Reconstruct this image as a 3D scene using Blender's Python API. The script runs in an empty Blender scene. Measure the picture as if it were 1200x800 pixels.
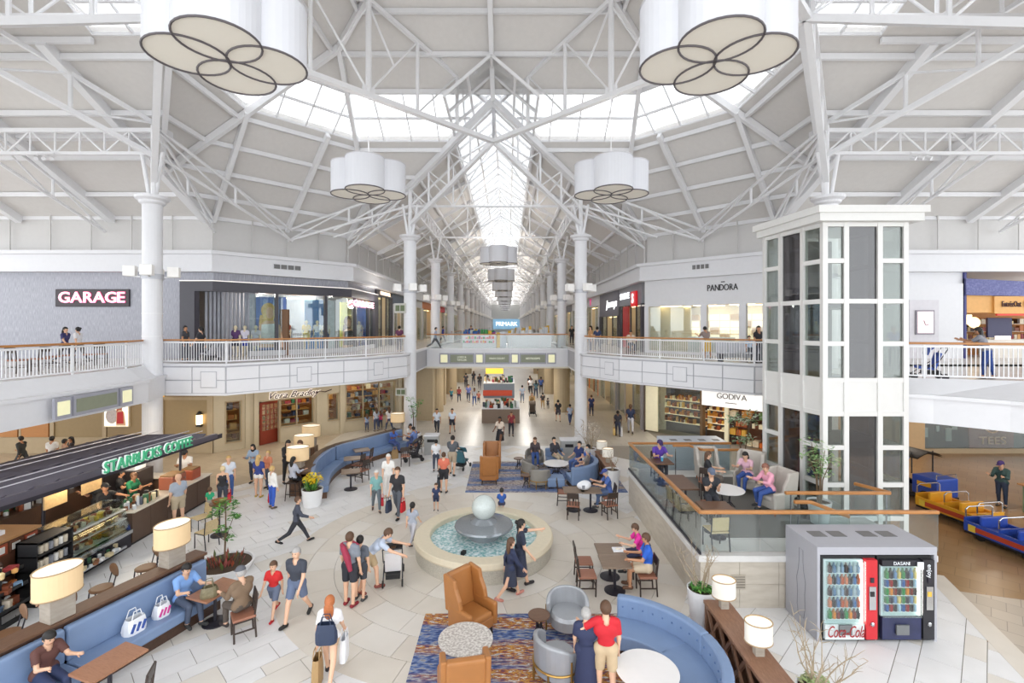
import bpy, bmesh, math, random
import numpy as np
from mathutils import Vector, Matrix
random.seed(7)
PI = math.pi
S = bpy.context.scene
COL = S.collection
# ---------------------------------------------------------------- camera, sky, exposure
FPX, VX, HY, EYE = 567.0, 595.0, 381.0, 6.6       # focal length in pixels, vanishing point, eye height above the lower floor
cam = bpy.data.cameras.new('camera'); camo = bpy.data.objects.new('camera', cam); COL.objects.link(camo)
camo.location = (0, 0, EYE); camo.rotation_euler = (PI/2, 0, 0)
cam.sensor_width = 36; cam.lens = FPX*36/1200; cam.shift_x = (600-VX)/1200; cam.shift_y = -(400-HY)/1200
cam.clip_end = 600; cam.clip_start = 0.05
S.camera = camo
W = bpy.data.worlds.new('World'); S.world = W; W.use_nodes = True
bg = W.node_tree.nodes['Background']; bg.inputs[0].default_value = (0.93, 0.965, 1.0, 1); bg.inputs[1].default_value = 1.5
S.view_settings.view_transform = 'Standard'; S.view_settings.look = 'None'
S.view_settings.gamma = 1; S.view_settings.use_curve_mapping = False
S.view_settings.exposure = 1.08
S.cycles.max_bounces = 8; S.cycles.diffuse_bounces = 5; S.cycles.glossy_bounces = 2; S.cycles.transparent_max_bounces = 24
S.cycles.transmission_bounces = 4; S.cycles.sample_clamp_indirect = 4
S.cycles.caustics_reflective = False; S.cycles.caustics_refractive = False
AX, CY = -0.7, 14.2                                # axis of the corridor, centre of the court
UF = 4.9                                           # upper floor level

def fl(px, py, z=0.0):
    d = (EYE-z)*FPX/(py-HY)
    return ((px-VX)*d/FPX, d, z)

# ---------------------------------------------------------------- materials
def lin(c):
    return tuple(((v/12.92) if v <= .04045 else ((v+.055)/1.055)**2.4) for v in c)
def rgb(h):
    if isinstance(h, str):
        return tuple(int(h[i:i+2], 16)/255 for i in (0, 2, 4))
    return h
MATS = {}
def mat(name, col='cccccc', rough=.5, metal=0., var=.05, scale=6., bump=0., emit=0., alpha=None, stretch=None, ecol=None, coat=0.):
    if name in MATS: return MATS[name]
    m = bpy.data.materials.new(name); m.use_nodes = True; nt = m.node_tree; N = nt.nodes; L = nt.links
    b = N['Principled BSDF']; c = lin(rgb(col))
    b.inputs['Roughness'].default_value = rough; b.inputs['Metallic'].default_value = metal
    if coat: b.inputs['Coat Weight'].default_value = coat
    tc = N.new('ShaderNodeTexCoord'); mp = N.new('ShaderNodeMapping'); L.new(tc.outputs['Object'], mp.inputs[0])
    if stretch: mp.inputs['Scale'].default_value = stretch
    nz = N.new('ShaderNodeTexNoise'); nz.inputs['Scale'].default_value = scale; nz.inputs['Detail'].default_value = 3
    L.new(mp.outputs[0], nz.inputs['Vector'])
    cr = N.new('ShaderNodeMixRGB'); cr.inputs[1].default_value = tuple(max(0, v*(1-var*1.6)) for v in c)+(1,)
    cr.inputs[2].default_value = tuple(min(1, v*(1+var*1.6)) for v in c)+(1,)
    L.new(nz.outputs['Fac'], cr.inputs[0]); L.new(cr.outputs[0], b.inputs['Base Color'])
    if bump:
        bp = N.new('ShaderNodeBump'); bp.inputs['Strength'].default_value = bump; bp.inputs['Distance'].default_value = .02
        L.new(nz.outputs['Fac'], bp.inputs['Height']); L.new(bp.outputs[0], b.inputs['Normal'])
    if emit:
        b.inputs['Emission Color'].default_value = lin(rgb(ecol or col))+(1,); b.inputs['Emission Strength'].default_value = emit
    MATS[name] = m
    return m
def ramp_mat(name, stops, rough=.5, scale=3., stretch=(1, 1, 1), tex='noise', bump=0., detail=6, distort=0., metal=0.):
    if name in MATS: return MATS[name]
    m = bpy.data.materials.new(name); m.use_nodes = True; nt = m.node_tree; N = nt.nodes; L = nt.links
    b = N['Principled BSDF']; b.inputs['Roughness'].default_value = rough; b.inputs['Metallic'].default_value = metal
    tc = N.new('ShaderNodeTexCoord'); mp = N.new('ShaderNodeMapping'); L.new(tc.outputs['Object'], mp.inputs[0]); mp.inputs['Scale'].default_value = stretch
    if tex == 'noise':
        t = N.new('ShaderNodeTexNoise'); t.inputs['Detail'].default_value = detail; out = t.outputs['Fac']; t.inputs['Distortion'].default_value = distort
    elif tex == 'wave':
        t = N.new('ShaderNodeTexWave'); t.inputs['Distortion'].default_value = distort or 3; t.inputs['Detail'].default_value = 3; out = t.outputs['Fac']
    else:
        t = N.new('ShaderNodeTexVoronoi'); out = t.outputs['Color']
    t.inputs['Scale'].default_value = scale; L.new(mp.outputs[0], t.inputs['Vector'])
    r = N.new('ShaderNodeValToRGB'); e = r.color_ramp.elements
    while len(e) < len(stops): e.new(.5)
    for k, (p, c) in enumerate(stops):
        e[k].position = p; e[k].color = lin(rgb(c))+(1,)
    L.new(out, r.inputs[0]); L.new(r.outputs[0], b.inputs['Base Color'])
    if bump:
        bp = N.new('ShaderNodeBump'); bp.inputs['Strength'].default_value = bump; bp.inputs['Distance'].default_value = .02
        L.new(out, bp.inputs['Height']); L.new(bp.outputs[0], b.inputs['Normal'])
    MATS[name] = m
    return m
def glass_mat(name, tint='f4fbfa', refl=.09, opac=0., ocol='dfeeee', rough=0.02):
    if name in MATS: return MATS[name]
    m = bpy.data.materials.new(name); m.use_nodes = True; nt = m.node_tree; N = nt.nodes; L = nt.links
    N.remove(N['Principled BSDF']); o = N['Material Output']
    tr = N.new('ShaderNodeBsdfTransparent'); tr.inputs[0].default_value = lin(rgb(tint))+(1,)
    gl = N.new('ShaderNodeBsdfGlossy'); gl.inputs['Roughness'].default_value = rough
    lw = N.new('ShaderNodeLayerWeight'); lw.inputs[0].default_value = .25
    ma = N.new('ShaderNodeMath'); ma.operation = 'MULTIPLY_ADD'; ma.inputs[1].default_value = .5; ma.inputs[2].default_value = refl; ma.use_clamp = True
    L.new(lw.outputs['Fresnel'], ma.inputs[0])
    mx = N.new('ShaderNodeMixShader'); L.new(ma.outputs[0], mx.inputs[0]); L.new(tr.outputs[0], mx.inputs[1]); L.new(gl.outputs[0], mx.inputs[2])
    out = mx
    if opac:
        df = N.new('ShaderNodeBsdfDiffuse'); df.inputs[0].default_value = lin(rgb(ocol))+(1,)
        m2 = N.new('ShaderNodeMixShader'); m2.inputs[0].default_value = opac
        L.new(mx.outputs[0], m2.inputs[1]); L.new(df.outputs[0], m2.inputs[2]); out = m2
    L.new(out.outputs[0], o.inputs[0])
    MATS[name] = m
    return m

# ---------------------------------------------------------------- mesh helpers
class MB:
    def __init__(s): s.v = []; s.f = []; s.m = []
    def add(s, v, f, mi=0):
        n = len(s.v); s.v += [tuple(p) for p in v]; s.f += [tuple(i+n for i in q) for q in f]; s.m += [mi]*len(f); return s
    def box(s, x0, x1, y0, y1, z0, z1, mi=0):
        v = [(x, y, z) for z in (z0, z1) for y in (y0, y1) for x in (x0, x1)]
        return s.add(v, [(0, 2, 3, 1), (4, 5, 7, 6), (0, 1, 5, 4), (2, 6, 7, 3), (0, 4, 6, 2), (1, 3, 7, 5)], mi)
    def cbox(s, c, sz, rz=0, rx=0, mi=0, ry=0):
        R = Matrix.Rotation(rz, 3, 'Z') @ Matrix.Rotation(ry, 3, 'Y') @ Matrix.Rotation(rx, 3, 'X')
        v = [Vector(c)+R @ Vector((x*sz[0]/2, y*sz[1]/2, z*sz[2]/2)) for z in (-1, 1) for y in (-1, 1) for x in (-1, 1)]
        return s.add(v, [(0, 2, 3, 1), (4, 5, 7, 6), (0, 1, 5, 4), (2, 6, 7, 3), (0, 4, 6, 2), (1, 3, 7, 5)], mi)
    def bar(s, a, b, w=.1, h=None, mi=0):
        a = Vector(a); b = Vector(b); h = h or w; d = (b-a)
        if d.length < 1e-6: return s
        d.normalize(); up = Vector((0, 0, 1)) if abs(d.z) < .99 else Vector((0, 1, 0))
        x = d.cross(up).normalized(); y = x.cross(d).normalized()
        v = []
        for p in (a, b):
            for sx, sy in ((-1, -1), (1, -1), (1, 1), (-1, 1)): v.append(p+x*(sx*w/2)+y*(sy*h/2))
        return s.add(v, [(3, 2, 1, 0), (4, 5, 6, 7), (0, 1, 5, 4), (1, 2, 6, 5), (2, 3, 7, 6), (3, 0, 4, 7)], mi)
    def tube(s, pts, r, n=8, cap=True, mi=0):
        pts = [Vector(p) for p in pts]; k = len(pts); rs = r if isinstance(r, (list, tuple)) else [r]*k
        v = []; prev = None
        for i, p in enumerate(pts):
            d = (pts[min(i+1, k-1)]-pts[max(i-1, 0)])
            d = d.normalized() if d.length > 1e-9 else Vector((0, 0, 1))
            if prev is None:
                up = Vector((0, 0, 1)) if abs(d.z) < .95 else Vector((1, 0, 0)); x = d.cross(up).normalized()
            else:
                x = (prev-d*prev.dot(d)); x = x.normalized() if x.length > 1e-6 else d.orthogonal().normalized()
            prev = x; y = d.cross(x)
            for j in range(n):
                a = 2*PI*j/n; v.append(p+x*(rs[i]*math.cos(a))+y*(rs[i]*math.sin(a)))
        f = []
        for i in range(k-1):
            for j in range(n):
                f.append((i*n+j, i*n+(j+1) % n, (i+1)*n+(j+1) % n, (i+1)*n+j))
        if cap: f.append(tuple(range(n-1, -1, -1))); f.append(tuple((k-1)*n+j for j in range(n)))
        return s.add(v, f, mi)
    def lathe(s, prof, n=24, c=(0, 0, 0), sx=1, sy=1, mi=0, cap=True):
        v = []; k = len(prof)
        for r, z in prof:
            for j in range(n):
                a = 2*PI*j/n; v.append((c[0]+sx*r*math.cos(a), c[1]+sy*r*math.sin(a), c[2]+z))
        f = [(i*n+j, i*n+(j+1) % n, (i+1)*n+(j+1) % n, (i+1)*n+j) for i in range(k-1) for j in range(n)]
        if prof[0] != prof[-1] and cap:
            if prof[0][0] > 1e-5: f.append(tuple(range(n-1, -1, -1)))
            if prof[-1][0] > 1e-5: f.append(tuple((k-1)*n+j for j in range(n)))
        return s.add(v, f, mi)
    def prism(s, poly, z0, z1, mi=0):
        n = len(poly); v = [(x, y, z0) for x, y in poly]+[(x, y, z1) for x, y in poly]
        ar = sum(poly[i][0]*poly[(i+1) % n][1]-poly[(i+1) % n][0]*poly[i][1] for i in range(n))
        f = [tuple(range(n-1, -1, -1)), tuple(range(n, 2*n))]+[(i, (i+1) % n, n+(i+1) % n, n+i) for i in range(n)]
        if ar < 0: f = [q[::-1] for q in f]
        return s.add(v, f, mi)
    def vprism(s, poly, y0, y1, mi=0):      # outline in x,z pushed along y
        n = len(poly); v = [(x, y0, z) for x, z in poly]+[(x, y1, z) for x, z in poly]
        f = [tuple(range(n)), tuple(range(2*n-1, n-1, -1))]+[(i, n+i, n+(i+1) % n, (i+1) % n) for i in range(n)]
        return s.add(v, f, mi)
    def sph(s, c, r, n=12, k=8, mi=0):
        if not isinstance(r, (tuple, list)): r = (r, r, r)
        prof = [(math.sin(PI*i/k), -math.cos(PI*i/k)) for i in range(k+1)]
        v = []
        for a, z in prof:
            for j in range(n):
                t = 2*PI*j/n; v.append((c[0]+r[0]*a*math.cos(t), c[1]+r[1]*a*math.sin(t), c[2]+r[2]*z))
        f = [(i*n+j, i*n+(j+1) % n, (i+1)*n+(j+1) % n, (i+1)*n+j) for i in range(k) for j in range(n)]
        return s.add(v, f, mi)
    def path_slab(s, path, o0, o1, z0, z1, mi=0, closed=False):   # a band that follows a plan path, between two side offsets
        A = offset(path, o0, closed); B = offset(path, o1, closed); n = len(path)
        v = []
        for a, b in zip(A, B): v += [(a[0], a[1], z0), (b[0], b[1], z0), (b[0], b[1], z1), (a[0], a[1], z1)]
        f = []
        for i in range(n if closed else n-1):
            p = 4*i; q = 4*((i+1) % n)
            for j in range(4): f.append((p+j, p+(j+1) % 4, q+(j+1) % 4, q+j))
        if not closed: f += [(3, 2, 1, 0), tuple(4*(n-1)+j for j in range(4))]
        return s.add(v, f, mi)
    def build(s, name, m=None, parent=None, loc=None, rz=0, smooth=False, bevel=0, seg=2):
        me = bpy.data.meshes.new(name); me.from_pydata(s.v, [], s.f); me.update()
        if len(s.f) < 4000:
            bmm = bmesh.new(); bmm.from_mesh(me); bmesh.ops.recalc_face_normals(bmm, faces=bmm.faces); bmm.to_mesh(me); bmm.free()
        ms = m if isinstance(m, (list, tuple)) else [m]
        for q in ms: me.materials.append(q)
        if len(ms) > 1: me.polygons.foreach_set('material_index', s.m)
        if smooth: me.polygons.foreach_set('use_smooth', [True]*len(me.polygons))
        o = bpy.data.objects.new(name, me); COL.objects.link(o)
        if parent: o.parent = parent
        if loc is not None: o.location = loc
        if rz: o.rotation_euler = (0, 0, rz)
        if bevel:
            md = o.modifiers.new('bevel', 'BEVEL'); md.width = bevel; md.segments = seg; md.limit_method = 'ANGLE'; md.angle_limit = .6
            if smooth: pass
        return o
def offset(path, o, closed=False):
    n = len(path); out = []
    for i in range(n):
        p = Vector(path[i][:2])
        a = Vector(path[i-1][:2]) if (i > 0 or closed) else None
        b = Vector(path[(i+1) % n][:2]) if (i < n-1 or closed) else None
        ns = []
        for u, w in ((a, p), (p, b)):
            if u is not None and w is not None and (w-u).length > 1e-9:
                d = (w-u).normalized(); ns.append(Vector((-d.y, d.x)))
        m = sum(ns, Vector((0, 0))); m.normalize(); k = max(.35, m.dot(ns[0]))
        out.append(tuple(p+m*(o/k)))
    return out
def tag(o, label=None, cat=None, group=None, kind=None):
    if label: o['label'] = label
    if cat: o['category'] = cat
    if group: o['group'] = group
    if kind: o['kind'] = kind
    return o
def thing(name, label, cat, loc=(0, 0, 0), rz=0, group=None, kind=None):
    o = bpy.data.objects.new(name, None); COL.objects.link(o); o.empty_display_size = .2
    o.location = loc; o.rotation_euler = (0, 0, rz); return tag(o, label, cat, group, kind)
def struct(o): o['kind'] = 'structure'; return o
def sempty(name, loc=(0, 0, 0), rz=0): return thing(name, None, None, loc, rz, None, 'structure')
KIDS = {}
def dup(root, loc, rz, label=None, group=None, sc=None):
    def cp(o, par):
        c = o.copy(); COL.objects.link(c)
        if par: c.parent = par
        return c
    r = cp(root, None); r.location = loc; r.rotation_euler = (0, 0, rz)
    if sc: r.scale = (sc, sc, sc)
    if label: r['label'] = label
    if group: r['group'] = group
    for ch in KIDS.setdefault(root.name, [c for c in bpy.data.objects if c.parent == root]):
        c = cp(ch, r)
        for g in KIDS.setdefault(ch.name, [x for x in bpy.data.objects if x.parent == ch]): cp(g, c)
    return r
FONTS = {}
def text(name, body, size, m, parent=None, loc=(0, 0, 0), rot=(PI/2, 0, 0), ext=.02, align='CENTER', shear=0, sx=1, spacing=1, offs=0):
    c = bpy.data.curves.new(name, 'FONT'); c.body = body; c.size = size; c.extrude = ext; c.align_x = align; c.align_y = 'CENTER'
    c.shear = shear; c.space_character = spacing; c.offset = offs; c.resolution_u = 3
    c.materials.append(m); t = bpy.data.objects.new('lettering_curve', c); me = bpy.data.meshes.new_from_object(t)
    bpy.data.objects.remove(t); o = bpy.data.objects.new(name, me); COL.objects.link(o)
    if not me.materials: me.materials.append(m)
    o.location = loc; o.rotation_euler = rot; o.scale = (sx, 1, 1)
    if parent: o.parent = parent
    return o
def pip(x, y, poly):
    ins = False; n = len(poly)
    for i in range(n):
        x1, y1 = poly[i]; x2, y2 = poly[(i+1) % n]
        if (y1 > y) != (y2 > y) and x < (x2-x1)*(y-y1)/(y2-y1)+x1: ins = not ins
    return ins

# shared materials
white = mat('white_paint', 'dfdfe2', .45, var=.02)
steel = mat('white_steel', 'e6e6e8', .4, var=.02)
roofm = ramp_mat('roof_deck', [(0, 'd2cfcc'), (1, 'dcd9d6')], .7, 5, (1, 1, 1))
cream = mat('cream_paint', 'd9d2c2', .5, var=.03)
tan = mat('tan_panel', '97835f', .55, var=.05)
tan2 = mat('tan_moulding', 'ac9b7e', .5, var=.04)
oak = ramp_mat('oak_rail', [(0, '8f5a2c'), (.5, 'b27a45'), (1, 'c48d55')], .35, 4, (1, 1, 6))
walnut = ramp_mat('walnut', [(0, '4a3426'), (.5, '6a4d3a'), (1, '7d5e49')], .4, 5, (1, 7, 1), distort=2)
darkwood = ramp_mat('dark_wood', [(0, '35261f'), (.5, '4b362b'), (1, '5a4335')], .4, 6, (1, 8, 1), distort=2)
blue = mat('blue_leather', '7b91b3', .45, var=.05, scale=3)
black = mat('black_matte', '1c1c1e', .5, var=.1)
dark = mat('dark_metal', '33313a', .4, metal=.3, var=.06)
glass = glass_mat('clear_glass')
balglass = glass_mat('railing_glass', 'f8fcfc', .04, .01, 'dcebec')
chrome = mat('chrome', 'c9ccd0', .2, metal=1, var=.03)
shade = mat('lamp_shade', 'dfc39a', .7, var=.03, emit=.08, ecol='ffd9a0')
shadetop = mat('lamp_diffuser', 'fff6e6', .6, var=.01, emit=.25, ecol='fff2dc')
warmlamp = mat('warm_lamp', 'ffe9c4', .5, emit=3, ecol='ffdca0')
coollamp = mat('white_lamp', 'ffffff', .5, emit=5, ecol='fff6ea')
# ================================================================ FLOORS
stone = ramp_mat('pale_stone', [(0, 'd8d6d4'), (.45, 'e2e1e0'), (.75, 'e9e8e8'), (1, 'eeeeee')], .42, 1.3, (1, 1, 1), bump=.0)
stone2 = ramp_mat('cream_stone', [(0, 'd3cdc4'), (.5, 'ddd7ce'), (1, 'e5e0d8')], .42, 1.1)
stone3 = ramp_mat('beige_stone', [(0, 'cdc5b8'), (.5, 'd8d0c4'), (1, 'dfd8cd')], .4, 1.6)
grout = mat('grout', '9a948c', .8)
def tiled(name, a, b, joint, sx, sy, rough=.3, rot=0):
    m = bpy.data.materials.new(name); m.use_nodes = True; N = m.node_tree.nodes; L = m.node_tree.links; p = N['Principled BSDF']
    tc = N.new('ShaderNodeTexCoord'); mp = N.new('ShaderNodeMapping'); mp.inputs['Rotation'].default_value = (0, 0, rot); L.new(tc.outputs['Object'], mp.inputs[0])
    br = N.new('ShaderNodeTexBrick'); br.inputs['Color1'].default_value = lin(rgb(a))+(1,); br.inputs['Color2'].default_value = lin(rgb(b))+(1,)
    br.inputs['Mortar'].default_value = lin(rgb(joint))+(1,); br.inputs['Scale'].default_value = 1; br.inputs['Mortar Size'].default_value = .008
    br.inputs['Brick Width'].default_value = sx; br.inputs['Row Height'].default_value = sy; br.inputs['Bias'].default_value = 0
    L.new(mp.outputs[0], br.inputs['Vector']); L.new(br.outputs['Color'], p.inputs['Base Color']); p.inputs['Roughness'].default_value = rough
    return m
corrfloor = tiled('corridor_tile', 'bfbab2', 'c9c4bc', 'a59f96', .9, .9, .3)
tanfloor = tiled('tan_tile', '957550', 'a0805a', '7d6242', .6, .6, .3, .78)
tanfloor2 = tiled('beige_tile', 'b3a48f', 'bfb19c', '9b8d79', .6, .6, .35, .4)
upfloor = tiled('upper_tile', 'cfcac4', 'd9d5cf', 'b0aaa2', .8, .8, .25)
struct(MB().box(-45, 45, -12, 200, -.5, -.012).build('floor', grout))
floor_o = bpy.data.objects['floor']
fc = struct(MB().box(AX-9.4, AX+9.4, 26.5, 166, -.011, -.001).build('floor_corridor', corrfloor))
fr_ = struct(MB().prism([(10.9, 12.4), (9.3, 8.2), (9.3, 3), (34, 3), (34, 26), (13, 26), (13, 17)], -.011, -.003).build('floor_train_area', tanfloor))
struct(MB().prism([(10.9, 12.1), (9.45, 8.2), (9.45, 3), (15, 3), (15.5, 8.2), (12.5, 11.6)], -.009, .001).build('floor_grey_band', tiled('grey_band_tile', 'b3a798', 'c0b4a5', '968b7e', .5, .5, .35, .785)))
struct(MB().path_slab([(11.1, 12.9), (9.35, 8.2), (9.2, 3)], -.02, .42, -.008, .003).build('floor_border_strip', stone3))
struct(MB().prism([(-34, 3), (-15.5, 3), (-15.5, 14), (-10.2, 21.2), (-4.4, 26.6), (-10.1, 30), (-15.3, 25), (-34, 25)], -.011, -.003).build('floor_shop_apron', tanfloor2))
# single tiles of the court, laid diagonally in wide and narrow rows; a ring of cut tiles round the fountain
FC = Vector((AX, CY)); RING = 5.6
court = [(-15.4, 3), (-15.4, 14), (-10.3, 21.1), (-4.4, 26.5), (3.1, 26.5), (8.8, 21), (11.4, 18), (11.1, 12.8), (9.4, 8.3), (7.4, 3)]
def clip_court(P):
    for (x0, y0), (x1, y1) in zip(court, court[1:]+court[:1]):
        a, b = (y1-y0), -(x1-x0); c = -(a*x0+b*y0); out = []; n = len(P)
        for i in range(n):
            p, q = P[i], P[(i+1) % n]; dp = a*p[0]+b*p[1]+c; dq = a*q[0]+b*q[1]+c
            if dp >= 0: out.append(p)
            if dp*dq < 0: t = dp/(dp-dq); out.append((p[0]+(q[0]-p[0])*t, p[1]+(q[1]-p[1])*t))
        P = out
        if len(P) < 3: return []
    return P
c45 = math.cos(PI/4); tiles = []; r0 = -14.; row = 0; random.seed(11)
while r0 < 34:
    rw = .62 if row % 2 == 0 else .34; t = -14.+(row*.37) % 1.0; L_ = .95
    while t < 36:
        g = .007; Q = [(t+g, r0+g), (t+L_-g, r0+g), (t+L_-g, r0+rw-g), (t+g, r0+rw-g)]; Q = [(x*c45-y*c45, x*c45+y*c45) for x, y in Q]
        P = clip_court(Q)
        if P:
            wx, wy = sum(q[0] for q in P)/len(P), sum(q[1] for q in P)/len(P)
            if (Vector((wx, wy))-FC).length > RING-.45: tiles.append((wy, wx, rw, P if len(P) != 4 or P != Q else None, Q))
        t += L_
    r0 += rw; row += 1
tiles.sort(key=lambda q: q[0])
vis = [q for q in tiles if q[0] > 7.9 and abs(q[1])/q[0] < 1.08 and q[3] is None and not (q[1] > 4.5 and 11.3 < q[0] < 18)]; near = vis[:230]; ns = set(id(q) for q in near)
tm = {}
for rw in (.62, .34):
    for k, mm in enumerate((stone, stone2)):
        b = MB().cbox((0, 0, -.006), (.95-.014, rw-.014, .012)); me = bpy.data.meshes.new('tile'); me.from_pydata(b.v, [], b.f); me.materials.append(mm); tm[(rw, k)] = me
for wy, wx, rw, _, _ in near:
    o = bpy.data.objects.new('tile', tm[(rw, 1 if random.random() < .16 else 0)]); COL.objects.link(o); o.parent = floor_o; o.location = (wx, wy, random.uniform(-.001, 0)); o.rotation_euler = (0, 0, PI/4)
mb = MB()
for q in tiles:
    if id(q) not in ns: mb.prism(q[3] or q[4], -.012, random.uniform(-.001, 0), mi=1 if random.random() < .16 else 0)
tag(mb.build('tile_field', [stone, stone2], floor_o), kind='stuff')
for ri in range(5):
    ra, rb = 1.95+ri*.73, 1.95+(ri+1)*.73; n = int(2*PI*rb/1.15); off = random.random()
    for k in range(n):
        a0, a1 = 2*PI*(k+off)/n, 2*PI*(k+1+off)/n; g = .006
        b = MB(); A = [(ra+g)*1, (rb-g)]; pts = []
        for rr, aa in ((A[0], a0+g/A[0]), (A[1], a0+g/A[1]), (A[1], a0+(a1-a0)*.25), (A[1], (a0+a1)/2), (A[1], a0+(a1-a0)*.75), (A[1], a1-g/A[1]), (A[0], a1-g/A[0]), (A[0], a0+(a1-a0)*.75), (A[0], (a0+a1)/2), (A[0], a0+(a1-a0)*.25)):
            pts.append((AX+rr*math.cos(aa), CY+rr*math.sin(aa)))
        b.prism(pts, -.012, random.uniform(.002, .003)).build('ring_tile', stone3 if random.random() < .7 else stone2, floor_o)
        if ri == 4: pass

# ================================================================ UPPER FLOOR, BALCONIES, BRIDGES
Lb = [(-14.0, 19.45), (-11.3, 19.4), (-6.9, 23.8), (-5.5, 26.3), (-5.5, 165)]
mir = lambda P: [(2*AX-x, y) for x, y in P][::-1]
Rb = mir(Lb)
wallL = [(-34, 25), (-15.2, 25), (-10, 30.2), (-10, 165)]
wallR = mir(wallL)
def poly_slab(edge, outer): return edge+outer
struct(MB().prism(offset(Lb, .1)+[(-15, 165), (-15, 34), (-18, 30), (-38, 30), (-38, 20), (-14.2, 20)], 3.85, UF).build('floor_upper_west', upfloor))
struct(MB().prism(mir(offset(Lb, .1)+[(-15, 165), (-15, 34), (-18, 30), (-38, 30), (-38, 20), (-14.2, 20)]), 3.85, UF).build('floor_upper_east', upfloor))
panelm = mat('fascia_panel', 'e3e3e6', .45, var=.015)
def seg_iter(path, step):
    for (x0, y0), (x1, y1) in zip(path[:-1], path[1:]):
        L_ = math.hypot(x1-x0, y1-y0); n = max(1, round(L_/step)); a = math.atan2(y1-y0, x1-x0)
        for k in range(n): yield (x0+(x1-x0)*(k+.5)/n, y0+(y1-y0)*(k+.5)/n, a, L_/n)
def balcony(name, path, panels=True):
    o = sempty(name)
    MB().path_slab(path, 0, .18, 3.83, 4.97).build('fascia', mat('joint_grey', 'b4b4ba', .6), o)
    MB().path_slab(path, -.07, .3, 4.97, 5.05).build('ledge', white, o)
    MB().path_slab(path, -.03, .2, 3.78, 3.86).build('soffit_edge', white, o)
    if panels:
        for i, (x, y, a, L_) in enumerate(seg_iter(path, 1.25)):
            nx, ny = math.sin(a)*.02, -math.cos(a)*.02
            if y > 28: continue
            if i % 3 == 1 and L_ > .9:
                MB().cbox((x+1.2*nx, y+1.2*ny, 4.42), (.66, .05, .66), a).build('square_border', mat('joint_grey'), o); MB().cbox((x+2*nx, y+2*ny, 4.42), (.6, .05, .6), a).build('square_panel', panelm, o, bevel=.012)
            if 1:
                for zc in (4.66, 4.13): MB().cbox((x+nx, y+ny, zc), (L_-.045, .03, .49), a).build('panel', panelm, o)
    return o
balcony('balcony_west', Lb); balcony('balcony_east', Rb)
def railing(name, label, path, off, z0=5.05, z1=6.04, pitch=.105, post=2.2, step=None, wood=oak, oneoak=True):
    p = offset(path, off); o = thing(name, label, 'railing', (p[0][0], p[0][1], z0)); q = [(x-p[0][0], y-p[0][1]) for x, y in p]
    h = z1-z0
    MB().path_slab(q, -.06, .06, h-.07, h).build('handrail', wood, o, bevel=.015)
    MB().path_slab(q, -.03, .03, h-.16, h-.1).build('top_bar', steel, o)
    MB().path_slab(q, -.025, .025, .08, .12).build('bottom_bar', steel, o)
    for x, y, a, L_ in seg_iter(q, post):
        MB().cbox((x-math.cos(a)*L_/2, y-math.sin(a)*L_/2, (h-.08)/2), (.05, .05, h-.08), a).build('post', steel, o)
    b = MB()
    for x, y, a, L_ in seg_iter(q, pitch): b.cbox((x, y, h/2-.02), (.02, .02, h-.2), a)
    tag(b.build('balusters', steel, o), kind='stuff')
    return o
railing('balcony_railing', 'white baluster railing with oak handrail in front of the grey clothing shop', Lb[:4], .12)
railing('balcony_railing', 'white baluster railing with oak handrail in front of the jewellery shop', Rb[1:], .12)
# corridor side railings beyond the columns (glass)
def glass_rail(name, label, path, z0, z1, wood=oak, base=True, step=1.9, g=balglass):
    o = thing(name, label, 'railing', (path[0][0], path[0][1], z0)); q = [(x-path[0][0], y-path[0][1]) for x, y in path]; h = z1-z0
    MB().path_slab(q, -.05, .05, h-.08, h).build('handrail', wood, o, bevel=.02)
    if base: MB().path_slab(q, -.03, .03, 0, .07).build('base_channel', steel, o)
    for x, y, a, L_ in seg_iter(q, step): MB().cbox((x, y, h/2), (L_-.02, .018, h-.1), a).build('glass_panel', g, o)
    return o
glass_rail('corridor_railing', 'glass railing along the upper corridor behind the grey shop columns', [(-5.4, 46.5), (-5.4, 160)], 4.97, 6.0, step=4.8)
glass_rail('corridor_railing', 'glass railing along the upper corridor on the red sign shop side', [(4.0, 46.5), (4.0, 160)], 4.97, 6.0, step=4.8)
# bridge across the corridor
br = sempty('bridge_back')
MB().box(-5.48, 4.08, 32.9, 46.5, 3.81, UF+.004).build('deck', upfloor, br)
MB().box(-5.47, 4.07, 32.68, 32.9, 3.76, 4.965).build('fascia', white, br)
MB().box(-5.6, 4.2, 32.6, 32.95, 3.7, 3.8).build('lower_moulding', cream, br)
glass_rail('bridge_railing', 'clear glass railing with oak handrail on the bridge across the corridor', [(-5.5, 32.8), (4.1, 32.8)], 4.97, 6.02)
sage = mat('sage_sign', '8b907c', .5); sqy = mat('cream_square', 'dcd9b2', .5, emit=.25); lav = mat('grey_lavender_frame', 'a3a3ae', .45)
lettm = mat('pale_lettering', 'e9ead8', .5, emit=.2)
def sign_band(parent_name, label, org, a, items, z, hgt, nrm=.04):
    o = thing(parent_name, label, 'sign', (org[0], org[1], z), a)
    for kind, x0, x1, tx in items:
        w = x1-x0; c = (x0+x1)/2
        MB().cbox((c, -nrm, 0), (w, .08, hgt)).build('frame', lav, o)
        MB().cbox((c, -nrm-.03, 0), (w-.16, .06, hgt-.2)).build('face_panel' if kind == 's' else 'square_light', sage if kind == 's' else sqy, o)
        if tx:
            for k, ln in enumerate(tx): text('lettering', ln, .17, lettm, o, (c, -nrm-.07, (.09 if len(tx) > 1 else 0)-k*.19), ext=.004)
    return o
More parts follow.
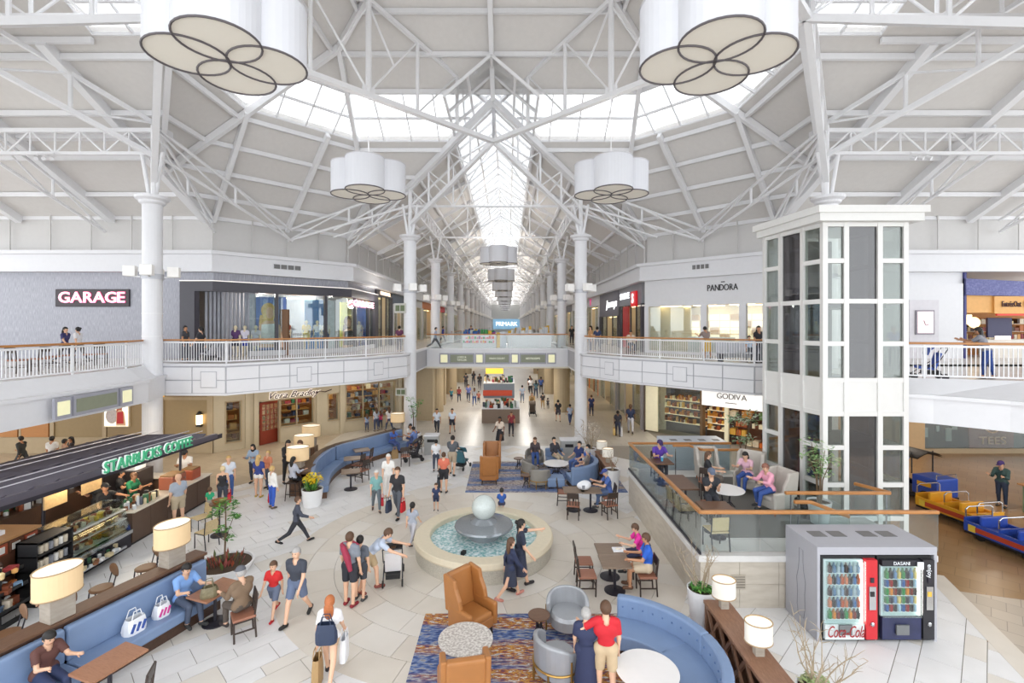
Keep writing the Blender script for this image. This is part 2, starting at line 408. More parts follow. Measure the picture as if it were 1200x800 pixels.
sign_band('bridge_sign', 'three sage direction signs with cream squares on the far bridge', (-5.5+.9, 32.68), 0,
          [('q', .0, .62, None), ('s', .66, 2.35, ['LORD &', 'TAYLOR']), ('q', 2.4, 2.98, None), ('s', 3.03, 4.75, ['MAIN COURT']), ('q', 4.8, 5.35, None), ('s', 5.4, 7.2, ['RESTROOMS']), ('q', 7.26, 7.85, None)], 4.36, .72)
# bridge of the left arm, seen at an angle
Lf = [(-13.6, 8), (-13.4, 12.9), (-13.25, 15.5), (-13.3, 17.6), (-13.9, 19.3)][::-1]
def arm_bridge(name, face, rail, far):
    o = sempty(name)
    MB().prism(rail+far, 3.9, UF).build('deck', upfloor, o)
    n = len(face); A = face; B = rail
    MB().path_slab(face, 0, .2, 3.8, 4.55).build('fascia', white, o)
    MB().path_slab(face, -.09, .25, 4.52, 4.62).build('moulding', white, o)
    b = MB(); v = []
    R2 = [min(rail, key=lambda r: math.hypot(r[0]-p[0], r[1]-p[1])) for p in face]
    for p, r in zip(face, R2): v += [(p[0], p[1], 4.6), (r[0], r[1], 5.03), (r[0], r[1], 3.9)]
    f = []
    for i in range(n-1): f += [(3*i, 3*i+1, 3*i+4, 3*i+3), (3*i+1, 3*i+2, 3*i+5, 3*i+4), (3*i+2, 3*i, 3*i+3, 3*i+5)]
    b.add(v, f); b.build('sloped_ledge', white, o)
    return o
Lr = [(-14.15, 8), (-14.0, 13.2), (-13.85, 15.5), (-13.85, 17.7), (-14.3, 19.4)][::-1]
arm_bridge('bridge_west', Lf, Lr, [(-24, 8), (-24, 19.9)])
railing('bridge_railing', 'white baluster railing with oak handrail above the coffee kiosk', Lr, -.1, 5.0, 6.04)
a_ = math.atan2(17.0-13.9, .1)
sign_band('bridge_sign', 'sage sign between two cream squares on the bridge above the coffee kiosk', (-13.36, 17.0), -PI/2+.03,
          [('q', .0, .55, None), ('s', .62, 2.3, None), ('q', 2.4, 2.95, None)], 4.2, .6, .06)
bpy.data.objects['bridge_sign.001'].rotation_euler = (0, 0, PI/2+.02)
bpy.data.objects['bridge_sign.001'].location = (-12.97, 13.75, 4.2)
Rr = [(11.3, 14.75), (12.4, 14.35), (14.6, 13.6), (16.6, 12.2), (18, 9)]
Rf = [(11.3, 14.2), (12.1, 13.75), (13.2, 12.7), (14.6, 10.9), (15.6, 8)]
arm_bridge('bridge_east', Rf, Rr, [(30, 9), (30, 21), (12, 21)])
railing('bridge_railing', 'white baluster railing with oak handrail above the small train', Rr, .1, 5.0, 6.1)

# ================================================================ COLUMNS
def column(loc, label, lower=None, lanterns=True, z0=0.):
    o = thing('column', label, 'column', (loc[0], loc[1], z0), 0, 'white round columns'); o['kind'] = 'structure'
    r = .345; H = 11.7-z0
    MB().lathe([(r*1.16, 0), (r*1.16, .25), (r, .32), (r, H-.35)], 24).build('shaft', white, o, smooth=False)
    for z in (6.15, 7.05): MB().lathe([(r+.012, z-z0), (r+.012, z-z0+.035)], 24).build('joint_ring', steel, o)
    MB().lathe([(r+.05, 8.42-z0), (r+.05, 8.62-z0)], 24).build('collar', mat('collar_grey', 'b9bac0', .4, metal=.3), o)
    MB().lathe([(r, H-.35), (r+.1, H-.28), (r+.12, H-.2), (r+.24, H-.12), (r+.26, H-.02), (r+.16, H)], 24).build('capital', white, o)
    for s in (-1, 1):
        MB().tube([(s*.12, 0, H-.02), (s*.42, 0, H+1.75)], .075, 8).build('strut', steel, o)
    if lower: MB().lathe([(.62, 0), (.62, 3.8-z0)], 20).build('pillar_cladding', lower, o)
    if lanterns:
        for a in (0, PI/2, PI, 3*PI/2):
            c = (math.cos(a+.4)*.72, math.sin(a+.4)*.72)
            l = MB().cbox((c[0], c[1], 8.72-z0), (.4, .4, .4), a+.4).build('lantern', mat('lantern_box', 'ecebe9', .5, emit=.04, ecol='fff4e6'), o, bevel=.02)
            MB().bar((math.cos(a+.4)*.3, math.sin(a+.4)*.3, 8.5-z0), (c[0], c[1], 8.53-z0), .05).build('bracket', steel, l)
    return o
X1, X2 = AX-4.85, AX+4.85
column((X1, 27.5), 'white round column beside the bag shop with planter at its foot')
column((X2, 27.5), 'white round column at the chocolate shop end of the bridge')
column((AX-13.4, 19.2), 'tall white round column behind the coffee kiosk canopy')
column((AX+13.4, 19.2), 'white round column rising behind the glass lift')
NCOL = 14
for k in range(1, NCOL):
    for x, w in ((X1, 'grey clothing shop side'), (X2, 'jewellery shop side')):
        d = 27.5+9.7*k
        column((x, d), 'white column %s from the bridge in the corridor row on the %s' % (['', 'first', 'second', 'third', 'fourth', 'fifth', 'sixth', 'seventh', 'eighth', 'ninth', 'tenth', 'eleventh', 'twelfth', 'thirteenth'][k], w), lower=tan2 if k < 6 else None)

# ================================================================ ROOF
EZ = 12.2
PL = {'Bn': (0, -.6, 16.07+.6*10.9), 'Be': (-.6, 0, 16.07+.6*10.9), 'C': (-.75/math.sqrt(2), -.75/math.sqrt(2), EZ+.75*17.9),
      'GN': (-.56, 0, EZ+.56*9.3), 'GE': (0, -.46, EZ+.46*10.8)}
zf = lambda k, u, v: PL[k][0]*u+PL[k][1]*v+PL[k][2]
def clip(poly, a, b, c):          # keep a*u+b*v+c >= 0
    out = []; n = len(poly)
    for i in range(n):
        p, q = poly[i], poly[(i+1) % n]; dp = a*p[0]+b*p[1]+c; dq = a*q[0]+b*q[1]+c
        if dp >= -1e-9: out.append(p)
        if (dp > 1e-9 and dq < -1e-9) or (dp < -1e-9 and dq > 1e-9):
            t = dp/(dp-dq); out.append((p[0]+(q[0]-p[0])*t, p[1]+(q[1]-p[1])*t))
    return out if len(out) > 2 else []
def ge(poly, k, j): return clip(poly, PL[k][0]-PL[j][0], PL[k][1]-PL[j][1], PL[k][2]-PL[j][2])
def zge(poly, k, z): return clip(poly, PL[k][0], PL[k][1], PL[k][2]-z)
def zle(poly, k, z): return clip(poly, -PL[k][0], -PL[k][1], z-PL[k][2])
VMAX, UMAX = 152., 33.
D0 = [(0, 0), (UMAX, 0), (UMAX, VMAX), (0, VMAX)]
pieces = []                       # (plane, polygon, kind)
ZL, ZH = 16.07, 17.45
for k in ('Bn', 'Be', 'C'):
    P = D0
    for j in ('Bn', 'Be', 'C'):
        if j != k: P = ge(P, j, k) if P else P
    for j in ('GN', 'GE'): P = ge(P, k, j) if P else P
    P = zge(P, k, EZ) if P else P
    if not P: continue
    for kind, Q in (('roof', zle(P, k, ZL)), ('sky', zle(zge(P, k, ZL) or [], k, ZH) if zge(P, k, ZL) else []), ('roof', zge(P, k, ZH))):
        if Q: pieces.append((k, Q, kind))
for g, o_, lim in (('GN', 'GE', (-1, 0, 9.3)), ('GE', 'GN', (0, -1, 10.8))):
    for k in ('Bn', 'Be', 'C'):
        P = clip(D0, *lim)
        for j in ('Bn', 'Be', 'C'):
            if j != k: P = ge(P, j, k) if P else P
        P = ge(P, g, o_) if P else P
        P = ge(P, g, k) if P else P
        if not P: continue
        if g == 'GN': pieces.append((g, clip(P, 1, 0, -2.0), 'roof'))
        else:
            pieces.append((g, clip(P, 0, 1, -2.0), 'roof'))
            q = clip(clip(P, 0, -1, 2.0) or [(0, 0)]*3, 1, 0, -13.2); pieces.append((g, q, 'roof'))
            pieces.append((g, clip(clip(P, 0, -1, 2.0) or [(0, 0)]*3, -1, 0, 13.2), 'sky'))
pieces = [p for p in pieces if p[1]]
quads = [(1, 1), (-1, 1), (1, -1), (-1, -1)]
roof = sempty('ceiling_roof')
def W3(u, v, z, s): return (AX+s[0]*u, CY+s[1]*v, z)
mbs = MB(); pur = []; panes = []; mull = []
for s in quads:
    for k, P, kind in pieces:
        if s[1] < 0 and max(p[1] for p in P) > 40: P = clip(P, 0, -1, 22)
        if not P: continue
        if kind == 'roof':
            lo = [W3(u, v, zf(k, u, v)+.02, s) for u, v in P]; hi = [W3(u, v, zf(k, u, v)+.35, s) for u, v in P]; n = len(P)
            mbs.add(lo+hi, [tuple(range(n)), tuple(range(2*n-1, n-1, -1))]+[(i, (i+1) % n, n+(i+1) % n, n+i) for i in range(n)])
            # purlins: level lines under the deck
            zs = [13.05, 14.0, 14.95, 15.9, 17.6, 18.5, 19.4, 20.3] if k in ('Bn', 'Be', 'C') else [13.0, 14.0, 15.0, 16.0, 16.25]
            for z in zs:
                pts = []; n = len(P)
                for i in range(n):
                    a, b = P[i], P[(i+1) % n]; za, zb = zf(k, *a)-z, zf(k, *b)-z
                    if za*zb < 0: t = za/(za-zb); pts.append((a[0]+(b[0]-a[0])*t, a[1]+(b[1]-a[1])*t))
                if len(pts) == 2 and math.dist(*pts) > .4: pur.append((W3(pts[0][0], pts[0][1], z-.12, s), W3(pts[1][0], pts[1][1], z-.12, s)))
        else:
            panes.append((k, P, s))
mbs.build('roof_deck', roofm, roof)
for a, b in pur: MB().bar(a, b, .13, .2).build('purlin', steel, roof)
# edges between roof planes: hips and valleys carried by beams
seen = set()
for s in quads:
    for k, P, kind in pieces:
        if k != 'C' and k not in ('Bn', 'Be'): continue
        for i in range(len(P)):
            a, b = P[i], P[(i+1) % len(P)]
            za, zb = zf(k, *a), zf(k, *b)
            if abs(za-zb) < .3 or math.dist(a, b) < 1: continue
            A, B = W3(a[0], a[1], za-.2, s), W3(b[0], b[1], zb-.2, s)
            key = tuple(sorted([tuple(round(c, 1) for c in A), tuple(round(c, 1) for c in B)]))
            if key in seen: continue
            seen.add(key); MB().bar(A, B, .2, .3).build('hip_beam', steel, roof)
    for c0 in ((14.5, 10.8), (11.9, 13.4), (9.3, 16.0)):
        t = 5.3; A = W3(c0[0], c0[1], EZ-.2, s); B = W3(c0[0]-.707*t, c0[1]-.707*t, EZ+.75*t-.2, s)
        MB().bar(A, B, .2, .32).build('rafter', steel, roof)
# ring skylight panes with mullions
skyg = glass_mat('skylight_glass', 'ffffff', .03, .1, 'ffffff')
def sky_panes(k, P, s, step):
    a, b, c = PL[k]; g = Vector((a, b)); g.normalize(); t = Vector((-g.y, g.x))
    tv = [Vector(p).dot(t) for p in P]; t0, t1 = min(tv), max(tv); n = max(1, round((t1-t0)/step))
    gv = [Vector(p).dot(g) for p in P]; g0, g1 = min(gv), max(gv); m_ = max(1, round((g1-g0)/1.2))
    for i in range(n):
        for j in range(m_):
            q = P
            for A, B, C in ((t.x, t.y, -(t0+(t1-t0)*i/n)-.03), (-t.x, -t.y, t0+(t1-t0)*(i+1)/n-.03), (g.x, g.y, -(g0+(g1-g0)*j/m_)-.03), (-g.x, -g.y, g0+(g1-g0)*(j+1)/m_-.03)):
                q = clip(q, A, B, C) if q else q
            if not q: continue
            lo = [W3(u, v, zf(k, u, v)+.1, s) for u, v in q]; hi = [(x, y, z+.03) for x, y, z in lo]; nn = len(q)
            MB().add(lo+hi, [tuple(range(nn)), tuple(range(2*nn-1, nn-1, -1))]+[(x, (x+1) % nn, nn+(x+1) % nn, nn+x) for x in range(nn)]).build('skylight_pane', skyg, skyr)
    lines = [(t, t0+(t1-t0)*i/n) for i in range(n+1)]+[(g, g0+(g1-g0)*j/m_) for j in range(m_+1)]
    for dvec, val in lines:
        pts = []
        for i in range(len(P)):
            p, q = Vector(P[i]), Vector(P[(i+1) % len(P)]); dp, dq = p.dot(dvec)-val, q.dot(dvec)-val
            if abs(dp) < 1e-4: pts.append(p)
            elif dp*dq < 0 and abs(dq) > 1e-4: pts.append(p+(q-p)*(dp/(dp-dq)))
        if len(pts) >= 2:
            pa, pb = pts[0], pts[-1]
            if len(pts) > 2: pa, pb = max(((x, y) for x in pts for y in pts), key=lambda w: (w[0]-w[1]).length)
            if (pa-pb).length > .2: MB().bar(W3(pa.x, pa.y, zf(k, *pa)+.08, s), W3(pb.x, pb.y, zf(k, *pb)+.08, s), .06 if dvec is t else .1, .1).build('mullion', steel, skyr)
skyr = sempty('window_skylight_ring')
for k, P, s in panes: sky_panes(k, P, s, 1.35)
# glazed ridge monitor along the corridor
skym = sempty('window_ridge_skylight')
y0, n = CY+6.2, 0
zb, zr = EZ+.56*7.3, 18.0
yy = y0; mbp = MB(); mbm = MB()
while yy < 160:
    for s in (-1, 1):
        quad = [(AX+s*2, yy+.04, zb), (AX+s*2, yy+1.56, zb), (AX+s*.03, yy+1.56, zr), (AX+s*.03, yy+.04, zr)]
        for j in range(2):
            lerp = lambda p, q, t: tuple(p[c]+(q[c]-p[c])*t for c in range(3))
            t0, t1 = j/2+.01, (j+1)/2-.01
            q = [lerp(quad[0], quad[3], t0), lerp(quad[1], quad[2], t0), lerp(quad[1], quad[2], t1), lerp(quad[0], quad[3], t1)]
            v = q+[(x, y, z+.03) for x, y, z in q]; F = [(0, 1, 2, 3), (7, 6, 5, 4), (0, 4, 5, 1), (1, 5, 6, 2), (2, 6, 7, 3), (3, 7, 4, 0)]
            if yy < 60: MB().add(v, F).build('skylight_pane', skyg, skym)
            else: mbp.add(v, F)
        b = MB() if yy < 60 else mbm
        b.bar((AX+s*2, yy, zb), (AX, yy, zr), .07, .12)
        if yy < 60: b.build('glazing_bar', steel, skym)
    yy += 1.6
tag(mbp.build('skylight_pane_run', skyg, skym), kind='stuff'); tag(mbm.build('glazing_bar_run', steel, skym), kind='stuff')
for x in (-2, -1, 1, 2, 0):
    z = zr if x == 0 else (zb if abs(x) == 2 else (zb+zr)/2)
    MB().bar((AX+x, y0, z), (AX+x, 164, z), .1, .14).build('ridge_bar', steel, skym)
# rafters across the corridor every half bay, and beams of the arms
b = MB()
for k in range(0, 29):
    d = 32.3+4.85*k
    for s in (-1, 1):
        A = (AX+s*9.3, d, EZ-.1); B = (AX+s*2, d, EZ+.56*7.3-.1)
        if k < 8: MB().bar(A, B, .16, .24).build('rafter', steel, roof)
        else: b.bar(A, B, .16, .24)
tag(b.build('rafter_run', steel, roof), kind='stuff')
for u in (14.9, 19.7, 24.5):
    for su in (-1, 1):
        for sv in (-1, 1):
            MB().bar(W3(u, 10.8, EZ-.15, (su, sv)), W3(u, 2.0, EZ+.46*8.8-.15, (su, sv)), .3, .4).build('rafter', steel, roof)
# ================================================================ TRUSSES
def bars(parent, name, L_, w): 
    for a, c in L_: MB().tube([a, c], w, 6).build(name, steel, parent)
def diamond_side(A, B, zb, zn, zm):
    """gabled truss between two corner nodes of the diamond under the court roof"""
    o = sempty('roof_truss'); P = lambda t, z: (A[0]+(B[0]-A[0])*t, A[1]+(B[1]-A[1])*t, z)
    zt = lambda t: zn+(zm-zn)*(1-abs(2*t-1))
    MB().bar(P(0, zb), P(1, zb), .24, .2).build('bottom_chord', steel, o)
    MB().bar(P(0, zn), P(.5, zm), .16, .16).build('top_chord', steel, o); MB().bar(P(.5, zm), P(1, zn), .16, .16).build('top_chord', steel, o)
    for t in (0, .17, .33, .5, .67, .83, 1): MB().tube([P(t, zb), P(t, zt(t))], .12 if t == .5 else .08, 8).build('post', steel, o)
    for a, c in ((.17, .33), (.83, .67)): bars(o, 'brace', [(P(a, zt(a)), P(c, zb))], .045)
    for a in (.33, .67):
        m = (a+.5)/2; zz = (zb+zm)/2-.3
        bars(o, 'brace', [(P(a, zt(a)), P(m, zz)), (P(m, zz), P(.5, zb+.1)), (P(m, zz), P(.5, zm-.2))], .045)
    for t in (.5,):
        MB().cbox(P(t, zb+.1), (.5, .1, .45), math.atan2(B[1]-A[1], B[0]-A[0])).build('gusset', steel, o)
    return o
RD = 9.5; nodes = {'n': (AX, CY+RD), 'e': (AX+RD, CY), 's': (AX, CY-RD), 'w': (AX-RD, CY)}
for p, q in (('n', 'e'), ('e', 's'), ('s', 'w'), ('w', 'n')): diamond_side(nodes[p], nodes[q], 15.6, 17.25, 19.35)
for nk, cols in (('n', [(-4.85, 13.3), (4.85, 13.3)]), ('e', [(13.3, 4.95), (13.3, -4.95)]), ('w', [(-13.3, 4.95), (-13.3, -4.95)])):
    for cu, cv in cols:
        o = sempty('column_truss'); N_ = nodes[nk]; c = (AX+cu, CY+cv)
        P = lambda t, z0, z1: (N_[0]+(c[0]-N_[0])*t, N_[1]+(c[1]-N_[1])*t, z0+(z1-z0)*t)
        MB().bar(P(0, 15.6, 0), P(1, 15.6, 12.3) if 0 else (c[0], c[1], 12.3), .2, .2).build('bottom_chord', steel, o)
        MB().bar((N_[0], N_[1], 17.25), (c[0], c[1], 14.3), .16, .16).build('top_chord', steel, o)
        MB().tube([(c[0], c[1], 11.7), (c[0], c[1], 14.5)], .11, 8).build('king_post', steel, o)
        T = [.25, .5, .75]; prev = (N_[0], N_[1], 15.6)
        for t in T:
            lo, hi = P(t, 15.6, 12.3), P(t, 17.25, 14.3)
            MB().tube([lo, hi], .06, 6).build('post', steel, o); MB().tube([hi, prev], .04, 6).build('brace', steel, o); prev = lo
        MB().tube([(c[0], c[1], 14.3), prev], .04, 6).build('brace', steel, o)
def lattice(name, a, b, z0, z1, step, near=True):
    o = sempty(name); a = Vector(a); b = Vector(b); L_ = (b-a).length; n = max(1, round(L_/step)); d = (b-a)/n
    for z in (z0, z1): MB().bar((a.x, a.y, z), (b.x, b.y, z), .12 if z == z0 else .16).build('chord', steel, o)
    m_ = MB()
    for i in range(n):
        p, q = a+d*i, a+d*(i+1)
        segs = [((p.x, p.y, z0), (p.x, p.y, z1)), ((p.x, p.y, z1 if i % 2 else z0), (q.x, q.y, z0 if i % 2 else z1))]
        for s_ in segs:
            if near and i < 14: MB().tube(s_, .04, 6).build('brace', steel, o)
            else: m_.tube(s_, .04, 4)
    if m_.v: tag(m_.build('brace_run', steel, o), kind='stuff')
    return o
for sv in (4.95,):
    for su in (-1, 1): lattice('lattice_girder', (AX+su*13.3, CY+sv), (AX+su*27, CY+sv), 13.4, 14.3, 1.0)
lattice('lattice_girder', (X1, 27.5), (X1, 160), 13.4, 14.3, 1.2); lattice('lattice_girder', (X2, 27.5), (X2, 160), 13.4, 14.3, 1.2)
for su in (-1, 1): struct(MB().box(AX+su*13.3 if su > 0 else AX-30, AX+30 if su > 0 else AX-13.3, CY+5.7, CY+6.05, 14.3, 14.75).build('roof_beam', steel))
for k in range(NCOL):       # cross trusses of the corridor
    d = 27.5+9.7*k; o = sempty('corridor_truss'); z0 = 13.35
    G = lambda u: EZ+.56*(9.3-abs(u))-.25
    L_ = [((-4.85, z0), (4.85, z0)), ((-4.85, z0), (-2, G(2))), ((4.85, z0), (2, G(2))), ((-2, G(2)), (0, G(2)+1.2)), ((2, G(2)), (0, G(2)+1.2)),
          ((-2.4, z0), (-2.4, G(2.4))), ((2.4, z0), (2.4, G(2.4))), ((-2.4, z0), (0, G(2)+1.1)), ((2.4, z0), (0, G(2)+1.1)), ((-2.4, z0), (-3.8, G(3.8))), ((2.4, z0), (3.8, G(3.8))),
          ((-4.85, 13.0), (-9.2, 11.6)), ((4.85, 13.0), (9.2, 11.6)), ((-4.85, 14.2), (-9.2, 12.0)), ((4.85, 14.2), (9.2, 12.0)), ((-7, 12.3), (-7, 13.1)), ((7, 12.3), (7, 13.1)), ((-4.85, 14.2), (-7, 12.3)), ((4.85, 14.2), (7, 12.3))]
    m_ = MB()
    for i, ((u0, za), (u1, zb_)) in enumerate(L_):
        w = .07 if i < 5 else .045
        if k < 3: MB().tube([(AX+u0, d, za), (AX+u1, d, zb_)], w, 6).build('chord' if i < 5 else 'brace', steel, o)
        else: m_.tube([(AX+u0, d, za), (AX+u1, d, zb_)], w, 5)
    if m_.v: tag(m_.build('truss_run', steel, o), kind='stuff')
for su in (-1, 1):          # triangular trusses from the side columns down to the walls, and across the arms
    for c, e in (((13.3, 4.95), (14.4, 10.7)), ((13.3, 4.95), (11.6, 13.4)), ((4.85, 13.3), (9.2, 15.9)), ((20, 4.95), (20, 10.7)), ((26, 4.95), (26, 10.7)), ((4.85, 13.3), (11.8, 13.3))):
        o = sempty('aisle_truss'); A = lambda t, z: (AX+su*(c[0]+(e[0]-c[0])*t), CY+c[1]+(e[1]-c[1])*t, z)
        for p, q, w in ((A(0, 13.4), A(1, 11.4), .07), (A(0, 14.5), A(1, 12.0), .07), (A(.5, 12.4), A(.5, 13.25), .06), (A(0, 14.4), A(.5, 12.4), .045), (A(.5, 13.25), A(1, 11.4), .045)):
            MB().tube([p, q], w, 6).build('member', steel, o)
    # trusses of the side arms: ridge truss on the axis and raking trusses up to it from the column
    o = sempty('arm_ridge_truss'); q = lambda u, z: (AX+su*u, CY, z)
    MB().bar(q(9.5, 15.6), q(30, 15.6), .22, .18).build('bottom_chord', steel, o); MB().bar(q(9.5, 16.95), q(30, 16.95), .14, .14).build('top_chord', steel, o)
    for k in range(9): MB().tube([q(9.5+k*1.9, 15.6), q(9.5+k*1.9, 16.95)], .06, 6).build('post', steel, o); MB().tube([q(9.5+k*1.9, 16.95 if k % 2 else 15.6), q(11.4+k*1.9, 15.6 if k % 2 else 16.95)], .045, 6).build('brace', steel, o)
    for cv in (4.95, -4.95):
        o = sempty('raking_truss'); N_ = (AX+su*17.1, CY); c = (AX+su*13.3, CY+cv)
        P = lambda t, z0, z1: (N_[0]+(c[0]-N_[0])*t, N_[1]+(c[1]-N_[1])*t, z0+(z1-z0)*t)
        MB().bar(P(0, 15.6, 0), P(1, 0, 13.3), .17, .17).build('bottom_chord', steel, o); MB().bar(P(0, 16.95, 0), P(1, 0, 14.6), .14, .14).build('top_chord', steel, o); prev = P(0, 15.6, 0)
        for t in (.3, .6):
            lo_, hi_ = P(t, 15.6, 13.3), P(t, 16.95, 14.6); MB().tube([lo_, hi_], .07, 6).build('post', steel, o); MB().tube([hi_, prev], .045, 6).build('brace', steel, o); prev = lo_
        MB().tube([P(1, 0, 14.6), prev], .045, 6).build('brace', steel, o)
for px, y, d, lb in ((53, 190, 19.0, 'under the left girder'), (830, 183, 19.0, 'under the right girder')):
    px = px if px < 500 else 1078; x = (px-VX)*d/FPX; o = thing('spotlight', 'cluster of small white spotlights '+lb, 'lamp', (x, d, 13.3))
    MB().bar((-.35, 0, .06), (.35, 0, .06), .05).build('track', steel, o)
    for k in (-.3, 0, .3): MB().tube([(k, 0, .05), (k, -.02, -.08)], .015, 5).build('arm', steel, o); MB().tube([(k-.05, .02, -.1), (k+.05, -.12, -.2)], [.06, .075], 8).build('head', steel, o)
# ================================================================ WALLS AND SHOPS
def onseg(p, q, px):
    k = (px-VX)/FPX; dx, dy = q[0]-p[0], q[1]-p[1]
    t = (k*p[1]-p[0])/(dx-k*dy); return t*math.hypot(dx, dy)
def ppt(p, q, s):
    L_ = math.hypot(q[0]-p[0], q[1]-p[1]); return (p[0]+(q[0]-p[0])*s/L_, p[1]+(q[1]-p[1])*s/L_)
def ang(p, q): return math.atan2(q[1]-p[1], q[0]-p[0])
def pz(y, d): return EYE-(y-HY)*d/FPX
clad = mat('upper_wall_cladding', 'cccac8', .6, var=.02)
for nm, pth in (('west', wallL), ('east', wallR)):
    o = sempty('wall_upper_'+nm)
    MB().path_slab(pth, .1, .3, 10.3, 12.35).build('cladding', clad, o)
    for x, y, a, L_ in seg_iter(pth, 2.1):
        if y < 62: MB().cbox((x+L_/2*math.cos(a)+.08*math.sin(a), y+L_/2*math.sin(a)-.08*math.cos(a), 11.3), (.05, .06, 2.0), a).build('batten', clad, o)
    MB().path_slab(pth, -.02, .1, 12.05, 12.25).build('eave_beam', steel, o)
    c = sempty('trim_cornice_'+nm)
    MB().path_slab(pth, -.42, .1, 9.4, 10.25).build('band', white, c); MB().path_slab(pth, -.62, .1, 10.22, 10.4).build('cap', white, c)
    MB().path_slab(pth, -.5, .1, 9.33, 9.42).build('lower_lip', white, c)
    struct(MB().path_slab(pth, .1, 4.9, 9.36, 9.5).build('ceiling_shops_'+nm, white))
    struct(MB().path_slab(offset(pth, 4.7), 0, .2, 0, 9.5).build('wall_back_'+nm, mat('shop_backdrop', 'b7aca0', .7)))
louver = mat('dark_louver', '6f6e6e', .5)
def vent(px0, px1, seg, z, label):
    p, q = seg; s0, s1 = onseg(p, q, px0), onseg(p, q, px1); c = ppt(p, q, (s0+s1)/2); a = ang(p, q)
    o = thing('air_vent', label, 'vent', (c[0]+.43*math.sin(a), c[1]-.43*math.cos(a), z), a); w = s1-s0
    MB().cbox((0, -.015, 0), (w, .03, .3)).build('frame', white, o)
    n = 4
    for k in range(n): MB().cbox((-w/2+w*(k+.5)/n, -.04, 0), (w/n-.06, .03, .24)).build('grille', louver, o)
WL, WR = wallL, wallR
vent(317, 349, (WL[1], WL[2]), 9.85, 'dark four-part air vent above the grey clothing shop'); vent(815, 835, (WR[1], WR[2]), 9.9, 'dark air vent above the jewellery shop')

streak = ramp_mat('grey_streaked_wall', [(0, '84868f'), (.45, 'a0a1ab'), (.62, 'b4b5bd'), (1, 'e6e6ea')], .5, 14, (3, 3, .25), detail=8)
streak2 = ramp_mat('grey_rib_wall', [(0, '777982'), (.5, '9a9ca6'), (1, 'c4c5cc')], .5, 9, (4, 4, .3))
charcoal = mat('charcoal_frame', '45434b', .4, var=.04)
gx = -16.75
struct(MB().box(-34, gx, 25, 25.2, UF, 9.4).build('wall_grey', streak))
struct(MB().path_slab([(gx, 25), WL[1], WL[2], (-10, 36.4)], 0, .2, 8.85, 9.4).build('wall_grey_header', streak))
g = thing('wall_sign', 'black sign with pink capital letters on the grey streaked wall', 'sign', (-21.4, 24.96, 8.01))
MB().cbox((0, 0, 0), (3.8, .1, .9)).build('board', mat('sign_black', '2b2128', .4), g, bevel=.02)
pinkm = mat('pink_neon', 'ffc4d4', .4, emit=1.1, ecol='ff9dbb'); pinkd = mat('pink_halo', 'e0527c', .4, emit=.4)
def letters(word, size, m, parent, x0, x1, y, z, ext=.03, shear=0, offs=.0, rot=(PI/2, 0, 0)):
    n = len(word); 
    t = text('letter', word, size, m, None, ext=ext); w = t.dimensions.x; bpy.data.objects.remove(t)
    k = (x1-x0)/max(w, .01)
    # width of each character
    cx = 0; ws = []
    for ch in word:
        if ch == ' ': ws.append(size*.3); continue
        q = text('letter', ch, size, m, None, ext=ext); ws.append(q.dimensions.x+size*.07); bpy.data.objects.remove(q)
    tot = sum(ws); k = (x1-x0)/tot; x = x0
    for ch, w in zip(word, ws):
        if ch != ' ': text('letter', ch, size, m, parent, (x+w*k/2, y, z), rot=rot, ext=ext, sx=k, shear=shear, offs=offs)
        x += w*k
letters('GARAGE', .78, pinkd, g, -1.72, 1.72, -.055, 0, ext=.01, offs=.02); letters('GARAGE', .76, pinkm, g, -1.7, 1.7, -.09, 0, ext=.02, offs=.012)

def shelf_goods(parent, x0, x1, y, z0, z1, rows, cols, depth=.3, fill=.85, name='shelf_goods', dens=.22, board=None):
    b = MB(); pal = len(cols)
    for r in range(rows):
        z = z0+(z1-z0)*r/rows; hmax = (z1-z0)/rows*.75; x = x0
        while x < x1-.05:
            w = random.uniform(.5, 1.3)*dens
            if random.random() < fill:
                b.box(x, min(x+w*.85, x1), y, y+depth*random.uniform(.5, 1), z+.03, z+.03+hmax*random.uniform(.45, 1), mi=random.randrange(pal))
            x += w
    if b.v: tag(b.build(name, cols, parent), kind='stuff')
    if board:
        for r in range(rows): MB().box(x0, x1, y-.05, y+depth+.05, z0+(z1-z0)*r/rows, z0+(z1-z0)*r/rows+.03).build('shelf', board, parent)
def pal(*hx): return [mat('goods_'+h, h, .5, var=.12, scale=9) for h in hx]
WARM = pal('d9a25e', 'b5682f', '7d3f22', 'e8cf9a', '963434', 'f0e4cc', '4b3226'); BOUT = pal('2f3f6a', 'a5364f', 'd8c7a2', '3d2d3d', 'b7c4d8', '7d5a3c', 'e3dfd8', '2f6b4a')
COOL = pal('dfe6ee', '8fb0d0', 'e7d8c2', '56708f', 'f6f6f4', 'c58f52'); CHOC = pal('6b3a1e', 'c9852f', 'a3512a', 'f2e3c2', '3b2216', 'e2b04a')
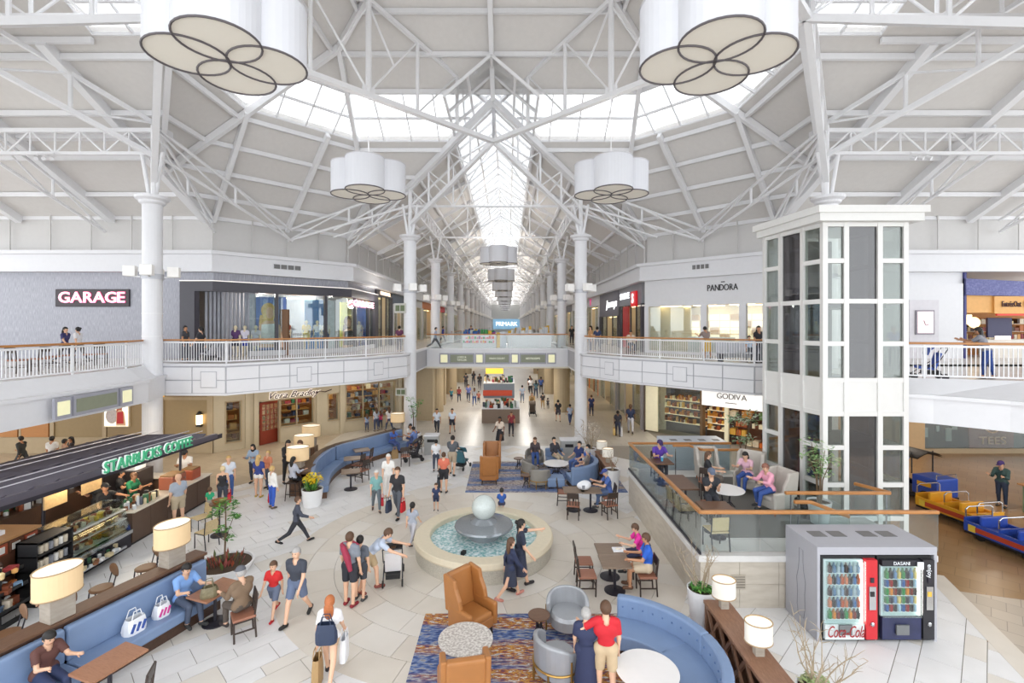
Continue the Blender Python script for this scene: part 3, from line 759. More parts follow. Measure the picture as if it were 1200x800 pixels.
def shop(name, label, p, q, z0, z1, sign=None, signm=None, fasc=white, post=white, hb=.9, backm=None, goods=None, n=3, lampm=warmlamp, depth=3.0, door=True, size=.4, floorm=None, rows=4, shear=0, signx=None, hdr_z=None, gm=glass):
    a = ang(p, q); L_ = math.hypot(q[0]-p[0], q[1]-p[1]); H = z1-z0; hb_ = hb
    o = thing(name, label, 'shop', (p[0], p[1], z0), a)
    MB().box(.02, L_-.02, -.12, .12, H-hb_, H).build('fascia_board', fasc, o)
    for x in (0, L_-.3): MB().box(x+.01, x+.29, -.16, .14, 0, H-hb_).build('pilaster', post, o)
    w = (L_-.6)/n
    for i in range(n):
        x = .3+w*i
        if i: MB().box(x-.03, x+.03, -.05, .05, 0, H-hb_).build('mullion', post, o)
        if not (door and i == n//2): MB().box(x+.03, x+w-.03, -.012, .012, .08, H-hb_).build('glass_pane', gm, o)
    MB().box(.1, L_-.1, depth, depth+.08, 0, H-hb_+.2).build('back_panel', backm or cream, o)
    for x in (.02, L_-.1): MB().box(x, x+.08, .15, depth, 0, H-hb_+.2).build('side_panel', backm or cream, o)
    MB().box(.5, L_-.5, .7, .85, H-hb_-.05, H-hb_).build('light_strip', lampm, o)
    MB().box(.5, L_-.5, depth-.9, depth-.75, H-hb_-.05, H-hb_).build('light_strip', lampm, o)
    if goods: shelf_goods(o, .4, L_-.4, depth-.5, .3, H-hb_-.6, rows, goods, board=mat('shelf_board', 'd9cfbd', .5))
    if sign: letters(sign, size, signm or white, o, *(signx or (L_*.2, L_*.8)), -.16, H-hb_/2, ext=.03, shear=shear)
    return o

# ---- grey clothing shop with wrap-round window (upper left)
gs = thing('clothing_shop', 'charcoal framed clothing shop window wrapping the upper corner', 'shop', (gx, 25, UF))
L2 = lambda P: [(x-gx, y-25) for x, y in P]
gpath = L2([(gx, 25), WL[1], WL[2], (-10, 36.2)])
MB().path_slab(gpath, -.3, .1, 3.45, 3.95).build('frame_header', charcoal, gs)
MB().box(0, .75, -.3, .12, 0, 3.45).build('frame_jamb', charcoal, gs); MB().box(6.55, 6.95, 10.9, 11.3, 0, 3.95).build('frame_jamb', charcoal, gs)
MB().path_slab(gpath, -.34, -.3, 3.96, 4.0).build('light_line', mat('cove_light', 'fff6ee', .5, emit=.3), gs)
gwin = L2([(-14.0, 26.2), WL[2], (-10, 36)])
for x, y, a, L_ in seg_iter(gwin, 1.8): MB().cbox((x, y, 1.75), (L_-.03, .02, 3.3), a).build('glass_pane', glass, gs)
MB().path_slab(gwin, -.15, .12, .02, .3).build('window_plinth', mat('plinth_grey', 'c7c8cc', .5), gs)
for x, y, a, L_ in seg_iter(gwin, 3.6): MB().cbox((x, y, 1.8), (.16, .2, 3.3), a).build('mullion', charcoal, gs)
gb = offset(gpath, 2.4)
bk = MB().path_slab(gb, 0, .1, 0, 4.3).build('back_wall', streak2, gs)
mbr = MB()
for k in range(14):
    MB().cbox((.95+.12*k, .35+.16*k, 1.75), (.11, .08, 3.5), .9).build('rib', streak2, gs)
MB().box(2.15, 2.65, 2.0, 2.4, 0, 3.5).build('pier', streak, gs)
MB().box(2.7, 4.3, 2.4, 2.6, 0, 2.6).build('doorway', mat('brown_wood_slats', '7a5638', .5, var=.15, stretch=(8, 8, 1)), gs)
bluep = mat('poster_blue', '5b78b8', .5)
pa = PI/5
skinp = mat('poster_skin', 'e3b795', .6); blond = mat('poster_blond', 'd9b36a', .6, var=.2); wtop = mat('poster_white', 'f3f2f0', .6)
pc = fl(316, 372, 6.75); dP = 27.3
def poster_person(parent, c, a, w, h, hairm, topm, skin=skinp):
    """a flat printed figure, as one printed sheet in a few layers"""
    cs = lambda u, z, k: (c[0]+u*math.cos(a)+k*math.sin(a), c[1]+u*math.sin(a)-k*math.cos(a), c[2]+z)
    def blob(pts, m, nm, k): MB().add([cs(u*w, z*h, k) for u, z in pts]+[cs(u*w, z*h, k-.008) for u, z in pts], [tuple(range(len(pts)))]+[(i, len(pts)+i, len(pts)+(i+1) % len(pts), (i+1) % len(pts)) for i in range(len(pts))]).build(nm, m, parent)
    el = lambda cx, cz, rx, rz, n=14: [(cx+rx*math.cos(2*PI*i/n), cz+rz*math.sin(2*PI*i/n)) for i in range(n)]
    blob(el(-.02, .3, .2, .17), hairm, 'printed_hair', .02); blob([(-.25, .2), (.16, .22), (.1, .0), (-.1, -.05), (-.28, 0)], hairm, 'printed_hair', .022)
    blob([(-.3, -.5), (-.28, -.02), (-.1, .08), (.12, .08), (.3, -.02), (.42, -.5)], skin, 'printed_body', .03)
    blob([(-.24, -.42), (-.2, .0), (.22, .02), (.26, -.42)], topm, 'printed_top', .04)
    blob(el(.02, .25, .1, .13), skin, 'printed_face', .045)
p0 = (pc[0]-gx, pc[1]*0+dP-25-.0, 0)
pX = (316-VX)*dP/FPX
MB().cbox((pX-gx, dP-25, 1.8), (1.75, .06, 3.0), .25).build('poster', bluep, gs)
poster_person(gs, (pX-gx, dP-25-.05, 1.75), .25, 1.9, 2.6, blond, wtop)
for i, (px, d, cA) in enumerate(((368, 29.4, '4c86c8'), (382, 30.2, 'd9dde2'), (405, 33.0, 'd8d95e'), (423, 34.0, '2f62c4'))):
    x = (px-VX)*d/FPX
    MB().cbox((x-gx, d-25, 1.75), (1.1, .06, 3.0), .7 if i < 2 else 1.2).build('poster', mat('poster_'+cA, cA, .5, var=.15), gs)
poster_person(gs, ((408-VX)*32.6/FPX-gx, 32.6-25, 1.3), .9, 1.5, 2.2, mat('poster_brown', '6b4a33', .6), mat('poster_dark', '3b3b44', .6))
for k, (px, d) in enumerate(((340, 27.8), (345, 28), (415, 33), (300, 27))):
    x = (px-VX)*d/FPX; MB().cbox((x-gx, d-25+1.0, 3.3), (1.5, .15, .06), .5).build('light_strip', warmlamp, gs)
for lx, ly in ((3.2, 2.0), (6.0, 5.0), (8.5, 9.0)):  # unseen point lights added to brighten the shop interior
    l = bpy.data.lights.new('shop_fill_light', 'POINT'); l.energy = 90; l.color = (1, .93, .84); l.shadow_soft_size = .3; lo_ = bpy.data.objects.new('shop_fill_light', l); COL.objects.link(lo_); lo_.parent = gs; lo_.location = (lx-.6, ly+.6, 3.2)
nb = thing('neon_sign', 'pink neon letters hanging at the corner of the clothing shop window', 'sign', ppt(WL[2], WL[3], 3.0)+(8.0,), PI/2)
letters('GARAGE', .55, pinkm, nb, -2.6, 1.9, -.25, 0, ext=.04, offs=.012)
# ---- shops further down the upper corridor
up = [('west', 'dark shop with small lit sign just beyond the grey clothing shop', 36.5, 41.5, 'HOLLISTER', charcoal, BOUT, .5), ('west', 'grey blue shop front second beyond the clothing shop', 41.7, 47, None, mat('slate', '6f7a88', .5), COOL, .9),
      ('west', 'white shop front at the end of the bridge on the clothing side', 47.2, 56, None, white, BOUT, .8), ('west', 'orange lit shop front far along the clothing side', 56.2, 66, None, mat('orange_front', 'd9803e', .5), WARM, .8),
      ('west', 'red shop front far along the clothing side', 66.2, 76, None, mat('red_front', 'c3262c', .5), BOUT, .8), ('west', 'pale shop front furthest on the clothing side', 76.2, 96, None, white, COOL, .8)]
for side, lb, a0, a1, sg, fm, gd, hb in up:
    shop('corridor_shop', lb, (-10, a0), (-10, a1), UF, 9.35, sg, mat('sign_warm', 'ffe3c4', .5, emit=.8), fm, fm if fm is charcoal else white, hb, goods=gd, n=3, size=.4)
maro = mat('grey_violet_front', '7c7a84', .5); wsign = mat('sign_white', 'ffffff', .5, emit=.8)
shop('corridor_shop', 'grey shop with white script sign right of the far bridge', (8.6, 44.6), (8.6, 37.1), UF, 9.35, 'Journeys', wsign, maro, charcoal, 2.0, goods=COOL, n=3, size=.9, shear=.25, signx=(3.2, 7.0))
rs = shop('corridor_shop', 'shop with red door panel and red S sign', (8.6, 36.9), (8.6, 30.6), UF, 9.35, 'STRIDE', wsign, mat('grey_front', '8d8f96', .5), charcoal, 1.35, goods=BOUT, n=4, size=.6, signx=(.5, 3.2))
MB().box(1.0, 2.7, -.06, .0, .1, 3.05).build('red_panel', mat('red_door', 'c4141c', .35), rs)
MB().box(4.2, 5.4, -.3, -.15, 2.95, 3.95).build('square_sign', mat('red_sign', 'c81a24', .4, emit=.25), rs); text('lettering', 'S', .85, wsign, rs, (4.8, -.33, 3.45), ext=.02, offs=.02)
for a0, a1, lb, fm, sg in ((54, 45, 'white shop front with pink letter sign far along the jewellery side', white, 'T'), (64, 54.2, 'pale shop front beyond the pink letter sign', white, None), (74, 64.2, 'grey shop front far along the jewellery side', maro, None), (96, 74.2, 'pale shop front furthest on the jewellery side', white, None)):
    shop('corridor_shop', lb, (8.6, a0), (8.6, a1), UF, 9.35, sg, mat('pink_letter', 'd6408c', .5, emit=.5), fm, white, .9, goods=COOL, n=4, size=.9, signx=(4.2, 5) if sg else None)
struct(MB().box(-10.1, -9.9, 96, 165, UF, 9.4).build('wall_corridor_west', white)); struct(MB().box(8.5, 8.7, 96, 165, UF, 9.4).build('wall_corridor_east', white))
# end of the corridor
struct(MB().box(-12, 12, 165, 165.5, 0, 18).build('wall_end', mat('end_wall_grey', 'd5d6d4', .7)))
es = thing('wall_sign', 'blue sign with white letters on the far end wall of the corridor', 'sign', (-.4, 164.9, 7.0))
MB().cbox((0, 0, 0), (9.2, .2, 3.4)).build('board', mat('sign_blue_glow', '7fa9c6', .5, emit=.35), es); letters('PRIMARK', 2.0, wsign, es, -3.7, 3.7, -.14, 0, ext=.05)  # board emission is a glow added to lift its dark blue
# ---- jewellery shop (upper right)
C2, B2 = WR[1], WR[2]
js = thing('jewellery_shop', 'white jewellery shop front with large lit windows', 'shop', (C2[0], C2[1], UF), ang(C2, B2)); LJ = math.hypot(B2[0]-C2[0], B2[1]-C2[1])
sx = lambda px: onseg(C2, B2, px)
a_, b_, c_, d_, e_, f_ = [sx(v) for v in (761, 822, 829, 867, 875, 897)]
MB().box(0, LJ, -.1, .15, 2.85, 4.5).build('fascia_board', white, js)
for x0, x1 in ((0, a_), (b_, c_), (d_, e_), (f_, LJ)): MB().box(x0, x1, -.14, .16, 0, 2.85).build('pilaster', white, js)
for x0, x1 in ((a_, b_), (c_, d_), (e_, f_)):
    MB().box(x0+.02, x1-.02, -.01, .01, .15, 2.82).build('glass_pane', glass, js); MB().box(x0, x1, -.1, .1, 0, .15).build('sill', white, js)
MB().box(-.6, LJ+1, 3.0, 3.1, 0, 3.2).build('back_panel', mat('warm_white_wall', 'f3e8d6', .6), js)
MB().box(-.6, LJ+1, .2, 3.0, 2.9, 3.0).build('shop_ceiling', mat('shop_ceiling_white', 'f4efe6', .6), js)
for k in range(3):
    for j in range(2): MB().cbox((1.2+k*2.1, 1.0+j*1.2, 2.87), (1.3, .25, .05)).build('light_strip', warmlamp, js)
caseM = mat('lit_case', 'fff7e8', .5, emit=.3, ecol='fff0d8')
for k in range(8):
    for r in range(5): MB().box(1.6+k*.62, 2.12+k*.62, 2.85, 2.98, .35+r*.42, .69+r*.42).build('display_case', caseM if (k+r) % 4 else mat('case_warm', 'd7b58c', .5), js)
MB().cbox((3.4, 1.6, .5), (2.6, .6, 1.0)).build('counter', white, js)
letters('PANDORA', .5, mat('sign_ink', '1c1a1c', .5), js, sx(829.5), sx(866), -.13, 3.78, ext=.02)
MB().cbox(((sx(848.2)), -.13, 4.1), (.2, .03, .05)).build('crown_mark', mat('sign_ink'), js)
struct(MB().box(B2[0]+.1, 23.5, 25, 25.3, UF, 9.4).build('wall_white_east', white))
wp = sempty('trim_wall_panel')
MB().box(20.6, 23.4, 24.86, 25, UF, 8.75).build('pilaster', white, wp); MB().box(20.6, 22.1, 24.8, 24.86, UF, 7.9).build('panel', mat('grey_lilac_panel', 'd6d3d8', .5), wp)
po = thing('wall_poster', 'framed pale pink poster on the white wall by the stroller', 'poster', (21.35, 24.76, 6.75))
MB().cbox((0, 0, 0), (.95, .05, 1.25)).build('frame', mat('poster_frame', '8d8790', .4), po); MB().cbox((0, -.03, 0), (.8, .03, 1.1)).build('print', mat('pink_print', 'f3dfe2', .5, var=.1, emit=.3), po)
MB().tube([(-.1, -.05, .1), (-.02, -.05, -.12), (.02, -.05, -.15), (.15, -.05, -.1)], .02, 6).build('drawing', mat('print_ink', '8a6a72', .5), po)
# ---- snack shop (upper right edge)
sn = thing('snack_shop', 'snack shop with purple patterned band and orange sign', 'shop', (23.5, 25, UF))
purple = ramp_mat('purple_pattern', [(0, '3d3f6e'), (.5, '5a5d93'), (1, '8a8dbb')], .5, 12); orange = mat('orange_board', 'dca45c', .5, var=.06)
MB().box(0, .12, -.1, .2, 0, 4.5).build('jamb', mat('purple_jamb', '3a3a78', .5), sn)
MB().add([(0, -.2, 3.25), (9, -.2, 3.1), (9, -.2, 3.65), (0, -.2, 4.1), (0, .1, 3.25), (9, .1, 3.1), (9, .1, 3.65), (0, .1, 4.1)], [(0, 1, 2, 3), (7, 6, 5, 4), (0, 4, 5, 1), (1, 5, 6, 2), (2, 6, 7, 3), (3, 7, 4, 0)]).build('patterned_band', purple, sn)
MB().box(0, 1.5, -.05, .2, 2.35, 3.3).build('side_board', orange, sn); MB().box(1.5, 9, -.15, .2, 2.3, 3.2).build('sign_board', orange, sn)
letters('EntréeOat', .42, mat('sign_maroon', '4a1f1c', .5), sn, 1.85, 2.85, -.18, 2.78, ext=.02)
MB().tube([(3.0, -.2, 2.85), (3.1, -.2, 3.0), (3.2, -.2, 2.9), (3.3, -.2, 3.0), (3.38, -.2, 2.85), (3.2, -.2, 2.6), (3.1, -.2, 2.6), (3.0, -.2, 2.85)], .035, 6).build('pretzel_mark', mat('pretzel_brown', '9c4a2c', .5), sn)
MB().box(1.7, 9, -.1, 0, 2.2, 2.32).build('red_strip', mat('red_strip', 'c53a2c', .5, emit=.2), sn)
MB().box(0, 9, 2.9, 3, 0, 3).build('back_panel', mat('snack_back', 'c98b4a', .6), sn); shelf_goods(sn, .3, 8, 2.4, .9, 2.2, 3, WARM, board=mat('shelf_board'))
for x in (.35, .7): MB().cbox((x, .4, 2.0), (.25, .1, .5)).build('lit_menu', mat('lit_menu', 'fff1c8', .5, emit=1.2), sn)
MB().sph((1.75, 1.2, 1.85), (.35, .1, .3)).build('round_light', mat('round_light', 'ffe7b5', .5, emit=1.3, ecol='ffd08a'), sn)
MB().box(2.3, 3.6, 1.0, 1.1, 1.05, 2.1).build('screen', mat('screen_navy', '2b2a55', .4), sn)
MB().box(1.6, 9, .3, .8, 0, .95).build('counter', mat('counter_pale', 'd9d3c9', .4), sn)
MB().box(1.9, 2.7, .2, .25, .95, 1.15).build('menu_sign', mat('white_sign_red', 'f3e6e4', .5, emit=.3), sn)

# ---------------------------------------------------------------- LOWER LEVEL WALLS
low = [(-34, 25), (-15.2, 25), (-7.3, 32.2), (-7.3, 110)]
A0, B0, C0 = low[0], low[1], low[2]
w1 = sempty('wall_lower_west')
MB().box(-34, -15.2, 25, 25.25, 0, 3.85).build('wall_body', tan, w1)
x = -31.5; i = 0
stile = [(-28.8, -28.55), (-26.9, -26.75), (-25.2, -25.1), (-23.6, -23.4), (-20.9, -20.7), (-18.0, -17.75), (-15.5, -15.2)]
for a, b in stile: MB().box(a, b, 24.93, 25, 0, 3.8).build('stile', tan2, w1)
for a, b in ((-34, -15.2),): MB().box(a, b, 24.94, 25, 0, .75).build('dado', tan2, w1); MB().box(a, b, 24.92, 25, .75, .83).build('dado_rail', tan2, w1)
MB().box(-17.75, -15.5, 24.95, 25, 2.75, 2.9).build('rail', tan2, w1)
shut = mat('orange_shutter', 'b07a45', .5, var=.08, stretch=(1, 1, 14))
for a, b in ((-26.7, -25.25), (-25.05, -23.65)): MB().box(a, b, 24.9, 25, .85, 3.8).build('shutter', shut, w1)
MB().box(-20.65, -18.05, 24.95, 25, .1, 3.8).build('side_panel', mat('tan_dark', '94805f', .6), w1)
po = thing('lit_poster', 'backlit poster of a figure in red beside a big patterned ball', 'poster', (-20.1, 24.9, 2.25)); PW = 1.2
MB().cbox((0, 0, 0), (PW+.1, .1, 1.75)).build('frame', mat('poster_edge', 'cfc4ae', .5), po); MB().cbox((0, -.04, 0), (PW, .06, 1.65)).build('print', mat('lit_cream', 'f2ecd2', .5, emit=.7), po)
poster_person(po, (.22, -.06, -.1), 0, .7, 1.4, mat('auburn', 'b05a38', .6), mat('poster_red', 'c02a2e', .6))
MB().sph((-.22, -.07, -.3), (.32, .02, .4)).build('printed_ball', ramp_mat('ball_pattern', [(0, '2b2b33'), (.5, 'cfc6c6'), (1, '7d5f6a')], .6, 18), po)
sc = thing('wall_sconce', 'small bronze wall lantern glowing on the tan panelled wall', 'lamp', ((235-VX)*25/FPX, 24.9, 1.75))
MB().cbox((0, 0, 0), (.2, .2, .5)).build('lantern', warmlamp, sc); MB().lathe([(.16, .25), (.05, .42), (.0, .45)], 10).build('cap', black, sc); MB().cbox((0, 0, -.3), (.22, .22, .12)).build('base', black, sc); MB().cbox((0, .08, 0), (.12, .05, .8)).build('back_plate', black, sc)
ex = thing('exit_sign', 'small amber hanging sign beside the white column', 'sign', (-17.4, 24.2, 3.3)); MB().cbox((0, 0, 0), (.42, .06, .55)).build('face_panel', mat('amber', 'e8b04a', .5, emit=.6), ex); MB().cbox((0, 0, .41), (.05, .05, .28)).build('hanger', black, ex)
# ---- bag shop on the slanting wall
w2 = sempty('wall_bag_shop', (B0[0], B0[1], 0), ang(B0, C0)); LV = math.hypot(C0[0]-B0[0], C0[1]-B0[1])
sv = lambda px: onseg(B0, C0, px)
def opening_wall(o, L_, H, ops, m, trim=None, th=.25):
    xs = 0
    for s0, s1, za, zb in sorted(ops):
        if s0 > xs+.01: MB().box(xs, s0, 0, th, 0, H).build('wall_piece', m, o)
        if za > .01: MB().box(s0, s1, 0, th, 0, za).build('wall_piece', m, o)
        if zb < H: MB().box(s0, s1, 0, th, zb, H).build('wall_piece', m, o)
        if trim:
            for x in (s0-.06, s1): MB().box(x, x+.06, -.04, .02, za, zb+.06).build('casing', trim, o)
            MB().box(s0-.06, s1+.06, -.04, .02, zb, zb+.06).build('casing', trim, o)
            if za > .01: MB().box(s0-.06, s1+.06, -.07, .02, za-.06, za).build('sill', trim, o)
        xs = s1
    if xs < L_: MB().box(xs, L_, 0, th, 0, H).build('wall_piece', m, o)
wpaint = mat('shop_cream', 'bcb199', .5, var=.03)
ops = [(sv(265), sv(282), .45, 2.55), (sv(302), sv(327), 0, 2.4), (sv(329), sv(367), .9, 2.4), (sv(385), sv(396), .9, 2.45), (sv(406), sv(463), .75, 2.9)]
opening_wall(w2, LV, 3.85, ops, wpaint, tan2)
for px in (290, 300, 373, 400, 468): MB().box(sv(px)-.12, sv(px)+.12, -.1, 0, 0, 3.8).build('pilaster', wpaint, w2)
def wn(i, cols, rows, goods):
    s0, s1, za, zb = ops[i]; o = w2
    MB().box(s0, s1, .1, .115, za, zb).build('window_pane', glass, o)
    for k in range(1, cols): MB().box(s0+(s1-s0)*k/cols-.03, s0+(s1-s0)*k/cols+.03, .06, .16, za, zb).build('mullion', tan2, o)
    for k in range(1, rows): MB().box(s0, s1, .06, .16, za+(zb-za)*k/rows-.02, za+(zb-za)*k/rows+.02).build('mullion', tan2, o)
for i, c, r in ((0, 1, 1), (2, 2, 1), (3, 1, 1), (4, 3, 1)): wn(i, c, r, BOUT)
bs = thing('bag_shop', 'interior of the bag shop with warm shelves of patterned bags', 'shop', (B0[0], B0[1], 0), ang(B0, C0))
MB().box(0, LV, 2.6, 2.7, 0, 3.8).build('back_panel', mat('bag_shop_back', 'a8713f', .6), bs)
MB().box(.1, LV, .4, 2.6, .0, .02).build('shop_floor', mat('warm_carpet', 'a97a4c', .8), bs)
for i in (0, 2, 3, 4):
    s0, s1, za, zb = ops[i]
    shelf_goods(bs, s0+.05, s1-.05, .55, za+.02, zb, 4 if i != 4 else 5, BOUT+WARM[:3], depth=.4, board=mat('shelf_oak', 'c9985a', .5), dens=.3, fill=.8)
    MB().box(s0, s1, .3, .4, zb+.02, zb+.08).build('light_strip', warmlamp, bs)
for k in range(4): MB().box(2+k*2.2, 3.2+k*2.2, 1.4, 1.6, 3.6, 3.66).build('light_strip', warmlamp, bs)
MB().box(sv(302)-2, sv(327)+2, 1.9, 2.2, .5, .55).build('shelf', mat('shelf_oak'), bs)
shelf_goods(bs, sv(303), sv(327), 2.0, .3, 2.4, 4, BOUT+WARM[:3], board=mat('shelf_oak'))
bd = thing('shop_door', 'dark red glazed shop door standing open at the bag shop', 'door', (B0[0]+math.cos(ang(B0, C0))*(sv(306)), B0[1]+math.sin(ang(B0, C0))*sv(306), 0), ang(B0, C0)+.35)
redw = mat('red_brown_door', '8c3a28', .45); DW = 1.25
for x in (0, DW-.14): MB().box(x, x+.14, .1, .15, 0, 2.35).build('stile', redw, bd)
for a, b in ((0, .75), (2.2, 2.35)): MB().box(.14, DW-.14, .1, .15, a, b).build('rail', redw, bd)
MB().box(.14, DW-.14, .12, .13, .75, 2.2).build('glass_pane', glass_mat('lit_door_glass', 'fff4e2', .06, .15, 'ffeacc'), bd)
for k in range(1, 4): MB().box(.14+k*(DW-.28)/4-.015, .14+k*(DW-.28)/4+.015, .09, .16, .75, 2.2).build('muntin', redw, bd)
for k in range(1, 5): MB().box(.14, DW-.14, .09, .16, .75+k*.29-.015, .75+k*.29+.015).build('muntin', redw, bd)
MB().sph((DW-.08, .06, 1.1), .04, 8, 6).build('door_knob', chrome, bd)
vb = thing('shop_sign', 'dark script lettering with pale outline over the bag shop', 'sign', (B0[0]+math.cos(ang(B0, C0))*sv(341)+.12*math.sin(ang(B0, C0)), B0[1]+math.sin(ang(B0, C0))*sv(341)-.12*math.cos(ang(B0, C0)), 2.68), ang(B0, C0))
letters('Vera Bradley', .5, mat('sign_halo', 'fff4ea', .5, emit=.3), vb, -1.35, 1.5, .0, 0, ext=.01, shear=.5, offs=.025); letters('Vera Bradley', .5, mat('sign_plum', '3a1a22', .5), vb, -1.35, 1.5, -.04, 0, ext=.02, shear=.5)
MB().tube([(1.3, -.03, -.05), (1.6, -.03, .05), (1.9, -.03, -.03), (2.3, -.03, .08)], .025, 6).build('flourish', mat('sign_plum'), vb)
def hang_sign(px, y, d, w, h, label):
    x = (px-VX)*d/FPX; o = thing('hanging_sign', label, 'sign', (x, d, pz(y, d)))
    MB().cbox((0, 0, 0), (w, .1, h)).build('frame', mat('sign_frame_grey', 'b9b7b0', .5), o, bevel=.01)
    for s in (-1, 1): MB().cbox((s*w*.2, -.05, 0), (w*.34, .03, h*.6)).build('pictogram', mat('sign_olive', '5f6b4a', .5), o)
    MB().bar((w/2, 0, 0), (w/2+.35, 0, 0), .05).build('bracket', steel, o)
hang_sign(469, 361, 27.2, .68, .55, 'grey pictogram sign bracketed on the column at the upper railing'); hang_sign(470, 459, 27.2, .62, .42, 'grey pictogram sign bracketed on the column above the bag shop window')
# lower corridor shops, west side and east side
struct(MB().box(-7.4, -7.2, 32.2, 34, 0, 3.85).build('wall_lower_pier', tan2))
for a0, a1, lb, fm, gd, sg in ((34, 40, 'cream lower shop with mosaic front past the column', stone3, BOUT, None), (40.2, 45, 'orange lit lower shop beside the corridor', mat('orange_front'), WARM, None), (45.2, 54, 'blue grey lower shop front in the corridor', mat('slate'), COOL, None), (54.2, 64, 'slate lower shop front further along the corridor', mat('slate'), BOUT, None), (64.2, 84, 'pale lower shop front furthest along the corridor', white, COOL, None)):
    shop('corridor_shop', lb, (-7.3, a0), (-7.3, a1), 0, 3.82, sg, white, fm, fm, .7, goods=gd, n=3)
for a0, a1, lb, fm, gd in ((84, 64.2, 'pale lower shop furthest on the chocolate side', white, COOL), (64, 54.2, 'warm lower shop further on the chocolate side', cream, WARM), (54, 45.2, 'orange lower shop on the chocolate side', mat('orange_front'), WARM), (45, 38.2, 'cream lower shop with brown panel on the chocolate side', cream, BOUT), (38, 30.6, 'grey lower shop next to the chocolate shop', mat('lilac_grey', 'a9a6ab', .5), COOL)):
    shop('corridor_shop', lb, (8.6, a0), (8.6, a1), 0, 3.82, None, white, fm, fm, .7, goods=gd, n=3)
for d in (33.5, 40): struct(MB().box(-6.4, -5.2, d, d+1.0, 0, 3.8).build('pillar_tan', tan2))
# ---- chocolate shop (lower right)
cs_ = thing('chocolate_shop', 'bronze framed chocolate shop with lit shelves under a white sign', 'shop', (C2[0], C2[1], 0), ang(C2, B2))
bronze = mat('bronze_frame', '7a6248', .4, metal=.3)
S_ = [sx(v) for v in (752, 757, 771, 822, 825, 848, 852, 893)]
MB().box(max(0, S_[0]), S_[1], -.2, .2, 0, 3.8).build('frame_post', mat('dark_bronze', '4a3a2c', .4), cs_); MB().box(S_[1], S_[3], -.1, .1, 2.85, 3.8).build('header', bronze, cs_)
MB().box(S_[1], S_[2], -.05, .05, .1, 2.85).build('lit_panel', mat('lit_panel', 'e6dfc0', .5, emit=.12), cs_); MB().box(S_[3], S_[4], -.2, .2, 0, 3.8).build('frame_post', bronze, cs_)
MB().box(S_[2], S_[3], 0, .02, .05, 2.85).build('glass_pane', glass, cs_); MB().box(S_[2]-.5, 8.2, 1.3, 1.4, 0, 3.4).build('back_panel', mat('choc_back', '5b5a62', .5), cs_)
shelf_goods(cs_, S_[2]+.1, S_[3], .7, .7, 2.5, 4, CHOC+WARM[:3], board=mat('lit_shelf', 'f2e2bd', .5, emit=.25), dens=.14)
shelf_goods(cs_, S_[4], S_[5], .5, .6, 2.1, 4, CHOC, board=mat('lit_shelf'), dens=.16); MB().box(S_[4], S_[5], .4, .9, 0, .6).build('cabinet', mat('dark_bronze'), cs_)
MB().box(S_[5], S_[6], .1, .3, 0, 3).build('light_post', mat('lit_panel'), cs_)
MB().box(S_[6], S_[7]+1, 1.0, 1.1, 0, 3.2).build('back_wall', mat('choc_warm', '6a3f22', .6), cs_); shelf_goods(cs_, S_[6], S_[7], .4, .0, 2.0, 4, CHOC+pal('d9722a', 'e9dcc0', '5b7a3a'), dens=.3, depth=.6)
MB().box(S_[2], S_[3], .3, .4, 2.8, 2.86).build('light_strip', warmlamp, cs_); MB().box(S_[4], S_[7], .9, 1.0, 3.1, 3.2).build('light_strip', warmlamp, cs_)
gsn = thing('shop_sign', 'white sign board with grey letters over the chocolate shop', 'sign', (C2[0]+math.cos(ang(C2, B2))*(sx(860))+.3*math.sin(ang(C2, B2)), C2[1]+math.sin(ang(C2, B2))*sx(860)-.3*math.cos(ang(C2, B2)), 2.6), ang(C2, B2))
GW = sx(896)-sx(825)
MB().cbox((0, 0, 0), (GW, .2, .95)).build('board', mat('lit_white_board', 'fbfbfa', .5, emit=.25), gsn); letters('GODIVA', .42, mat('sign_silver', '77716c', .3, metal=.4), gsn, -GW*.24, GW*.26, -.12, .12, ext=.02)
MB().box(-.3, .3, -.115, -.1, -.24, -.2).build('underline_mark', mat('sign_silver'), gsn)
# ---- lower right beyond the lift: tan wall and dark tee shop
wr = sempty('wall_lower_east')
brick = tiled('tan_wall_tile', 'b08a5c', 'bb9768', '9a7748', .5, .25, .5)
MB().box(13.9, 18.6, 25, 25.2, 0, 3.85).build('wall_body', mat('tan_tile_wall', 'b48f62', .5, var=.08, scale=2), wr)
for r in range(7):
    for c in range(5):
        x0 = 14.2+c*.9
        MB().box(x0+.01, x0+.88, 24.96, 25, .25+r*.5+.01, .25+r*.5+.48).build('wall_tile', mat('tan_tile_a' if (r+c) % 3 else 'tan_tile_b', 'b28d60' if (r+c) % 3 else 'bd9a6e', .5), wr)
for a, b in ((18.7, 19.6), (19.8, 21.3)): MB().box(a, b, 24.7, 25.1, 0, 3.85).build('pilaster', mat('tan_pilaster', 'c2a67e', .5), wr)
ts = thing('tee_shop', 'dark shop window with brown lettered panel beyond the small train', 'shop', (21.4, 25, 0))
MB().box(0, 12, .9, 1, 0, 3.8).build('back_panel', mat('dark_green_board', '35403c', .6, var=.2, scale=3), ts); MB().box(0, 12, -.1, 0, 0, .25).build('sill', tan2, ts); MB().box(0, 12, 0, .02, .25, 3.6).build('glass_pane', glass, ts)
MB().box(2.5, 4.8, .05, .12, .25, 2.4).build('sign_panel', mat('brown_panel', '6e3a30', .5), ts); letters('TEES', .55, mat('tees_cream', 'c4ad95', .5), ts, 2.95, 4.4, .03, .62, ext=.02)
ring = MB(); ring.tube([(3.67+.4*math.cos(t*PI/8), .03, 1.45+.4*math.sin(t*PI/8)) for t in range(17)], .04, 6); ring.build('ring_mark', mat('tees_cream'), ts)
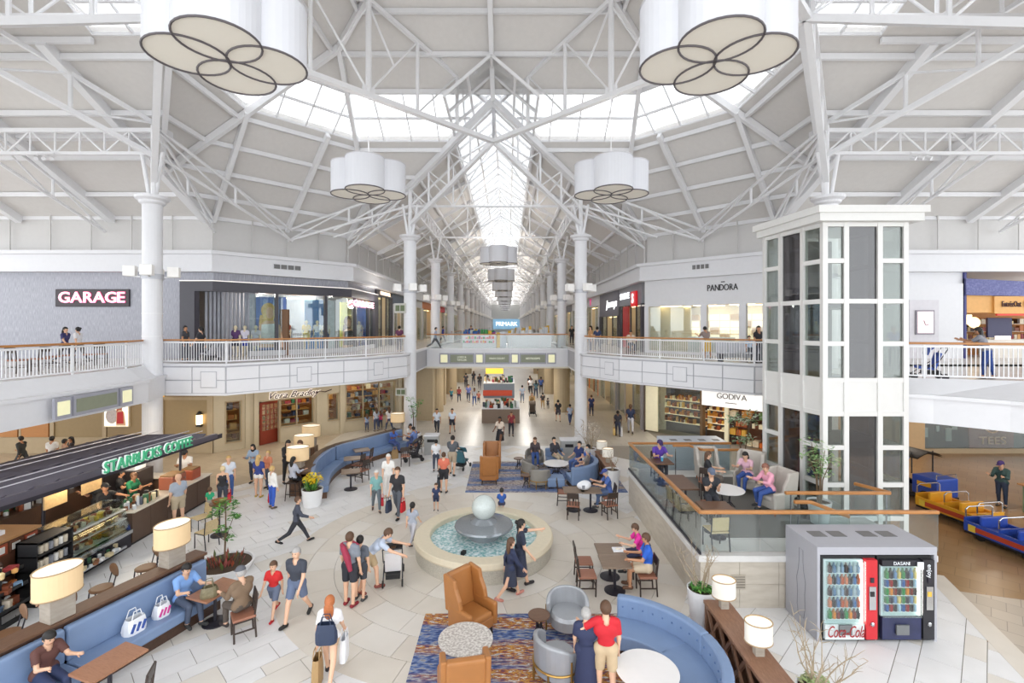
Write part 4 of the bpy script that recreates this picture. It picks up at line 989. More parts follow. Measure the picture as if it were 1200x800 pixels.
for k, (x, z, w, h) in enumerate(((.5, 1.2, .25, .5), (1.2, 1.3, .15, .3), (1.7, 1.2, .3, .7), (2.0, 1.4, .3, .3))): MB().box(x, x+w, .5, .56, z-h, z).build('shirt_print', mat('print_grey', '8d9a96', .6), ts)

# ================================================================ PENDANT LAMPS
drum = mat('lamp_fabric', 'd3d4d9', .6, var=.01, emit=.03); trimm = mat('lamp_trim', '5b5558', .5); diff = mat('lamp_underside', 'e4dfd4', .6, var=.01, emit=.06)
def pendant(loc, label, sc=1., cable=4.0, rz=.3, pw=25):
    o = thing('pendant_lamp', label, 'lamp', loc, rz, 'quatrefoil drum pendant lamps')
    r = .72*sc; off = .7*sc; H = 1.2*sc; pts = []
    # outline of four overlapping circles
    for q in range(4):
        ca = q*PI/2
        for t in range(-9, 10):
            a = ca+t*(PI*.5)/9*1.0
            pts.append((off*math.cos(ca)+r*math.cos(a), off*math.sin(ca)+r*math.sin(a)))
    out = []
    for i, p in enumerate(pts):
        if not out or math.dist(p, out[-1]) > .02: out.append(p)
    b = MB(); n = len(out)
    b.add([(x, y, 0) for x, y in out]+[(x, y, H) for x, y in out], [(i, (i+1) % n, n+(i+1) % n, n+i) for i in range(n)]); b.build('drum_shade', drum, o)
    for q in range(4):
        cx, cy = off*math.cos(q*PI/2), off*math.sin(q*PI/2)
        MB().lathe([(r*.99, .012+q*.002), (r*.99, .02+q*.002)], 32, (cx, cy, 0)).build('diffuser', diff, o)
        MB().tube([(cx+r*math.cos(2*PI*t/32), cy+r*math.sin(2*PI*t/32), .005) for t in range(33)], .022*sc, 6, False).build('trim_ring', trimm, o)
        MB().tube([(cx+r*math.cos(q*PI/2+t*PI/18), cy+r*math.sin(q*PI/2+t*PI/18), H) for t in range(-9, 10)], .02*sc, 6).build('upper_ring', mat('lamp_trim_pale', 'c9c8cc', .5), o)
    MB().tube([(0, 0, H*.3), (0, 0, H+cable)], .025, 6).build('cable', steel, o)
    l = bpy.data.lights.new('bulb', 'POINT'); l.energy = pw; l.shadow_soft_size = .4; l.color = (1, .95, .88); lo_ = bpy.data.objects.new('bulb', l); COL.objects.link(lo_); lo_.parent = o; lo_.location = (0, 0, H*.8)
    MB().lathe([(.0, H*.35), (.5*sc, H*.35), (.5*sc, H*.4), (0, H*.4)], 12).build('inner_frame', steel, o)
    return o
pendant((AX-4.75, CY-4.75, 11.75), 'big quatrefoil drum lamp above the coffee kiosk side, cut by the photo top', cable=2.6, rz=.28)
pendant((AX+4.75, CY-4.75, 11.75), 'big quatrefoil drum lamp above the lift side, cut by the photo top', cable=2.6, rz=-.28)
pendant((AX-4.75, CY+4.75, 11.7), 'quatrefoil drum lamp hanging before the left roof truss', cable=2.7, rz=.1)
pendant((AX+4.75, CY+4.75, 11.7), 'quatrefoil drum lamp hanging before the right roof truss', cable=2.7, rz=-.1)
for k, nm in enumerate(('nearest', 'second', 'third', 'fourth', 'fifth', 'sixth', 'seventh', 'eighth', 'furthest')): pendant((AX, 37+14.5*k, 11.3), 'quatrefoil drum lamp on the corridor axis, %s beyond the bridge' % nm, cable=6.3, rz=0, pw=150+130*k)

# ================================================================ GLASS LIFT
lift = thing('glass_lift', 'white framed glass lift tower beside the raised lounge', 'lift', (8.95, 13.7, 0))
lw = mat('lift_white', 'dad9d6', .4, var=.02); lg = glass_mat('lift_glass', 'e0e6e2', .1, .03, 'b9bdb4'); lgd = glass_mat('lift_dark_glass', 'a9a7a9', .1, .1, '6a666a')
def lface(P, stops, dark_i, skip=0):
    # P: function from s to (x, y); stops: list of s of vertical members
    for s in stops[skip:]: MB().bar(P(s)+(0,), P(s)+(9.5,), .14, .14).build('vertical_member', lw, lift)
    for i, (s0, s1) in enumerate(zip(stops[:-1], stops[1:])):
        zs = [5.05, 7.28, 9.45] if i == dark_i else [5.05, 6.08, 7.28, 8.42, 9.45]
        zl = [1.15, 4.1] if i == dark_i else [1.15, 2.1, 3.15, 4.1]
        for zz in (zs, zl):
            for j, z in enumerate(zz):
                MB().bar(P(s0)+(z,), P(s1)+(z,), .12, .13).build('horizontal_member', lw, lift)
                if j:
                    q = MB(); a, b = Vector(P(s0)), Vector(P(s1)); d = (b-a).normalized(); n = Vector((-d.y, d.x))*.01; a += d*.07; b -= d*.07
                    v = [(c.x+e.x, c.y+e.y, h) for h in (zz[j-1]+.06, z-.06) for c, e in ((a, -n), (b, -n), (b, n), (a, n))]
                    q.add(v, [(3, 2, 1, 0), (4, 5, 6, 7), (0, 1, 5, 4), (1, 2, 6, 5), (2, 3, 7, 6), (3, 0, 4, 7)]).build('glass_pane', lgd if i == dark_i else lg, lift)
        MB().bar(P(s0)+(4.57,), P(s1)+(4.57,), .06, .9).build('spandrel_panel', lw, lift)
lface(lambda s: (s, 0.), [0, .6, 1.55, 2.28], 1)
lface(lambda s: (-.42*s/2.3, s), [0, .72, 1.6, 2.3], 1, 1)
lface(lambda s: (2.28+.0*s, s), [0, 1.2, 2.3], 5, 1)
ro = [(-.62, 2.5), (-.3, -.3), (2.6, -.3), (2.6, 2.5)]
MB().prism(ro, 9.5, 9.72).build('cap_slab', lw, lift); MB().prism([(x*1.06-.05, y*1.06-.05) for x, y in ro], 9.72, 9.92).build('cap_moulding', lw, lift)
MB().box(-.3, 2.25, .1, 2.3, 0, .1).build('base', lw, lift)
carm = mat('lift_car', '6d6a70', .4, metal=.4)
for x, y in ((.25, .5), (1.95, .5), (.25, 2.0), (1.95, 2.0)): MB().box(x, x+.12, y, y+.12, 1.2, 9.4).build('guide_rail', carm, lift)
for z in (3.0, 4.8, 7.1): MB().box(.2, 2.1, .45, 2.15, z, z+.18).build('car_frame', carm, lift)
MB().box(.75, 1.5, 1.9, 1.95, 1.2, 9.3).build('rear_panel', mat('lift_dark', '4a464a', .5), lift)
# ================================================================ FOUNTAIN
limestone = mat('limestone', 'd9cdb4', .55, var=.05, scale=9, bump=.05); speck = ramp_mat('speckled_stone', [(0, '8f8a80'), (.5, 'b9b3a6'), (1, 'd2ccc0')], .6, 30)
fo = thing('fountain', 'round stone fountain with water basin and granite ball', 'fountain', (AX, CY, 0))
MB().lathe([(1.96, 0), (1.98, .4), (1.6, .4), (1.6, 0)], 64).build('basin_wall', speck, fo)
MB().lathe([(1.55, .4), (2.02, .4), (2.03, .44), (2.0, .54), (1.97, .56), (1.58, .56), (1.55, .53), (1.55, .4)], 64).build('rim', limestone, fo)
MB().lathe([(0, .1), (1.6, .1), (1.6, .12), (0, .12)], 48).build('basin_floor', mat('pool_tile', '9fc4c4', .4), fo)
wm = bpy.data.materials.new('pool_water'); wm.use_nodes = True; N = wm.node_tree.nodes; L = wm.node_tree.links; p = N['Principled BSDF']; p.inputs['Roughness'].default_value = .08
tc = N.new('ShaderNodeTexCoord'); nz = N.new('ShaderNodeTexNoise'); nz.inputs['Scale'].default_value = 14; nz.inputs['Detail'].default_value = 6; L.new(tc.outputs['Object'], nz.inputs['Vector'])
cr = N.new('ShaderNodeValToRGB'); e = cr.color_ramp.elements; e[0].position = .38; e[0].color = lin(rgb('7fb3b5'))+(1,); e[1].position = .68; e[1].color = lin(rgb('eaf3f5'))+(1,)
L.new(nz.outputs['Fac'], cr.inputs[0]); L.new(cr.outputs[0], p.inputs['Base Color']); bp = N.new('ShaderNodeBump'); bp.inputs['Strength'].default_value = .5; bp.inputs['Distance'].default_value = .05; L.new(nz.outputs['Fac'], bp.inputs['Height']); L.new(bp.outputs[0], p.inputs['Normal'])
MB().lathe([(0, .4), (.5, .4), (1.0, .4), (1.57, .4), (1.57, .38), (0, .38)], 48).build('water', wm, fo, smooth=False)
granite = mat('grey_granite', '8d9297', .12, var=.15, scale=40, metal=.3)
MB().lathe([(.45, .3), (.42, .62), (.84, .7), (.86, .74), (.84, .79), (.4, .86), (.3, .93), (.24, .98), (0, .98)], 48).build('dish', granite, fo, smooth=False)
MB().sph((0, 0, 1.26), .355, 32, 20).build('ball', mat('pale_granite_ball', 'c3cbc8', .15, var=.1, scale=30, coat=.5), fo, smooth=True)
for a in (-2.0, -.6, .5, 2.3): MB().cbox((1.2*math.cos(a), 1.2*math.sin(a), .44), (.14, .1, .1), a).build('nozzle_box', black, fo)

# ================================================================ TABLE LAMP, CHAIRS, TABLES
stoneblk = ramp_mat('grey_stone_block', [(0, '8a8176'), (.5, 'a59c90'), (1, 'b9b1a6')], .6, 5, (1, 1, 3))
def lamp(loc, label, block=.4, r=.37, h=.46, bh=.42, rz=0, group='drum shade table lamps', ped=0, shm=None, shadec=None):
    o = thing('table_lamp', label, 'lamp', loc, rz, group)
    if ped: MB().cbox((0, 0, ped/2), (block*1.1, block*1.1, ped)).build('pedestal', walnut, o)
    MB().cbox((0, 0, ped+bh/2), (block, block*.8, bh)).build('stone_base', stoneblk, o, bevel=.01)
    MB().tube([(0, 0, ped+bh), (0, 0, ped+bh+.2)], .02, 6).build('stem', chrome, o)
    z = ped+bh+.04
    sh_ = MB().lathe([(r, z), (r, z+h)], 32, sy=.82, cap=False).build('shade', shadec or shade, o)
    MB().lathe([(0, z+h-.02), (r*.985, z+h-.02), (r*.985, z+h-.012), (0, z+h-.012)], 32, sy=.82).build('diffuser', shadetop, sh_)
    for zz in (z, z+h): MB().tube([(r*math.cos(2*PI*t/32), .82*r*math.sin(2*PI*t/32), zz) for t in range(33)], .012, 5, False).build('rim', mat('shade_rim', 'a98f6d', .5), sh_)
    return o
brownseat = mat('brown_seat', '9a6852', .5, var=.06); chairw = mat('chair_dark_wood', '3f332d', .4, var=.1)
def dining_chair():
    o = thing('dining_chair', '', 'chair', (0, 0, 0))
    for sx in (-1, 1):
        MB().tube([(sx*.19, .19, 0), (sx*.19, .2, .45)], .02, 6).build('leg', chairw, o)
        MB().tube([(sx*.19, -.22, 0), (sx*.19, -.19, .45), (sx*.18, -.25, .9)], .02, 6).build('leg', chairw, o)
        MB().bar((sx*.19, -.2, .2), (sx*.19, .19, .2), .025).build('stretcher', chairw, o)
    MB().bar((-.19, .19, .26), (.19, .19, .26), .025).build('stretcher', chairw, o)
    MB().cbox((0, 0, .46), (.44, .44, .06)).build('seat', brownseat, o, bevel=.02)
    MB().cbox((0, -.235, .82), (.38, .03, .2), rx=.12).build('backrest', chairw, o, bevel=.01)
    for x in (-.1, 0, .1): MB().bar((x, -.2, .47), (x, -.225, .74), .03, .015).build('back_slat', chairw, o)
    return o
def oval_chair():
    o = thing('cafe_chair', '', 'chair', (0, 0, 0)); cw = mat('cafe_brown', '7d5b40', .45, var=.08)
    for sx in (-1, 1):
        for sy in (-1, 1): MB().tube([(sx*.2, sy*.2, 0), (sx*.16, sy*.17, .45)], .016, 6).build('leg', dark, o)
    MB().lathe([(.23, .44), (.24, .47), (.2, .49), (0, .49)], 20).build('seat', cw, o)
    for sx in (-1, 1): MB().tube([(sx*.12, -.18, .46), (sx*.12, -.24, .7)], .014, 6).build('back_post', dark, o)
    b = MB(); b.sph((0, 0, 0), (.25, .025, .15), 20, 10); b.v = [(x, y-.26+.35*x*x, z+.78) for x, y, z in b.v]; b.build('backrest', cw, o, smooth=True)
    return o
def wicker_chair():
    o = thing('wicker_chair', '', 'chair', (0, 0, 0)); wk = mat('wicker', 'c9b48a', .6, var=.2, scale=40)
    for sx in (-1, 1):
        MB().tube([(sx*.22, .2, 0), (sx*.22, .2, .44), (sx*.22, -.2, .44), (sx*.22, -.24, .82)], .016, 6).build('side_frame', dark, o)
        MB().tube([(sx*.22, -.2, .44), (sx*.22, -.26, 0)], .016, 6).build('leg', dark, o)
    MB().cbox((0, 0, .45), (.44, .44, .04)).build('seat', wk, o, bevel=.01); MB().cbox((0, -.22, .66), (.42, .03, .32), rx=.1).build('backrest', wk, o, bevel=.01)
    return o
def wing_chair(m, legm, nm='leather'):
    o = thing('wing_chair', '', 'armchair', (0, 0, 0))
    MB().cbox((0, .02, .27), (.62, .66, .22)).build('base', m, o, bevel=.03)
    MB().cbox((0, .06, .42), (.52, .6, .14)).build('seat_cushion', m, o, bevel=.05, seg=3)
    MB().cbox((0, -.34, .78), (.62, .14, .84), rx=.14).build('backrest', m, o, bevel=.05, seg=3)
    for s in (-1, 1):
        MB().add(*side_profile(s)).build('wing', m, o, bevel=.03, seg=3)
        MB().cbox((s*.34, .05, .42), (.11, .68, .46)).build('arm', m, o, bevel=.05, seg=3)
        for y in (.28, -.3): MB().tube([(s*.28, y, .17), (s*.3, y*1.08, 0)], [.03, .018], 8).build('leg', legm, o)
    return o
def side_profile(s):
    pts = [(-.3, .5), (.1, .62), (.06, .8), (-.06, 1.0), (-.1, 1.16), (-.44, 1.2), (-.36, .5)]; n = len(pts); x0, x1 = s*.29, s*.39
    v = [(x0, y, z) for y, z in pts]+[(x1, y, z) for y, z in pts]; F = [tuple(range(n)), tuple(range(2*n-1, n-1, -1))]+[(i, n+i, n+(i+1) % n, (i+1) % n) for i in range(n)]
    return v, (F if s < 0 else [f[::-1] for f in F])
def barrel_chair(m, brass):
    o = thing('barrel_chair', '', 'armchair', (0, 0, 0)); n = 18; v = []; f = []
    for i in range(n+1):
        a = PI*(1.0+.0)+PI*.08+(PI*.84)*i/n if 0 else (-PI*1.05+PI*1.1*i/n); h = .74-.16*abs(i/n*2-1)**3
        c, s_ = math.cos(a), math.sin(a)
        for r, z in ((.40, .16), (.42, h), (.34, h+.02), (.30, .2)): v.append((r*c, r*s_*.95, z))
    for i in range(n):
        for j in range(4): f.append((4*i+j, 4*i+(j+1) % 4, 4*i+4+(j+1) % 4, 4*i+4+j))
    f += [(0, 1, 2, 3), (4*n+3, 4*n+2, 4*n+1, 4*n)]
    sl_ = MB().add(v, f).build('shell', m, o, smooth=False, bevel=.03, seg=3)
    MB().lathe([(.0, .2), (.33, .2), (.34, .38), (.3, .44), (0, .45)], 24).build('seat_cushion', m, o)
    MB().tube([(.42*math.cos(-PI*1.02+PI*1.04*t/16), .4*math.sin(-PI*1.02+PI*1.04*t/16), .3) for t in range(17)], .018, 6).build('band', brass, sl_)
    for a in (-.12, -PI+.12, -1.1, -2.04): MB().tube([(.42*math.cos(a), .4*math.sin(a), .5 if abs(a+PI/2) > 1 else .3), (.42*math.cos(a), .4*math.sin(a), 0)], .018, 6).build('leg', brass, o)
    return o
def sq_table(w=.7, l=.7, topm=walnut, h=.74):
    o = thing('cafe_table', '', 'table', (0, 0, 0))
    MB().cbox((0, 0, h-.02), (w, l, .04)).build('table_top', topm, o, bevel=.006)
    MB().tube([(0, 0, .03), (0, 0, h-.04)], .035, 10).build('pedestal', dark, o); MB().lathe([(.26, 0), (.26, .02), (.05, .05)], 24).build('foot', dark, o)
    return o
def round_table(r, topm, h=.62, legm=None, edge=None):
    o = thing('round_table', '', 'table', (0, 0, 0)); legm = legm or dark
    MB().lathe([(r*.98, h-.035), (r, h-.02), (r, h-.005), (r*.98, h)], 40).build('table_top', topm, o)
    for k in range(4):
        a = k*PI/2+.4; MB().tube([(r*.35*math.cos(a), r*.35*math.sin(a), h-.03), (r*.25*math.cos(a), r*.25*math.sin(a), .25), (r*.7*math.cos(a), r*.7*math.sin(a), 0)], .016, 6).build('leg', legm, o)
    MB().lathe([(r*.3, .24), (r*.3, .26)], 16).build('brace_ring', legm, o)
    return o
def place(proto, used, loc, rz, label, group=None, sc=None):
    if not used:
        used.append(1); proto.location = loc; proto.rotation_euler = (0, 0, rz); proto['label'] = label
        if group: proto['group'] = group
        if sc: proto.scale = (sc, sc, sc)
        return proto
    return dup(proto, loc, rz, label, group, sc)
class Kind:
    def __init__(s, f, *a): s.o = f(*a); s.u = []
    def put(s, loc, rz, label, group=None, sc=None): return place(s.o, s.u, loc, rz, label, group, sc)
leather = mat('tan_leather', 'a56d3a', .4, var=.08, scale=5); greyfab = mat('pale_grey_fabric', 'c0b9b0', .7, var=.05); silver = mat('silver_leather', 'a3a5a9', .32, metal=.25, var=.08, scale=4); brass = mat('brass_frame', 'b08a4c', .3, metal=.8)
K_din = Kind(dining_chair); K_oval = Kind(oval_chair); K_wick = Kind(wicker_chair); K_wing = Kind(wing_chair, leather, chairw); K_gwing = Kind(wing_chair, greyfab, mat('oak_leg', '9a5a34', .4)); K_bar = Kind(barrel_chair, silver, brass)
K_bar2 = Kind(barrel_chair, mat('taupe_leather', '8b8780', .4, var=.06), brass)
rw = ramp_mat('reddish_table', [(0, '8a5c42'), (.5, 'a5765a'), (1, 'b4866a')], .4, 5, (1, 7, 1), distort=2); greytop = ramp_mat('grey_brown_table', [(0, '6f5b50'), (.5, '83705f'), (1, '8f7c6c')], .4, 5, (1, 7, 1))
K_tab = Kind(sq_table, .62, .9, rw); K_tab2 = Kind(sq_table, .72, .66, greytop)
terr = ramp_mat('terrazzo', [(0, '6f675f'), (.45, 'b3aba3'), (.55, 'd2ccc5'), (1, 'e9e6e2')], .35, 22, tex='noise', detail=4); K_ter = Kind(round_table, .52, terr, .64); K_wht = Kind(round_table, .54, mat('white_table', 'ebe8e6', .35, var=.02), .62); K_side = Kind(round_table, .23, walnut, .5)

# ================================================================ LEFT BANQUETTE
ub = math.radians(70); BE = Vector((-6.62, 11.25)); du = Vector((math.cos(ub), math.sin(ub))); nu = Vector((-du.y, du.x)); LB_ = 5.4; B0v = BE-du*LB_
bq = thing('banquette', 'long blue leather banquette with wooden ledge at the kiosk side', 'bench', (B0v.x, B0v.y, 0), ub)
MB().box(0, LB_, .08, .62, 0, .24).build('plinth', darkwood, bq)
for k, (a, b) in enumerate(((0, 2.62), (2.64, LB_))):
    MB().box(a, b, .0, .56, .24, .46).build('seat_cushion', blue, bq, bevel=.04, seg=3); MB().box(a, b, .5, .66, .44, 1.08).build('back_cushion', blue, bq, bevel=.05, seg=3)
MB().box(0, LB_+.05, .66, .92, 0, 1.14).build('partition', darkwood, bq); MB().box(0, LB_+.08, .6, 1.0, 1.14, 1.2).build('ledge', walnut, bq, bevel=.008)
def onb(s, y, z=0): q = BE-du*s+nu*y; return (q.x, q.y, z)
lamp(onb(2.75, .8, 1.2), 'cream drum lamp on the banquette ledge, closest to the photo corner', rz=ub); lamp(onb(.62, .8, 1.2), 'cream drum lamp at the far end of the banquette ledge', rz=ub)
K_tab.put((-6.95, 8.45, 0), ub-PI/2, 'reddish table in front of the seated woman on the banquette')
K_tab.put((-6.5, 10.75, 0), ub-PI/2, 'reddish table between the man in blue and the man in brown')
K_din.put((-5.62, 10.28, 0), 2.2, 'bentwood chair carrying the man in the brown jacket')
K_din.put((-6.15, 7.95, 0), 1.9, 'dark chair cut by the bottom edge beside the reddish table')
for k, (px, py, lb) in enumerate(((171, 686, 'nearest the far ledge lamp'), (119, 712, 'between the two ledge lamps'), (68, 745, 'behind the close ledge lamp'), (8, 770, 'cut by the photo edge'))):
    x, y, _ = fl(px, py); K_oval.put((x, y, 0), 2.6, 'round backed brown cafe chair behind the banquette, '+lb, 'round backed cafe chairs')
for px, py, rz, lb in ((196, 660, .6, 'beside the far ledge lamp'), (242, 640, 1.2, 'beside the round planter'), (236, 622, 2.6, 'between kiosk and planter')):
    x, y, _ = fl(px, py); K_wick.put((x, y, 0), rz, 'wicker seat cafe chair with dark frame '+lb, 'wicker cafe chairs')
x, y, _ = fl(257, 627); hi = thing('high_table', 'small round dark pedestal table behind the planter', 'table', (x, y, 0)); MB().lathe([(.27, .98), (.28, 1.0), (.28, 1.02), (0, 1.02)], 24).build('table_top', walnut, hi); MB().tube([(0, 0, .03), (0, 0, .98)], .03, 8).build('pedestal', dark, hi); MB().lathe([(.25, 0), (.25, .03), (.04, .05)], 20).build('foot', dark, hi)
MB().lathe([(.16, 1.02), (.2, 1.1), (.22, 1.12), (.18, 1.05)], 16).build('bowl', mat('basket_brown', '8a5c34', .6), hi)
bagm = mat('white_plastic_bag', 'eef0f4', .4)
def bag(loc, rz, label, m, w=.34, d=.16, h=.38, stripe=None, soft=True):
    o = thing('bag', label, 'bag', loc, rz); b = MB(); n = 10; rings = [(1, 0), (1.06, .25*h), (1.0, .6*h), (.86, .9*h), (.8, h)]; v = []
    for k, z in rings:
        for j in range(n):
            a = 2*PI*j/n; q = 1+.06*math.sin(3*a+z*9) if soft else 1; v.append((w/2*k*q*(abs(math.cos(a))**.6)*math.copysign(1, math.cos(a)), d/2*k*q*(abs(math.sin(a))**.6)*math.copysign(1, math.sin(a)), z))
    f = [(i*n+j, i*n+(j+1) % n, (i+1)*n+(j+1) % n, (i+1)*n+j) for i in range(len(rings)-1) for j in range(n)]+[tuple(range(n-1, -1, -1))]
    sk_ = b.add(v, f).build('sack', m, o)
    for s in (-1, 1): MB().tube([(-w*.25, s*d*.35, h), (-w*.15, s*d*.3, h+.14), (w*.15, s*d*.3, h+.14), (w*.25, s*d*.35, h)], .01, 5).build('handle', m, sk_)
    if stripe:
        for k in range(3): MB().cbox((-w*.25+k*w*.25, -d/2*1.04, h*.45), (w*.12, .015, h*.55), ry=.4).build('print', stripe, sk_)
    return o
bag(onb(1.75, .28, .46), ub, 'white shopping bag with blue stripes on the banquette', bagm, .4, .24, .3, mat('bag_blue', '3d5aa5', .5)); bag(onb(1.2, .3, .46), ub, 'white bag with pink lettering on the banquette', bagm, .32, .2, .27, mat('bag_pink', 'd84a9a', .5))
x, y, z = -6.45, 10.45, .745; bag((x, y, z), .5, 'olive handbag standing on the reddish table', mat('olive_bag', '7d7458', .5, var=.2, scale=20), .34, .2, .22)
# round planter with croton and sapling
px_, py_, _ = fl(263, 668)
leafs = pal('4f8a3a', '74a84e', '3a6b2e'); crot = pal('8c4a3a', 'b0605a', '5c6b3a', 'a8543c')
def leaves(b, c, r, n, s=.06, nm=3, flat=.6, rng=random):
    for _ in range(n):
        d = Vector((rng.gauss(0, 1), rng.gauss(0, 1), rng.gauss(0, .8))).normalized()*r*rng.random()**.4; p = Vector(c)+Vector((d.x, d.y, d.z*flat))
        a = rng.random()*6.28; e = rng.uniform(-.6, .6); u = Vector((math.cos(a), math.sin(a), e)).normalized()*s*rng.uniform(.7, 1.4); w = u.cross(Vector((rng.uniform(-.3, .3), rng.uniform(-.3, .3), 1))).normalized()*s*.45; h = Vector((0, 0, s*.15))
        b.add([p-u, p+w+h, p+u, p-w+h], [(0, 1, 2), (0, 2, 3)], mi=rng.randrange(nm))
def planter(loc, label, r0, r1, h, soil=True, m=None, sq=False):
    o = thing('planter', label, 'planter', loc); m = m or mat('white_planter', 'e9e9ea', .4, var=.02)
    MB().lathe([(r0, 0), (r1, h), (r1*.92, h), (r1*.9, h-.06)], 4 if sq else 32).build('pot', m, o)
    if soil: MB().lathe([(0, h-.06), (r1*.9, h-.06), (r1*.9, h-.05), (0, h-.05)], 4 if sq else 24).build('soil', mat('soil', '4a3a2c', .9, var=.3, scale=30), o)
    return o
pl = planter((px_, py_, 0), 'round white planter with red croton and tall green sapling', .62, .74, .22)
b = MB(); 
for k in range(70):
    a = random.random()*6.28; r = random.uniform(.05, .5); t = Vector((math.cos(a)*(r+.06), math.sin(a)*(r+.06), .2+random.uniform(.08, .26))); s0 = Vector((r*math.cos(a), r*math.sin(a), .17)); w = Vector((-math.sin(a), math.cos(a), 0))*.035
    m_ = (s0+t)/2; b.add([s0, m_+w, t, m_-w], [(0, 1, 2), (0, 2, 3)], mi=k % 4)
tag(b.build('croton_leaves', crot, pl), kind='stuff')
MB().tube([(0, 0, .17), (.02, .03, 1.2), (.0, .05, 1.75)], [.025, .02, .012], 6).build('stem', mat('bark', '6e5a44', .8), pl)
b = MB()
for c, r, n in (((.02, .05, 1.75), .32, 90), ((.25, 0, 1.45), .2, 45), ((-.25, .05, 1.5), .22, 50), ((-.05, 0, 1.1), .2, 40), ((.1, .05, .85), .15, 25)): leaves(b, c, r, n, .07)
tag(b.build('foliage', leafs, pl), kind='stuff')
for c in ((.25, 0, 1.45), (-.25, .05, 1.5), (-.3, .0, 1.0)): MB().tube([(0, .02, .8), c], .008, 5).build('twig', mat('bark'), pl)

# ================================================================ COFFEE KIOSK
KX = -11.25
kmat = mat('kiosk_brown', '5d493c', .45, var=.06); ktop = mat('kiosk_top', 'd8d0c2', .35, var=.04)
kc = thing('kiosk_counter', 'long brown coffee kiosk counter with pale top', 'counter', (KX, 14.5, 0))
for k in range(5): MB().box(-.6, 0, k*.76, k*.76+.745, .08, .96).build('front_panel', kmat, kc)
MB().box(-.6, -.04, 0, 3.8, 0, .08).build('kick_plate', black, kc); MB().box(-.72, .06, 0, 3.86, .96, 1.0).build('worktop', ktop, kc, bevel=.008)
MB().box(-3.4, -.6, 3.4, 3.8, 0, .95).build('end_panel', kmat, kc); MB().box(-3.4, -.6, 3.3, 3.9, .95, 1.0).build('end_worktop', ktop, kc)
MB().box(-3.9, -3.3, -3.2, 3.4, 0, 1.0).build('rear_counter', darkwood, kc); MB().box(-4.0, -3.9, -3.2, 3.8, 0, 2.2).build('rear_wall', mat('kiosk_back', '3f342c', .6), kc)
shelf_goods(kc, 0, 0, 0, 0, 1, 1, WARM)
def goods_line(parent, x, y0, y1, z, n, cols, hs=(.08, .3), w=.1, name='counter_goods'):
    b = MB()
    for k in range(n):
        h = random.uniform(*hs); yy = random.uniform(y0, y1); xx = x+random.uniform(-.22, .22)
        if random.random() < .5: b.lathe([(w*.4, 0), (w*.45, h*.8), (w*.25, h), (0, h)], 8, (xx, yy, z), mi=random.randrange(len(cols)))
        else: b.cbox((xx, yy, z+h/2), (w*random.uniform(.6, 1.6), w*random.uniform(.6, 1.6), h), random.random(), mi=random.randrange(len(cols)))
    tag(b.build(name, cols, parent), kind='stuff')
mixc = pal('f3f1ee', '2d2b2e', 'c9cfd4', '8a5a3a', '3b6b4a', 'd9c9a2', '5a5f6a')
goods_line(kc, -.35, .1, 1.5, 1.0, 46, mixc); goods_line(kc, -3.6, -3, 3.2, 1.0, 70, mixc+WARM[:3], (.1, .5), .14); goods_line(kc, -1.2, 3.45, 3.75, 1.0, 10, mixc, (.05, .15)); goods_line(kc, -2.4, 3.45, 3.75, 1.0, 12, mixc, (.05, .25))
esm = thing('espresso_machine', 'dark espresso machine with copper side on the kiosk counter', 'machine', (KX-.35, 16.75, 1.0)); MB().cbox((0, 0, .22), (.5, .7, .44)).build('body', mat('copper_dark', '9a5a44', .4), esm, bevel=.03); MB().cbox((0, 0, .46), (.46, .6, .04)).build('cup_tray', mat('wicker_brown', '8a6a44', .6), esm); MB().cbox((.2, 0, .08), (.12, .6, .06)).build('drip_tray', dark, esm)
for yy in (-.2, .2): MB().tube([(.22, yy, .3), (.3, yy, .27)], .02, 6).build('spout', chrome, esm)
esm2 = thing('espresso_machine', 'second copper sided machine nearer the kiosk end', 'machine', (KX-.35, 17.7, 1.0)); MB().cbox((0, 0, .18), (.45, .5, .36)).build('body', mat('copper_red', 'a8553c', .4), esm2, bevel=.03); MB().cbox((0, 0, .38), (.42, .44, .04)).build('cup_tray', mat('wicker_brown'), esm2)
# pastry case
pc_ = thing('pastry_case', 'glass pastry display case at the kiosk', 'display case', (KX, 12.35, 0))
MB().box(-.8, 0, 0, 2.1, 0, .5).build('base', dark, pc_); MB().box(-.05, .06, 0, 2.1, .42, .52).build('ledge', chrome, pc_)
for z in (.55, .85, 1.12): MB().box(-.75, -.1, .03, 2.07, z, z+.02).build('shelf', mat('shelf_pale', 'd9d6cf', .4), pc_)
goods_line(pc_, -.4, .1, 2.0, .57, 55, CHOC+WARM, (.05, .14), .13, 'pastries'); goods_line(pc_, -.4, .1, 2.0, .87, 50, CHOC+WARM, (.05, .14), .13, 'pastries'); goods_line(pc_, -.4, .1, 2.0, 1.14, 40, WARM+pal('e8c23a'), (.05, .14), .13, 'pastries')
MB().add([(0, 0, .52), (0, 2.1, .52), (-.25, 2.1, 1.4), (-.25, 0, 1.4), (-.02, 0, .52), (-.02, 2.1, .52), (-.27, 2.1, 1.4), (-.27, 0, 1.4)], [(0, 1, 2, 3), (7, 6, 5, 4), (0, 4, 5, 1), (1, 5, 6, 2), (2, 6, 7, 3), (3, 7, 4, 0)]).build('front_glass', glass, pc_)
MB().box(-.8, -.25, 0, 2.1, 1.38, 1.4).build('top_glass', glass, pc_); MB().box(-.02, .35, -.02, 1.5, .25, .3).build('tray_ledge', chrome, pc_); goods_line(pc_, .17, .05, 1.4, .3, 24, mixc, (.05, .1), .1, 'snacks')
